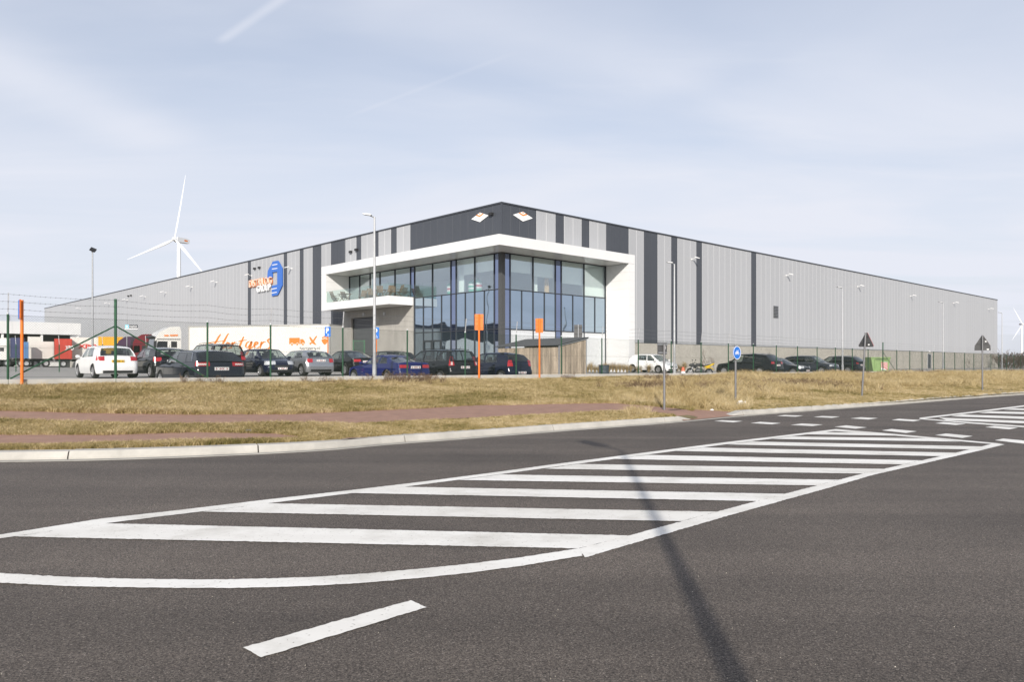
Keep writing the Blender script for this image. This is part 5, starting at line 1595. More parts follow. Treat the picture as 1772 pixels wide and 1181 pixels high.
# script lettering drawn stroke by stroke
STROKES = [[(.62, 1.05), (.5, .85), (.3, .45), (.12, .1), (.02, -.02), (-.06, .02)], [(-.28, .36), (-.1, .44), (.3, .5), (.72, .55), (.95, .6)], [(1.12, 1.1), (1.0, .9), (.82, .5), (.68, .15), (.66, .03), (.74, .02), (.9, .14)],
           [(.9, .14), (1.08, .25), (1.18, .38), (1.12, .46), (1.0, .38), (.94, .2), (.98, .05), (1.1, .02), (1.28, .14)], [(1.36, .48), (1.32, .3), (1.26, .02)], [(1.3, .2), (1.42, .4), (1.54, .48), (1.6, .42)],
           [(2.05, .86), (1.95, .6), (1.84, .3), (1.78, .08), (1.84, .0), (1.98, .1)], [(1.72, .5), (1.95, .58), (2.22, .62)],
           [(2.5, .5), (2.36, .52), (2.22, .38), (2.16, .18), (2.22, .06), (2.34, .1), (2.46, .3), (2.54, .52), (2.5, .3), (2.38, -.1), (2.22, -.4), (2.06, -.46), (2.04, -.32), (2.2, -.14), (2.5, .04), (2.68, .2)],
           [(2.68, .2), (2.84, .3), (2.92, .42), (2.86, .5), (2.75, .42), (2.69, .22), (2.74, .06), (2.86, .02), (3.02, .14)], [(3.14, .5), (3.1, .3), (3.04, .02)], [(3.08, .22), (3.2, .42), (3.32, .5), (3.38, .44)],
           [(3.74, .66), (3.62, .7), (3.5, .58), (3.54, .44), (3.66, .3), (3.66, .12), (3.54, .0), (3.36, .02)]]
M_ORANGE_L = mat('lorry_orange', (0.68, 0.20, 0.03), 0.5, var=0.04)
sx0, sx1 = tx(357), tx(471); ssc = (sx1 - sx0) / 4.05; szb = tz(420, 604); svs = (tz(420, 577.0) - szb) / 1.1
g = MB()
for S_ in STROKES:
    pts = []
    for i in range(len(S_) - 1):
        for f in (0, .5): pts.append((lerp(S_[i][0], S_[i + 1][0], f), lerp(S_[i][1], S_[i + 1][1], f)))
    pts.append(S_[-1])
    rows = []
    for i, p in enumerate(pts):
        w = .034 + .028 * math.sin(math.pi * i / (len(pts) - 1)); rows.append([(sx0 + (p[0] + .28 - w) * ssc, -.006, szb + (p[1] + w * .4) * svs), (sx0 + (p[0] + .28 + w) * ssc, -.006, szb + (p[1] - w * .4) * svs)])
    g.grid(rows)
g.build('script_lettering', M_ORANGE_L, lor, fix=False)
far = MB(); far.v = [(TL - v[0], 2.506, v[2]) for v in g.v]; far.f = list(g.f); far.build('script_lettering', M_ORANGE_L, lor, fix=False)
def decal(poly, name, material=M_ORANGE_L, off=.006):
    for far_ in (False, True):
        g = MB(); g.add([((TL - a) if far_ else a, 2.5 + off if far_ else -off, b) for a, b in poly], [tuple(range(len(poly)))]); g.build(name, material, lor)
def disc(cx_, cz_, r, k=18): return [(cx_ + r * math.cos(2 * math.pi * i / k), cz_ + r * math.sin(2 * math.pi * i / k)) for i in range(k)]
ix0, ix1 = tx(500.5), tx(527.5); iz0, iz1 = tz(514, 597), tz(514, 585); iw = ix1 - ix0; ih = iz1 - iz0
decal([(ix0, iz0 + .1 * ih), (ix0 + .68 * iw, iz0 + .1 * ih), (ix0 + .68 * iw, iz1), (ix0, iz1)], 'truck_icon')
decal([(ix0 + .71 * iw, iz0 + .1 * ih), (ix1, iz0 + .1 * ih), (ix1, iz0 + .45 * ih), (ix0 + .9 * iw, iz0 + .8 * ih), (ix0 + .71 * iw, iz0 + .8 * ih)], 'truck_icon')
for f in (.18, .52, .88):
    decal(disc(ix0 + f * iw, iz0 + .06 * ih, .22 * ih), 'icon_wheel', M_BOXW, .009); decal(disc(ix0 + f * iw, iz0 + .06 * ih, .15 * ih), 'icon_wheel', M_ORANGE, .012)
px0, px1 = tx(534.5), tx(549); pz0, pz1 = tz(542, 597.5), tz(542, 581.5); pw = px1 - px0; ph = pz1 - pz0
PL = [(.0, .18), (.3, .3), (.02, .86), (.16, .9), (.5, .52), (.82, .95), (.98, 1.0), (.95, .85), (.62, .38), (.92, .02), (.8, .0), (.38, .2), (.16, .0), (.1, .1)]
decal([(px0 + a * pw, pz0 + b * ph) for a, b in PL], 'plane_icon')
qx0, qx1 = tx(556), tx(568); qz0, qz1 = tz(562, 597.5), tz(562, 581.5); qw = qx1 - qx0; qh = qz1 - qz0
decal([(qx0 + a * qw, qz0 + b * qh) for a, b in ((.0, .55), (.5, .72), (1.0, .55), (.78, .18), (.5, .0), (.22, .18))], 'ship_icon')
decal([(qx0 + a * qw, qz0 + b * qh) for a, b in ((.12, .66), (.5, .8), (.88, .66), (.88, .88), (.62, .88), (.62, 1.0), (.38, 1.0), (.38, .88), (.12, .88))], 'ship_icon')
me = place_text(text_mesh('hertgers.nl', 1.0, .002), (tx(519), -.012, tz(519, 607)), (1, 0, 0), (0, 0, 1), width=tx(554) - tx(519), height=tz(519, 600.5) - tz(519, 607))
obj('web_lettering', me, M_COL, lor)
for (a, b) in ((-2.0, 3.12), (-1.55, 3.14), (-1.25, 3.16)):
    g = MB(); g.box((a, .0, b), (.34, .02, .12)); g.build('cab_icon', M_ORANGE, trc)
# --- other tractors and trailers at the far left
def small_lorry(name, label, px, Y, heading, pm, trailer=None, tl=6.0, group='lorries at the far left'):
    p = ((px - CXP) / FPX * Y, Y)
    r = thing(name, label, 'lorry', (p[0], p[1], lot_z(p)), heading, group)
    cab(r, 0, pm)
    g = MB(); g.span((-2.2, .7, .7), (3.2, 1.8, 1.0)); g.build('tractor_frame', M_CHAS, r)
    for x in (1.6, 2.6): truck_wheel(r, x, .17); truck_wheel(r, x, 2.33, out=1)
    if trailer is not None:
        g = MB(); g.span((.4, 0, 1.2), (.4 + tl, 2.5, 3.95)); g.build('trailer_box', trailer, r); chassis(r, .6, .3 + tl, (tl - 1.2, tl - 2.4))
        n_ = int(tl / .6)
        for k in range(n_):
            g = MB(); g.span((.45 + k * tl / n_, -.025, 1.3), (.5 + k * tl / n_, 0, 3.9)); g.build('side_rib', trailer, r)
    return r
small_lorry('tractor_unit', 'dark red tractor unit beside the white lorry cab', 256, 86, th, P_RED)
small_lorry('tractor_unit', 'plum-coloured tractor unit left of the dark red one', 226, 93, th, P_PURP)
small_lorry('lorry', 'white lorry cab with navy side at the left edge of the picture', 12, 103, .35, P_CREAM, M_DBLUE, 1.2)
def container(name, label, pxa, pxb, Y, ztop, material, cat='trailer', text=None, tmat=None, depth=2.5, floor=1.15):
    a = ((pxa - CXP) / FPX * Y, Y); L_ = (pxb - pxa) / FPX * Y
    th_ = math.atan2(-a[0], Y); L_ *= math.cos(th_); zz = lot_z(a); r = thing(name, label, cat, (a[0], a[1], zz), th_)
    H_ = ztop - zz
    n_ = max(2, int(L_ / .45))
    g = MB(); g.span((0, .03, floor), (L_, depth, H_ - .03)); g.build('container_body', material, r)
    for k in range(n_):
        g = MB(); g.span((L_ * k / n_ + .06, 0, floor + .1), (L_ * (k + 1) / n_ - .06, .028, H_ - .1)); g.build('side_panel', material, r)
    g = MB(); g.span((-.02, -.01, H_ - .1), (L_ + .02, .05, H_)); g.span((-.02, -.01, floor), (L_ + .02, .05, floor + .1)); g.build('edge_rail', material, r)
    g = MB(); g.span((.1, .3, .85), (L_ - .1, depth - .3, floor)); g.build('chassis', M_CHAS, r)
    for x in ([L_ * .3, L_ * .3 + 1.25] if L_ > 3 else [L_ * .5]):
        truck_wheel(r, x, .2); truck_wheel(r, x, depth - .2, out=1)
    if text:
        me = place_text(text_mesh(text, 1.0, .004, 0, .03), (L_ * text_x[0], -.03, H_ - 1.55), (1, 0, 0), (0, 0, 1), width=text_x[1], height=.62)
        obj('lettering', me, tmat, r)
    return r
text_x = (0, 1)
container('box_trailer', 'plain white trailer left of the red container', 47, 94, 104, zat(591, 104), M_BOXW)
text_x = (.62, 1.0)
container('shipping_container', 'red container with white letters at the far left', 94, 125, 103, zat(586.5, 103), M_BOXR, 'container', 'XPO', M_WHITE)
text_x = (.16, 2.3)
container('box_trailer', 'white trailer with red letters beside the red container', 122, 205, 105.5, zat(584, 105.5), M_BOXW, 'trailer', 'XPO', M_REDTXT)
container('shipping_container', 'yellow container showing above the white hatchback', 170, 213, 98, zat(583, 98), M_YEL, 'container')
container('tall_trailer', 'pale trailer standing behind the plain white one at the loading canopy', 48, 72, 110, zat(583, 110), M_BOXW)
r = container('tank_cabinet', 'narrow blue cabinet trailer left of the plain white trailer', 41, 49.5, 102, zat(592, 102), M_LBLUE, depth=1.0)

p2 = thing('box_trailer', 'unseen white trailer added across the yard to brighten the office glass reflection', 'trailer', (-66.0, 57.0, .95), ANG + .05)  # extra trailer out of view, added so the lower panes mirror something bright
g = MB(); g.span((0, 0, 1.2), (16, 2.5, 4.1)); g.build('box_body', M_BOXW, p2)
for k in range(16):
    g = MB(); g.span((k + .05, -.02, 1.3), (k + .95, 0, 4.0)); g.build('side_panel', M_BOXW, p2)
chassis(p2, .4, 15.8, (11.5, 12.8, 14.1))
# ================================================================== FENCE
M_GRN = mat('fence_green', (0.012, 0.085, 0.035), 0.4, var=0.12, scale=12, coat=.2)
M_MESH = mat('mesh_green', (0.02, 0.035, 0.025), 0.6, var=0.0)
M_BARB = mat('barbed_wire', (0.16, 0.165, 0.16), 0.5, .4, var=0.0)
M_CAP = mat('post_cap', (0.6, 0.61, 0.62), 0.4, .3)
M_BOARD = mat('plinth_board', (0.47, 0.455, 0.42), 0.85, var=0.14, scale=1.5, bump=.15, bscale=30)
fx, fy = LW(0, 0)
fence = thing('chain_link_fence', 'green chain-link fence with barbed wire on a low concrete plinth', 'fence', (fx, fy, 0.0), ANG)
posts = [-11.6, -8.6, -5.62, -2.82, 0.0, 2.22, 5.11] + [8.08 + 3.04 * k for k in range(34)]
FH = 1.83
tall = {-2.82}; tall_t = [3]
g = MB(); g.cyl((0, 0, 0), (0, 0, 1), .032, n=10); PM = g.mesh('post', 'auto'); PM.materials.append(M_GRN)
g = MB(); g.lathe([(.036, 0), (.036, .035), (.0, .05)], 10); CM = g.mesh('post_cap', 'auto'); CM.materials.append(M_CAP)
g = MB(); g.bar((0, 0, 0), (0, -.08, .62), .035, .012); TM = g.mesh('wire_bracket'); TM.materials.append(M_CAP)
big = min(posts, key=lambda q: abs(q - 56.4))
for i, t in enumerate(posts):
    zp_ = plinth_top(t)
    istall = abs(t + 2.82) < .01 or t == big
    o = obj('post', PM, M_GRN, fence, (t, 0, zp_ - .25)); o.scale = (1.35 if istall else 1, 1.35 if istall else 1, (FH + .25 + (.62 if istall else .02)))
    if not istall:
        obj('post_cap', CM, M_CAP, fence, (t, 0, zp_ + FH + .02))
        if i % 3 != 1 or t < 0: obj('wire_bracket', TM, M_CAP, fence, (t, 0, zp_ + FH))
    else:
        for s_ in (-1, 1):
            if t == big and s_ < 0: continue
            g = MB(); g.cyl((t, 0, zp_ + 1.62), (t + s_ * 2.75, -.02, plinth_top(t + s_ * 2.7) + .02), .022, n=8); g.build('brace', M_GRN, fence)
for i in range(len(posts) - 1):
    a, b = posts[i], posts[i + 1]
    g = MB()
    for x0_, x1_ in ((a + .008, b - .008),):
        za, zb_ = plinth_top(a), plinth_top(b)
        g.add([(x0_, -.045, za - .6), (x1_, -.045, zb_ - .6), (x1_, .045, zb_ - .6), (x0_, .045, za - .6), (x0_, -.045, za), (x1_, -.045, zb_), (x1_, .045, zb_), (x0_, .045, za)], [(0, 1, 5, 4), (1, 2, 6, 5), (2, 3, 7, 6), (3, 0, 4, 7), (4, 5, 6, 7), (0, 3, 2, 1)])
    g.build('plinth_board', M_BOARD, fence)
t0_, t1_ = posts[0], posts[-1]
for h_ in (.06, .9, FH - .02):
    g = MB(); g.tube([(t, -.036, plinth_top(t) + h_) for t in posts], .003, 4); g.build('tension_wire', M_MESH, fence)
# mesh: diagonal wires
vs, fs = [], []
def wire(p, q, r):
    o = len(vs)
    for c_ in (p, q):
        vs.extend([(c_[0] - r, c_[1], c_[2]), (c_[0] + r, c_[1] - r, c_[2]), (c_[0] + r, c_[1] + r, c_[2])])
    fs.extend([(o, o + 1, o + 4, o + 3), (o + 1, o + 2, o + 5, o + 4), (o + 2, o, o + 3, o + 5)])
hm = FH - .03
for t in np.arange(t0_ - hm, t1_, .072):
    for dr in (1, -1):
        a, b = t, t + hm
        za, zb_ = (0, hm) if dr > 0 else (hm, 0)
        ca, cb_ = max(a, t0_), min(b, t1_)
        if cb_ <= ca: continue
        f0_, f1_ = (ca - a) / hm, (cb_ - a) / hm
        wire((ca, -.04 + .003 * dr, plinth_top(ca) + .03 + lerp(za, zb_, f0_)), (cb_, -.04 + .003 * dr, plinth_top(cb_) + .03 + lerp(za, zb_, f1_)), .0026)
me = bpy.data.meshes.new('wire_mesh'); me.from_pydata(vs, [], fs); me.update(); me.materials.append(M_MESH)
o = obj('wire_mesh', me, M_MESH, fence); o['kind'] = 'stuff'
random.seed(5)
for k, h_ in enumerate((.17, .38, .58)):
    g = MB(); pts = []
    for i in range(len(posts) - 1):
        a, b = posts[i], posts[i + 1]
        for f in np.linspace(0, 1, 4)[:-1]:
            t = lerp(a, b, f); pts.append((t, -.02 - .1 * h_, plinth_top(t) + FH + h_ - .05 * math.sin(math.pi * f) * (1 + .4 * math.sin(i * 1.7 + k))))
    g.tube(pts, .0035, 3)
    for t in np.arange(t0_, min(t1_, 40), .13):
        j = int(np.searchsorted([p[0] for p in pts], t)) - 1; j = max(0, min(j, len(pts) - 2)); f = (t - pts[j][0]) / (pts[j + 1][0] - pts[j][0]); p = [lerp(pts[j][q], pts[j + 1][q], f) for q in range(3)]
        g.bar((p[0] - .012, p[1] - .012, p[2] - .02), (p[0] + .012, p[1] + .012, p[2] + .02), .005)
    g.build('barbed_wire', M_BARB, fence)
# inner yard fence, far left
Yi = 52.0
fi = thing('yard_fence', 'short green mesh fence inside the yard at the far left', 'fence', ((-60 - CXP) / FPX * Yi, Yi, 1.05), 0.0)
Li = 300 / FPX * Yi
for k in range(5):
    x = k * Li / 4 + .5
    o = obj('post', PM, M_GRN, fi, (x, 0, -.1)); o.scale = (1, 1, 1.95)
    g = MB(); g.bar((x, 0, 1.85), (x, -.08, 2.45), .03, .01); g.build('wire_bracket', M_CAP, fi)
vs, fs = [], []
for t in np.arange(-1.8, Li, .09):
    for dr in (1, -1):
        ca, cb_ = max(t, 0), min(t + 1.8, Li)
        if cb_ <= ca: continue
        f0_, f1_ = (ca - t) / 1.8, (cb_ - t) / 1.8; z0_, z1_ = (0, 1.8) if dr > 0 else (1.8, 0)
        wire((ca, .01 * dr, lerp(z0_, z1_, f0_)), (cb_, .01 * dr, lerp(z0_, z1_, f1_)), .002)
me = bpy.data.meshes.new('wire_mesh'); me.from_pydata(vs, [], fs); me.update()
o = obj('wire_mesh', me, M_MESH, fi); o['kind'] = 'stuff'

# ================================================================== LAMP POSTS
def lamp_post(label, px, d, top, head_dir=-1, dark=False):
    t = t_at(px, d); x, y = LW(t, d); zb_ = zlot(t, d); h = top - zb_
    r = thing('lamp_post', label, 'lamp post', (x, y, zb_), 0.0, 'lamp posts along the fence')
    g = MB(); g.cyl((0, 0, 0), (0, 0, .9), .085, .085, 12); g.cyl((0, 0, .9), (0, 0, h), .068, .038, 12); g.build('pole', mat('pole_light_grey', (.46, .47, .48), .5, .15, var=.08, scale=6), r, smooth='auto')
    g = MB(); g.box((0, 0, .55), (.1, .18, .4)); g.build('access_door', M_LAMPG, r)
    g = MB(); g.cyl((0, 0, h - .02), (head_dir * .16, -.03, h + .05), .025, .025, 8); g.build('arm', M_GALV, r)
    g = MB()
    pr = [(0, .0), (.06, .035), (.28, .03), (.38, .01), (.3, -.02), (.05, -.025)]
    g.prism(pr, .2, lambda a, b, hh: (head_dir * (.1 + a), -.13 + hh, h + .07 + b + a * .12)); g.build('lamp_head', M_LAMPG, r)
    return r
lamp_post('tall lamp post in front of the royal blue coupe and the balcony', 648, .55, 7.45)
lamp_post('lamp post beside the small white hatchback and the white wall', 1167, .8, 7.47)
lamp_post('lamp post in front of the graphite sport utility car', 1458, .8, 7.6)
lamp_post('lamp post in front of the far grey wall, right of the service door', 1632, .8, 7.7)
lamp_post('lamp post standing beyond the right end of the warehouse', 1734, 1.0, 7.65)
# floodlight mast at the left
Yf = 60.0; xfl = (160 - CXP) / FPX * Yf; zfl = lot_z((xfl, Yf)); hfl = zat(436, Yf) - zfl
r = thing('floodlight_mast', 'slim mast with one dark square floodlight on the left', 'floodlight', (xfl, Yf, zfl), 0)
g = MB(); g.cyl((0, 0, 0), (0, 0, hfl), .09, .05, 12); g.build('pole', M_GALV, r, smooth='auto')
g = MB(); g.box((.1, -.1, hfl + .15), (.42, .12, .34), Matrix.Rotation(math.radians(-50), 3, 'X') @ Matrix.Rotation(.5, 3, 'Z')); g.build('floodlight_head', M_BLACK, r)
g = MB(); g.box((0, 0, hfl + .01), (.12, .1, .12)); g.build('bracket', M_GALV, r)
# street lamp behind the camera, its shadow falls across the hatching
lh = 8.0; tipx, tipy = ground_pt(1075, 780)
bx = tipx - math.sin(SUN_AZ) * lh / math.tan(SUN_EL); by = tipy - math.cos(SUN_AZ) * lh / math.tan(SUN_EL)
r = thing('street_lamp', 'street lamp whose shadow falls across the white hatching', 'street lamp', (bx, by, 0.0), 0)
g = MB(); g.cyl((0, 0, 0), (0, 0, 1.2), .10, .10, 14); g.cyl((0, 0, 1.2), (0, 0, lh), .085, .045, 14); g.build('pole', M_GALV, r, smooth='auto')
g = MB(); g.cyl((0, 0, lh - .03), (-.42, .85, lh + .14), .035, .03, 8); g.build('arm', M_GALV, r)
g = MB(); g.bar((-.25, .5, lh + .1), (-.58, 1.2, lh + .2), .26, .1); g.build('lamp_head', M_LAMPG, r)

# ================================================================== SIGNS
M_SBACK = mat('sign_back_grey', (0.10, 0.10, 0.10), 0.5, .3, var=0.1); M_SBLUE = mat('sign_blue', (0.01, 0.16, 0.60), 0.4, var=0.02); M_POSTG = mat('sign_post_grey', (0.20, 0.20, 0.205), 0.5, .4, var=0.15); M_ORP = mat('orange_post', (0.72, 0.17, 0.015), 0.45, var=0.05)
M_REDB = mat('sign_red', (0.5, 0.02, 0.03), 0.4)
def orange_sign(label, px, d, ytop, ybot, wpx, yaw, front=None):
    t = t_at(px, d); x, y = LW(t, d); Y = y
    zb_ = plinth_top(t) - .15
    zt, zb2 = zat(ytop, Y), zat(ybot, Y); w = wpx / FPX * Y
    r = thing('parking_sign', label, 'sign', (x, y, zb_), yaw)
    g = MB(); g.cyl((0, 0, 0), (0, 0, zt - zb_), .042, n=12); g.build('post', M_ORP, r, smooth='auto')
    g = MB(); g.box((0, .06, (zt + zb2) / 2 - zb_), (w, .02, zt - zb2)); g.build('sign_back', M_ORP, r)
    g = MB(); g.box((0, .075, (zt + zb2) / 2 - zb_), (w * .98, .008, (zt - zb2) * .98)); g.build('sign_face', M_SBLUE, r)
    for f in (.18, .82):
        g = MB(); g.box((0, .04, lerp(zb2, zt, f) - zb_), (w * .96, .025, .04)); g.build('clamp', M_ORP, r)
    g = MB()
    hh = (zt - zb2) / 2; zc_ = (zt + zb2) / 2 - zb_
    g.span((-w / 2, .035, zc_ - hh), (-w / 2 + .015, .075, zc_ + hh)); g.span((w / 2 - .015, .035, zc_ - hh), (w / 2, .075, zc_ + hh)); g.build('sign_edge', M_ORP, r)
    return r
orange_sign('orange parking sign seen from behind, left of the two by the fence', 829, -.12, 544, 571.5, 15, .05)
orange_sign('orange parking sign seen from behind, in front of the wooden shed', 933.5, -.12, 551.5, 576, 13, .1)
orange_sign('orange post with a blue sign seen edge-on at the far left', 38, -.12, 519.5, 552, 26, math.radians(127))
def p_sign(label, px, Y, y0, y1, wpx, base):
    x = (px - CXP) / FPX * Y; zb_ = lot_z((x, Y)); zt, zb2 = zat(y0, Y), zat(y1, Y); w = wpx / FPX * Y; hh = zt - zb2
    r = thing('parking_sign', label, 'sign', (x, Y, zb_), -.12)
    g = MB(); g.cyl((0, 0.05, 0), (0, 0.05, zt - zb_ - .02), .04, n=10); g.build('post', M_ORP, r, smooth='auto')
    g = MB(); g.box((0, 0, (zt + zb2) / 2 - zb_), (w, .02, hh)); g.build('sign_panel', M_SBLUE, r)
    me = place_text(text_mesh('P', 1.0, .002, 0, .04), (-w * .28, -.014, zb2 - zb_ + hh * .34), (1, 0, 0), (0, 0, 1), width=w * .5, height=hh * .55); obj('letter', me, M_WHITE, r)
    g = MB(); zz = zb2 - zb_ + hh * .16
    for k in range(9):
        a0 = 2 * math.pi * k / 12 + 2.4; a1 = 2 * math.pi * (k + 1) / 12 + 2.4
        g.bar((w * .1 + w * .13 * math.cos(a0), -.014, zz + w * .13 * math.sin(a0)), (w * .1 + w * .13 * math.cos(a1), -.014, zz + w * .13 * math.sin(a1)), .004, w * .05, (0, 0, 1))
    g.bar((w * .05, -.014, zz + w * .28), (w * .1, -.014, zz + w * .02), .004, w * .06, (1, 0, 0)); g.build('wheelchair_symbol', M_WHITE, r)
p_sign('blue parking sign in front of the lorry trailer', 567, 52, 566, 583, 10.5, 0)
p_sign('blue parking sign half hidden by the tall lamp post', 651, 50, 567, 586.5, 10.5, 0)
# grey sign board seen from behind above the shed
Y = 51.0; x = (1000.5 - CXP) / FPX * Y; zb_ = .85
r = thing('sign_board', 'dark sign board seen from behind above the shed roof', 'sign', (x, Y, zb_), .1)
g = MB(); g.cyl((0, -.05, 0), (0, -.05, zat(562, Y) - zb_), .035, n=8); g.build('post', M_GALV, r)
for s_ in (-1, 1):
    g = MB(); g.span((s_ * .02 if s_ > 0 else -.28, 0, zat(585, Y) - zb_), (.28 if s_ > 0 else -.02, .02, zat(562.5, Y) - zb_)); g.build('sign_panel', M_SBACK, r)
for f in (567, 578):
    g = MB(); g.box((0, -.03, zat(f, Y) - zb_), (.56, .03, .05)); g.build('clamp', M_COL, r)
# small blue-and-black sign on a thin pole at the far left
Y = 88.0; x = (219 - CXP) / FPX * Y; zb_ = 1.1
r = thing('company_board', 'small pale blue and black name board on a thin pole above the yellow container', 'sign', (x, Y, zb_), 0)
g = MB(); g.cyl((0, .06, 0), (0, .06, zat(545, Y) - zb_), .05, n=8); g.build('pole', M_GALV, r)
g = MB(); g.box((.05, 0, zat(565.5, Y) - zb_), (.42, .04, .42)); g.build('emblem_panel', mat('pale_blue', (.25, .62, .80), .4, var=.02), r)
g = MB(); g.box((.80, 0, zat(565.5, Y) - zb_), (1.02, .04, .42)); g.build('name_panel', M_CD, r)
g = MB(); g.box((.55, .0, zat(569.3, Y) - zb_), (1.5, .05, .09)); g.build('lower_strip', M_WHITE, r)
me = place_text(text_mesh('MAERSK', 1, .002), (.36, -.025, zat(567.2, Y) - zb_), (1, 0, 0), (0, 0, 1), width=.88, height=.22); obj('lettering', me, M_WHITE, r)
g = MB()
for k in range(7):
    a = 2 * math.pi * k / 7 + math.pi / 2; g.add([(.05 + .15 * math.cos(a), -.024, zat(565.5, Y) - zb_ + .15 * math.sin(a)), (.05 + .06 * math.cos(a + .45), -.024, zat(565.5, Y) - zb_ + .06 * math.sin(a + .45)), (.05, -.024, zat(565.5, Y) - zb_), (.05 + .06 * math.cos(a - .45), -.024, zat(565.5, Y) - zb_ + .06 * math.sin(a - .45))], [(0, 1, 2, 3)])
g.build('star', M_WHITE, r, fix=False)
# cycle path sign
def verge_base(px, py):
    Yv = terr_hit(px, py); return (*ray_xy(px, Yv), terr_z(px, Yv)), Yv
(bx_, by_, bz_), Yv = verge_base(1275.5, 701)
r = thing('cycle_path_sign', 'round blue cycle path sign on a grey post', 'sign', (bx_, by_, bz_), math.radians(41))
zc_ = zat(611, Yv) - bz_
g = MB(); g.cyl((0, .06, -.1), (0, .06, zc_ + .28), .036, n=12); g.build('post', M_POSTG, r, smooth='auto')
def ring(r0, r1, y0, y1, cx_, cz_, k=32):
    g = MB(); g.lathe([(r0, y0), (r1, y0), (r1, y1), (r0, y1), (r0, y0)], k, 'y'); g.v = [(v[0] + cx_, v[1], v[2] + cz_) for v in g.v]; return g
g = MB(); g.cyl((0, -.0, zc_), (0, .014, zc_), .235, n=32); g.build('sign_disc', M_SBLUE, r)
ring(.215, .235, -.006, -.001, 0, zc_).build('white_border', M_WHITE, r)
g = MB()
for cx_ in (-.075, .075):
    rr = ring(.036, .05, -.008, -.002, cx_, zc_ - .02, 18); g.add(rr.v, rr.f)
for a, b in (((-.075, -.02), (-.02, .05)), ((-.02, .05), (.05, .05)), ((.05, .05), (.075, -.02)), ((-.02, .05), (.0, -.03)), ((.0, -.03), (.05, .05)), ((-.075, -.02), (.0, -.03)), ((.05, .05), (.045, .085)), ((.045, .085), (.085, .09)), ((-.02, .05), (-.03, .075)), ((-.05, .078), (-.01, .078))):
    g.bar((a[0], -.005, zc_ + a[1]), (b[0], -.005, zc_ + b[1]), .014, .006, (0, 1, 0))
g.build('bicycle_symbol', M_WHITE, r)
g = MB(); g.box((0, .035, zc_), (.1, .03, .05)); g.build('clamp', M_GALV, r)
# back of a small sign, grey post
(bx_, by_, bz_), Yv = verge_base(1149.5, 711)
r = thing('road_sign', 'grey sign back on a thin post left of the small white hatchback', 'sign', (bx_, by_, bz_), .45)
zt = zat(596, Yv) - bz_
g = MB(); g.cyl((0, 0, -.1), (0, 0, zt), .034, n=10); g.build('post', M_POSTG, r, smooth='auto')
g = MB(); g.box((-.03, .06, zt - .13), (.34, .012, .34)); g.build('sign_back', M_SBACK, r)
g = MB(); g.box((-.03, .045, zt - .01), (.36, .035, .03)); g.box((-.03, .045, zt - .25), (.3, .03, .03)); g.build('bracket', M_GALV, r)
g = MB(); g.box((.05, .05, zt - .1), (.07, .012, .09)); g.build('sticker', M_WHITE, r)
# triangular signs from behind
def tri_sign(label, pb, ptop, yaw, w, lean, plate):
    (bx_, by_, bz_), Yv = verge_base(*pb)
    zt = zat(ptop, Yv) - bz_
    r = thing('warning_sign', label, 'sign', (bx_, by_, bz_), 0)
    r.rotation_euler = (0, lean, 0)
    g = MB(); g.cyl((0, 0, -.15), (0, 0, zt - .02), .037, n=12); g.build('post', M_POSTG, r, smooth='auto')
    hd = bpy.data.objects.new('sign_head', None); COL.objects.link(hd); hd.parent = r; hd.rotation_euler = (0, 0, yaw)
    hh = w * .866
    def rt(s, k=4):
        pts = []
        for (cx_, cz_, a0) in ((-w / 2 + .05, .03, 210), (w / 2 - .05, .03, 330), (0, hh - .06, 90)):
            for q in np.linspace(-60, 60, k):
                a = math.radians(a0 + q); pts.append(((cx_ + .05 * math.cos(a)) * s, (hh / 3 + (cz_ - hh / 3 + .05 * math.sin(a)) * s)))
        return pts
    z0_ = zt - hh
    g = MB(); g.prism(rt(1), .014, lambda a, b, h_: (a, .06 + h_, z0_ + b)); g.build('back_plate', M_SBACK, hd)
    g = MB(); g.prism(rt(1.0), .012, lambda a, b, h_: (a, .078 + h_, z0_ + b)); g.build('red_border', M_REDB, hd)
    g = MB(); g.prism(rt(.78), .004, lambda a, b, h_: (a, .091 + h_, z0_ + b)); g.build('white_face', M_WHITE, hd)
    for f in (.25, .7):
        g = MB(); g.box((0, .045, z0_ + hh * f), (w * (.85 - f * .75), .03, .035)); g.build('clamp', M_COL, hd)
    g = MB(); g.box((w * .2, .056, z0_ + (.07 if not plate else .28)), (.07, .006, .06)); g.build('sticker', M_WHITE, hd)
    if plate:
        g = MB(); g.box((0, .066, z0_ - .1), (w * 1.0, .014, .17)); g.build('supplementary_plate', M_SBACK, hd)
        g = MB(); g.box((w * .33, .056, z0_ - .13), (.1, .006, .06)); g.build('sticker', M_WHITE, hd)
tri_sign('triangular warning sign seen from behind on a leaning post', (1491.5, 687), 575, math.radians(-60), .68, .058, False)
tri_sign('triangular warning sign with a small plate below, seen from behind', (1700, 676.5), 580, math.radians(-37), .72, .0, True)

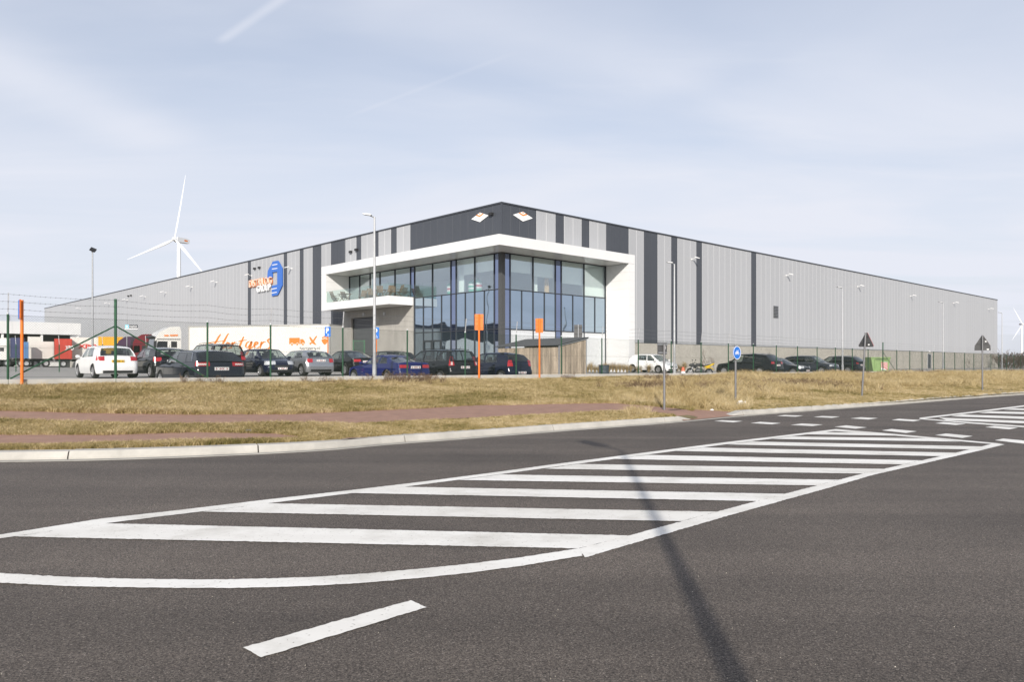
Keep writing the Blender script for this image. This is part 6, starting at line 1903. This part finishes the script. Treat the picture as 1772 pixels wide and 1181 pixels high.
# ================================================================== SHED, BARREL, SKIP, MOTORCYCLE, CONE
M_WOOD = mat('shed_timber', (0.40, 0.33, 0.25), 0.8, var=0.30, scale=5, bump=.2, bscale=40, streak=0.15)
M_CORR = mat('corrugated_dark', (0.085, 0.087, 0.09), 0.6, var=0.12)
nt = M_WOOD.node_tree; bs = nt.nodes['Principled BSDF']; src = bs.inputs['Base Color'].links[0].from_socket
oi = N(nt, 'ShaderNodeObjectInfo'); mr = N(nt, 'ShaderNodeMapRange'); mr.inputs[3].default_value = .72; mr.inputs[4].default_value = 1.2; nt.links.new(oi.outputs['Random'], mr.inputs[0])
cmb = N(nt, 'ShaderNodeCombineColor')
for i_ in range(3): nt.links.new(mr.outputs[0], cmb.inputs[i_])
mx = N(nt, 'ShaderNodeMix', data_type='RGBA', blend_type='MULTIPLY'); mx.inputs[0].default_value = 1
nt.links.new(src, mx.inputs[6]); nt.links.new(cmb.outputs[0], mx.inputs[7]); nt.links.new(mx.outputs[2], bs.inputs['Base Color'])
ycs = 44.2; xcs = (967.5 - CXP) / FPX * ycs
zs = lot_z((xcs, ycs))
shed = thing('wooden_shed', 'wooden plank shed with a dark corrugated lean-to roof', 'shed', (xcs, ycs, zs), ANG)
LLs, LRs = 5.3, 2.35
zc0, zc1 = zat(598, ycs) - zs, zat(586, ycs + 1.6) - zs      # low eave, high eave
random.seed(9)
npl = 36
for k in range(npl):
    a = LLs * k / npl; b = LLs * (k + 1) / npl; o_ = random.uniform(-.006, .006)
    g = MB(); g.span((-.02 + o_, a + .004, random.uniform(-.02, .02)), (.01 + o_, b - .004, zc0 - .1)); g.build('plank', M_WOOD, shed)
npr = 16
for k in range(npr):
    a = LRs * k / npr; b = LRs * (k + 1) / npr; o_ = random.uniform(-.006, .006); zt = lerp(zc0, zc1, (k + .5) / npr) - .1
    g = MB(); g.span((a + .004, -.02 + o_, random.uniform(-.02, .02)), (b - .004, .01 + o_, zt)); g.build('plank', M_WOOD, shed)
for (x, y, h_) in ((0.0, 0.0, zc0 - .06), (LRs, 0, zc1 - .06), (0, LLs, zc0 - .06), (LRs, LLs, zc1 - .06)):
    g = MB(); g.box((x, y, h_ / 2), (.07, .07, h_)); g.build('corner_post', M_GALV, shed)
g = MB(); g.bar((-.1, -.04, zc0 - .03), (LRs + .15, -.04, zc1 + .01), .03, .09); g.build('verge_trim', M_GALV, shed)
g = MB(); P = []
for x in np.linspace(-.18, LRs + .2, 3):
    P.append([(x, y, lerp(zc0, zc1, x / LRs) + .035 + .022 * math.sin(y * 2 * math.pi / .15)) for y in np.linspace(-.12, LLs + .12, 220)])
g.grid(P)
P2 = [[(p[0], p[1], p[2] - .012) for p in row] for row in P]; g.grid(P2); g.build('corrugated_roof', M_CORR, shed, fix=False)
g = MB(); g.span((LRs - .02, 0, 0), (LRs + .01, LLs, zc1 - .1)); g.span((.02, LLs - .02, 0), (LRs, LLs + .01, zc0 - .1)); g.build('rear_wall', M_WOOD, shed)
# barrel
t = t_at(1045, .9); x, y = LW(t, .9); zb_ = zlot(t, .9)
r = thing('barrel', 'ribbed grey-blue barrel standing behind the fence right of the shed', 'barrel', (x, y, zb_), 0)
hb = zat(632, y) - zb_
g = MB(); g.lathe([(0, 0), (.27, 0), (.285, .03)] + sum([[(.27, hb * f - .03), (.292, hb * f), (.27, hb * f + .03)] for f in (.25, .5, .75)], []) + [(.285, hb - .03), (.285, hb), (.26, hb - .01), (.25, hb - .06), (0, hb - .06)], 24); g.build('drum', mat('barrel_grey', (.10, .12, .14), .5, .2, var=.25, scale=6), r, smooth='auto')
g = MB(); g.lathe([(.287, hb - .035), (.295, hb - .03), (.295, hb), (.28, hb + .004)], 24); g.build('rim', M_COL, r, smooth='auto')
# skip
t = t_at(1524, 4.0); x, y = LW(t, 4.0); zb_ = zlot(t, 4.0)
r = thing('skip', 'light green waste skip at the right end of the parked cars', 'skip', (x, y, zb_), 0)
M_SKIP = mat('skip_green', (.27, .40, .16), .5, var=.15, scale=3)
hs = zat(618.5, y) - zb_; ws = 34 / FPX * y
g = MB(); pr = [(-ws / 2 + .25, .12), (ws / 2 - .25, .12), (ws / 2, hs), (-ws / 2, hs)]
g.prism(pr, 1.7, lambda a, b, h_: (a, h_, b)); g.build('tub', M_SKIP, r)
g = MB(); g.span((-ws / 2 - .04, -.05, hs - .1), (ws / 2 + .04, .03, hs)); g.span((-ws / 2 + .2, -.05, .1), (ws / 2 - .2, -.002, .2)); g.build('rim_rail', M_SKIP, r)
for f in (-.3, 0, .3):
    g = MB(); g.bar((f * ws * .9, -.03, .15), (f * ws, -.03, hs - .1), .1, .05, (0, 1, 0)); g.build('rib', M_SKIP, r)
g = MB(); g.bar((-ws * .3, -.06, hs - .2), (ws * .35, -.06, hs - .18), .05); g.build('lifting_bar', M_COL, r)
# striped marker board
t = t_at(1530.5, 2.6); x, y = LW(t, 2.6); zb_ = zlot(t, 2.6)
r = thing('marker_board', 'red and white diagonally striped board in front of the green skip', 'marker board', (x, y, zb_), 0)
wm = 11 / FPX * y; z0_, z1_ = zat(640.5, y) - zb_, zat(627, y) - zb_
g = MB(); g.span((-wm / 2, 0, z0_), (wm / 2, .03, z1_)); g.build('panel', M_WHITE, r)
for k in range(-1, 5):
    a = z0_ + (z1_ - z0_) * k / 4.0; b = (z1_ - z0_) / 8; sl = wm * .75
    poly = [(-wm / 2, a + sl), (wm / 2, a), (wm / 2, a + b), (-wm / 2, a + sl + b)]
    poly = [(p, min(max(q, z0_), z1_)) for p, q in poly]
    if poly[0][1] >= z1_ - 1e-3 and poly[1][1] >= z1_ - 1e-3: continue
    g = MB(); g.prism(poly, .006, lambda p, q, h_: (p, -.007 + h_, q)); g.build('stripe', M_REDTXT, r)
for s_ in (-1, 1):
    g = MB(); g.cyl((s_ * wm * .3, .05, 0), (s_ * wm * .3, .05, z1_), .03, n=8); g.build('leg', M_GALV, r)
# cone
t = t_at(1182, 3.6); x, y = LW(t, 3.6); zb_ = zlot(t, 3.6)
r = thing('traffic_cone', 'faded orange traffic cone beside the white hatchback', 'traffic cone', (x, y, zb_), 0)
hc = zat(636, y) - zb_
M_CONE = mat('cone_orange', (.75, .16, .08), .6, var=.1)
g = MB(); g.lathe([(.2, .03), (.19, .05), (.075, hc), (.05, hc + .01), (0, hc + .01)], 18); g.build('cone', M_CONE, r, smooth='auto')
g = MB(); g.box((0, 0, .015), (.46, .46, .03)); g.build('base', M_CONE, r)
g = MB(); g.lathe([(.150, hc * .45), (.116, hc * .66)], 18); g.build('band', M_WHITE, r)
# motorcycle (front to the left)
M_MY = paint('yellow', (.75, .50, .01))
t = t_at(1211, 5.0); x, y = LW(t, 5.0); zb_ = zlot(t, 5.0)
mc = thing('motorcycle', 'yellow and black motorcycle parked between the white hatchback and the black car', 'motorcycle', (x, y, zb_), math.pi + .15)
for xx, nm in ((.72, 'front'), (-.68, 'rear')):
    wl = bpy.data.objects.new('wheel', None); COL.objects.link(wl); wl.parent = mc; wl.location = (xx, 0, .31)
    g = MB(); g.lathe([(.22, -.06), (.29, -.06), (.315, 0), (.29, .06), (.22, .06)], 22, 'y'); g.build('tyre', M_TYRE, wl, smooth='auto')
    g = MB(); g.lathe([(.225, -.04), (.21, 0), (.225, .04)], 22, 'y')
    for k in range(6):
        a = k * math.pi / 3; g.bar((.03 * math.cos(a), 0, .03 * math.sin(a)), (.215 * math.cos(a), 0, .215 * math.sin(a)), .03, .02, (0, 1, 0))
    g.build('rim', M_RIM, wl)
def loft(name, secs, material, parent):
    """secs: (x, z, half width, half height)"""
    P = []
    for (x_, z_, w_, h_) in secs:
        P.append([(x_, w_ * math.copysign(abs(math.cos(a)) ** .8, math.cos(a)), z_ + h_ * math.copysign(abs(math.sin(a)) ** .8, math.sin(a))) for a in np.linspace(0, 2 * math.pi, 13)])
    g = MB(); g.grid(P); g.add(P[0][:-1], [tuple(range(12))]); g.add(P[-1][:-1], [tuple(range(12))]); return g.build(name, material, parent, smooth='auto')
loft('engine', [(.35, .42, .12, .1), (.2, .45, .2, .2), (-.15, .42, .2, .2), (-.3, .42, .12, .12)], M_COL, mc)
loft('fuel_tank', [(.32, .84, .08, .05), (.2, .88, .15, .11), (-.05, .88, .16, .12), (-.28, .8, .1, .05)], M_BLACK, mc)
loft('seat', [(-.2, .82, .1, .04), (-.4, .8, .14, .05), (-.7, .86, .12, .05), (-.9, .92, .06, .03)], M_BLACK, mc)
loft('tail_fairing', [(-.35, .72, .13, .07), (-.7, .80, .15, .09), (-.98, .92, .09, .06), (-1.1, .97, .03, .02)], M_MY, mc)
loft('rear_mudguard', [(-.42, .58, .05, .02), (-.6, .67, .1, .04), (-.85, .66, .1, .04), (-1.02, .52, .08, .03)], M_MY, mc)
loft('front_fairing', [(.3, .72, .12, .12), (.5, .82, .15, .16), (.7, .86, .1, .1), (.82, .84, .04, .04)], M_BLACK, mc)
loft('front_mudguard', [(.5, .58, .05, .02), (.7, .66, .07, .03), (.95, .56, .05, .02)], M_BLACK, mc)
g = MB(); g.cyl((.72, -.09, .31), (.48, -.09, .92), .025, n=8); g.cyl((.72, .09, .31), (.48, .09, .92), .025, n=8); g.build('fork', M_CHROME, mc)
g = MB(); g.tube([(.4, -.36, .98), (.46, -.15, 1.0), (.46, .15, 1.0), (.4, .36, .98)], .016, 8); g.cyl((.46, -.15, 1.0), (.44, -.3, 1.2), .008, n=5); g.cyl((.46, .15, 1.0), (.44, .3, 1.2), .008, n=5); g.box((.44, -.31, 1.22), (.03, .12, .07)); g.box((.44, .31, 1.22), (.03, .12, .07)); g.build('handlebar', M_BLACK, mc)
g = MB(); g.cyl((-.2, -.16, .32), (-.85, -.18, .5), .045, .06, 10); g.build('exhaust', M_CHROME, mc, smooth='auto')
g = MB(); g.bar((-.1, 0, .4), (-.68, 0, .31), .08, .06); g.bar((.35, 0, .85), (-.1, 0, .4), .06); g.build('frame', M_COL, mc)
# green gate frame by the roller door
Y = 55.0; x = (611.5 - CXP) / FPX * Y; zb_ = lot_z((x, Y))
r = thing('yard_gate', 'small green gate frame in front of the roller shutter', 'gate', (x, Y, zb_), .05)
wg = 19 / FPX * Y; hg = zat(588.5, Y) - zb_
for f in (0, 1):
    g = MB(); g.box((f * wg, 0, hg / 2), (.09, .09, hg)); g.build('gate_post', M_GRN, r)
for f in (.3, 0.97):
    g = MB(); g.box((wg / 2, 0, hg * f), (wg, .05, .05)); g.build('gate_rail', M_GRN, r)
for f in np.linspace(.08, .92, 9):
    g = MB(); g.box((wg * f, 0, hg * .63), (.018, .018, hg * .66)); g.build('gate_bar', M_GRN, r)
Y = 54.0
for px, lab in ((622.5, 'pale bollard in front of the roller shutter'), (626, 'yellow bollard in front of the roller shutter')):
    x = (px - CXP) / FPX * Y; g = MB(); g.lathe([(.07, 0), (.07, 1.2), (.05, 1.26), (0, 1.28)], 12); o = g.build('bollard', M_LAMPG if 'pale' in lab else M_YEL, smooth='auto'); o.location = (x, Y, lot_z((x, Y))); tag(o, lab, 'bollard', 'bollards by the roller shutter')

# ================================================================== WIND TURBINES
M_TURB = mat('turbine_white', (.78, .79, .80), .5, var=.02)
def turbine(label, px, Y, hub_py, R, axis_yaw, a0, rt):
    """axis_yaw: heading of the rotor axis (towards the hub nose)"""
    x = (px - CXP) / FPX * Y; hz_ = zat(hub_py, Y)
    r = thing('wind_turbine', label, 'wind turbine', (x, Y, 0), axis_yaw)
    g = MB(); g.cyl((0, 0, 0), (0, 0, hz_ - 1.5), rt, rt * .62, 24); g.build('tower', M_TURB, r, smooth='auto')
    g = MB(); pr = [(-9.5, -1.6), (-9.8, 1.2), (-7, 2.1), (2.5, 1.9), (3.2, 1.2), (3.2, -1.4), (2.2, -2.0)]
    g.prism(pr, 3.4, lambda a, b, h_: (a, -1.7 + h_, hz_ + b)); nac = g.build('nacelle', M_TURB, r)
    for s_ in (-1, 1):
        g = MB(); g.span((-7.5, s_ * 1.705, hz_ - .5), (-4.0, s_ * 1.72, hz_ + .7)); g.build('nacelle_logo', M_ORANGE, nac)
    g = MB(); g.lathe([(0, 2.6), (.6, 2.4), (1.3, 1.6), (1.6, 0), (1.5, -1.2)], 20, 'z')
    g.v = [(4.2 + v[2], v[0], hz_ + v[1]) for v in g.v]; g.build('hub', M_TURB, r, smooth='auto')
    for k in range(3):
        a = math.radians(a0 + 120 * k); dv = Vector((0, math.sin(a), math.cos(a))); sv = Vector((0, math.cos(a), -math.sin(a))); ax = Vector((1, 0, 0))
        P = []
        for f in np.linspace(0, 1, 16):
            rr = 1.2 + (R - 1.2) * f
            ch = 1.0 + 1.3 * math.sin(min(1, f / .22) * math.pi / 2) if f < .22 else lerp(2.3, .25, ((f - .22) / .78) ** .85)
            th_ = lerp(1.0, .10, f ** .6) * .75; tw = math.radians(lerp(22, 0, f))
            c_ = Vector((4.4 + f * f * 1.2, 0, hz_)) + dv * rr
            row = []
            for q in np.linspace(0, 2 * math.pi, 11)[:-1]:
                u_ = math.cos(q) * ch * .5 - ch * .12; w_ = math.sin(q) * th_ * .5 * (1.25 if math.cos(q) < 0 else .8)
                row.append(c_ + sv * (u_ * math.cos(tw) - w_ * math.sin(tw)) + ax * (u_ * math.sin(tw) + w_ * math.cos(tw)))
            row.append(row[0]); P.append(row)
        g = MB(); g.grid(P); g.build('blade', M_TURB, r, smooth=True)
turbine('large white wind turbine behind the left half of the warehouse', 309.5, 600, 415.5, 50.5, math.radians(249), 14, 2.1)
turbine('distant white wind turbine at the right edge of the picture', 1768, 1865, 561.5, 46, math.radians(262), -28, 2.6)

# ================================================================== PLANTS AND LITTER
M_ORN = grass_mat('ornamental_straw', [(.30, .21, .10), (.42, .32, .17), (.52, .41, .24)], 1.2)
random.seed(21)
def fountain(n, h, sp):
    g = MB()
    for _ in range(n):
        a = random.uniform(0, 6.283); l = sp * random.uniform(.2, 1.0); hh = h * random.uniform(.55, 1.05); w = .006
        c_, s_ = math.cos(a), math.sin(a); pts = []
        for f in (0, .4, .75, 1.0):
            rr = l * f ** 1.7; zz = hh * (1.25 * f - .42 * f * f * (1 + l / sp * .8)); pts.append((c_ * rr, s_ * rr, max(0, zz)))
        for i in range(3):
            w0, w1 = w * (1 - i / 3.2), w * (1 - (i + 1) / 3.2)
            g.add([(pts[i][0] - s_ * w0, pts[i][1] + c_ * w0, pts[i][2]), (pts[i][0] + s_ * w0, pts[i][1] - c_ * w0, pts[i][2]), (pts[i + 1][0] + s_ * w1, pts[i + 1][1] - c_ * w1, pts[i + 1][2]), (pts[i + 1][0] - s_ * w1, pts[i + 1][1] + c_ * w1, pts[i + 1][2])], [(0, 1, 2, 3)])
    me = g.mesh('ornamental_grass', fix=False); me.materials.append(M_ORN); return me
FM = [fountain(260, .85, .62) for _ in range(4)]
k = 0
for px in np.arange(1017, 1186, 6.2):
    d_ = 11.0 + 1.1 * math.sin(k * 2.1); t = t_at(px, d_); x, y = LW(t, d_)
    o = obj('ornamental_grass', FM[k % 4], M_ORN, None, (x, y, zlot(t, d_)), random.uniform(0, 6)); s_ = random.uniform(1.0, 1.45); o.scale = (s_, s_, s_ * random.uniform(.85, 1.1))
    tag(o, 'straw-coloured ornamental grass clump in the bed along the white wall', 'grass clump', 'ornamental grasses by the white wall'); k += 1
M_TWIG = mat('bare_twigs', (.13, .085, .06), .9, var=.25, scale=2)
def shrub_mesh(h, n, sp, seed):
    rs = random.Random(seed); g = MB()
    def br(p, d, L_, r_, lev):
        q = (p[0] + d[0] * L_, p[1] + d[1] * L_, p[2] + d[2] * L_); g.cyl(p, q, r_, r_ * .6, 3, False)
        if lev == 0: return
        for _ in range(3):
            nd = Vector((d[0] + rs.uniform(-.6, .6), d[1] + rs.uniform(-.6, .6), d[2] + rs.uniform(-.2, .5))).normalized(); f = rs.uniform(.4, 1)
            br((p[0] + d[0] * L_ * f, p[1] + d[1] * L_ * f, p[2] + d[2] * L_ * f), nd, L_ * rs.uniform(.5, .8), r_ * .6, lev - 1)
    for _ in range(n):
        d = Vector((rs.uniform(-sp, sp), rs.uniform(-sp, sp), 1)).normalized(); br((rs.uniform(-.3, .3), rs.uniform(-.3, .3), 0), d, h * rs.uniform(.35, .5), h * .012, 3)
    me = g.mesh('bare_shrub', fix=False); me.materials.append(M_TWIG); return me
SH = [shrub_mesh(3.0, 9, .6, s_) for s_ in (1, 2, 3)]
for i, (px, Y, s_, lab) in enumerate(((1733, 128, 1.0, 'bare brown shrub just right of the warehouse end'), (1741, 132, 1.25, 'tallest bare brown shrub right of the warehouse end'), (1748, 126, .9, 'bare brown shrub between the far lamp post and the distant turbine'),
                                  (1756, 130, 1.05, 'bare brown shrub left of the distant turbine tower'), (1764, 127, 1.0, 'bare brown shrub at the foot of the distant turbine'), (1772, 131, 1.1, 'bare brown shrub cut by the right picture edge'), (1782, 127, 1.1, 'bare brown shrub beyond the right picture edge'))):
    x = (px - CXP) / FPX * Y; o = obj('bare_shrub', SH[i % 3], M_TWIG, None, (x, Y, lot_z((x, Y))), i * 1.3); o.scale = (s_ * 1.2, s_ * 1.2, s_ * .9); tag(o, lab, 'shrub', 'bare shrubs beyond the warehouse')
TW = [shrub_mesh(2.2, 3, .5, s_) for s_ in (7, 8, 9)]
for i, (px, s_, lab) in enumerate(((1222, 1.0, 'bare sapling against the concrete base behind the motorcycle'), (1236, .8, 'bare sapling against the concrete base left of the large black car'), (1675, .9, 'bare sapling against the far concrete base left of the plated warning sign'), (1720, 1.0, 'bare sapling at the right end of the concrete base'))):
    t_, Y = on_line(px, CB - 1.0 * UL, UR); x = (px - CXP) / FPX * Y; o = obj('bare_sapling', TW[i % 3], M_TWIG, None, (x, Y, LOTZ - .05), i * 2.0); o.scale = (s_ * .8, s_ * .8, s_); tag(o, lab, 'sapling', 'bare saplings by the wall')
# far wood on the horizon to the right
g = MB(); rs = random.Random(4)
for _ in range(5200):
    x = rs.uniform(420, 1000); y = 820 + rs.uniform(-18, 18) + .2 * (x - 600); h_ = 9 + 3 * math.sin(x * .05) + 2 * math.sin(x * .21); z = rs.uniform(0, 1) ** .8 * h_; s_ = rs.uniform(.6, 1.8)
    a = rs.uniform(0, 6.28); g.add([(x + s_ * math.cos(a), y + s_ * math.sin(a), z), (x - s_ * math.cos(a), y - s_ * math.sin(a), z + s_ * .3), (x + rs.uniform(-.6, .6), y + rs.uniform(-.6, .6), z + s_ * 1.5)], [(0, 1, 2)])
tag(g.build('distant_wood', mat('far_wood', (.16, .165, .17), .95, var=.2, scale=.1), fix=False), 'far grey wood on the horizon at the right', 'wood', kind='stuff')
# litter
M_BAG = mat('plastic_bag', (.78, .79, .80), .35, var=.04)
def crumple(name, label, px, py, s_, material, flat=.6):
    (x, y, z), _ = verge_base(px, py)
    bm = bmesh.new(); bmesh.ops.create_icosphere(bm, subdivisions=3, radius=1.0); rs = random.Random(int(px))
    for v in bm.verts:
        k_ = .72 + .35 * math.sin(v.co.x * 5 + px) * math.sin(v.co.y * 6) + .18 * rs.random(); v.co = Vector((v.co.x * k_ * s_, v.co.y * k_ * s_ * .8, (v.co.z * k_ + .5) * s_ * flat))
    me = bpy.data.meshes.new(name); bm.to_mesh(me); bm.free()
    o = obj(name, me, material, None, (x, y, z + .02)); return tag(o, label, 'litter', 'litter on the verge')
crumple('plastic_bag', 'crumpled white plastic bag at the foot of the cycle path sign', 1283, 706, .17, M_BAG, .9)
crumple('paper_scrap', 'white scrap of litter on the grass between the two paths', 400, 742, .07, M_BAG, .5)
crumple('plastic_scrap', 'blue scrap of litter at the edge of the lower path', 430, 750, .09, mat('litter_blue', (.05, .2, .5), .5), .4)
crumple('paper_scrap', 'small white scrap on the red path near the cycle sign', 1232, 712, .06, M_BAG, .5)
crumple('paper_scrap', 'white scrap on the grassy bank below the silver hatchback', 552, 674, .05, M_BAG, .6)
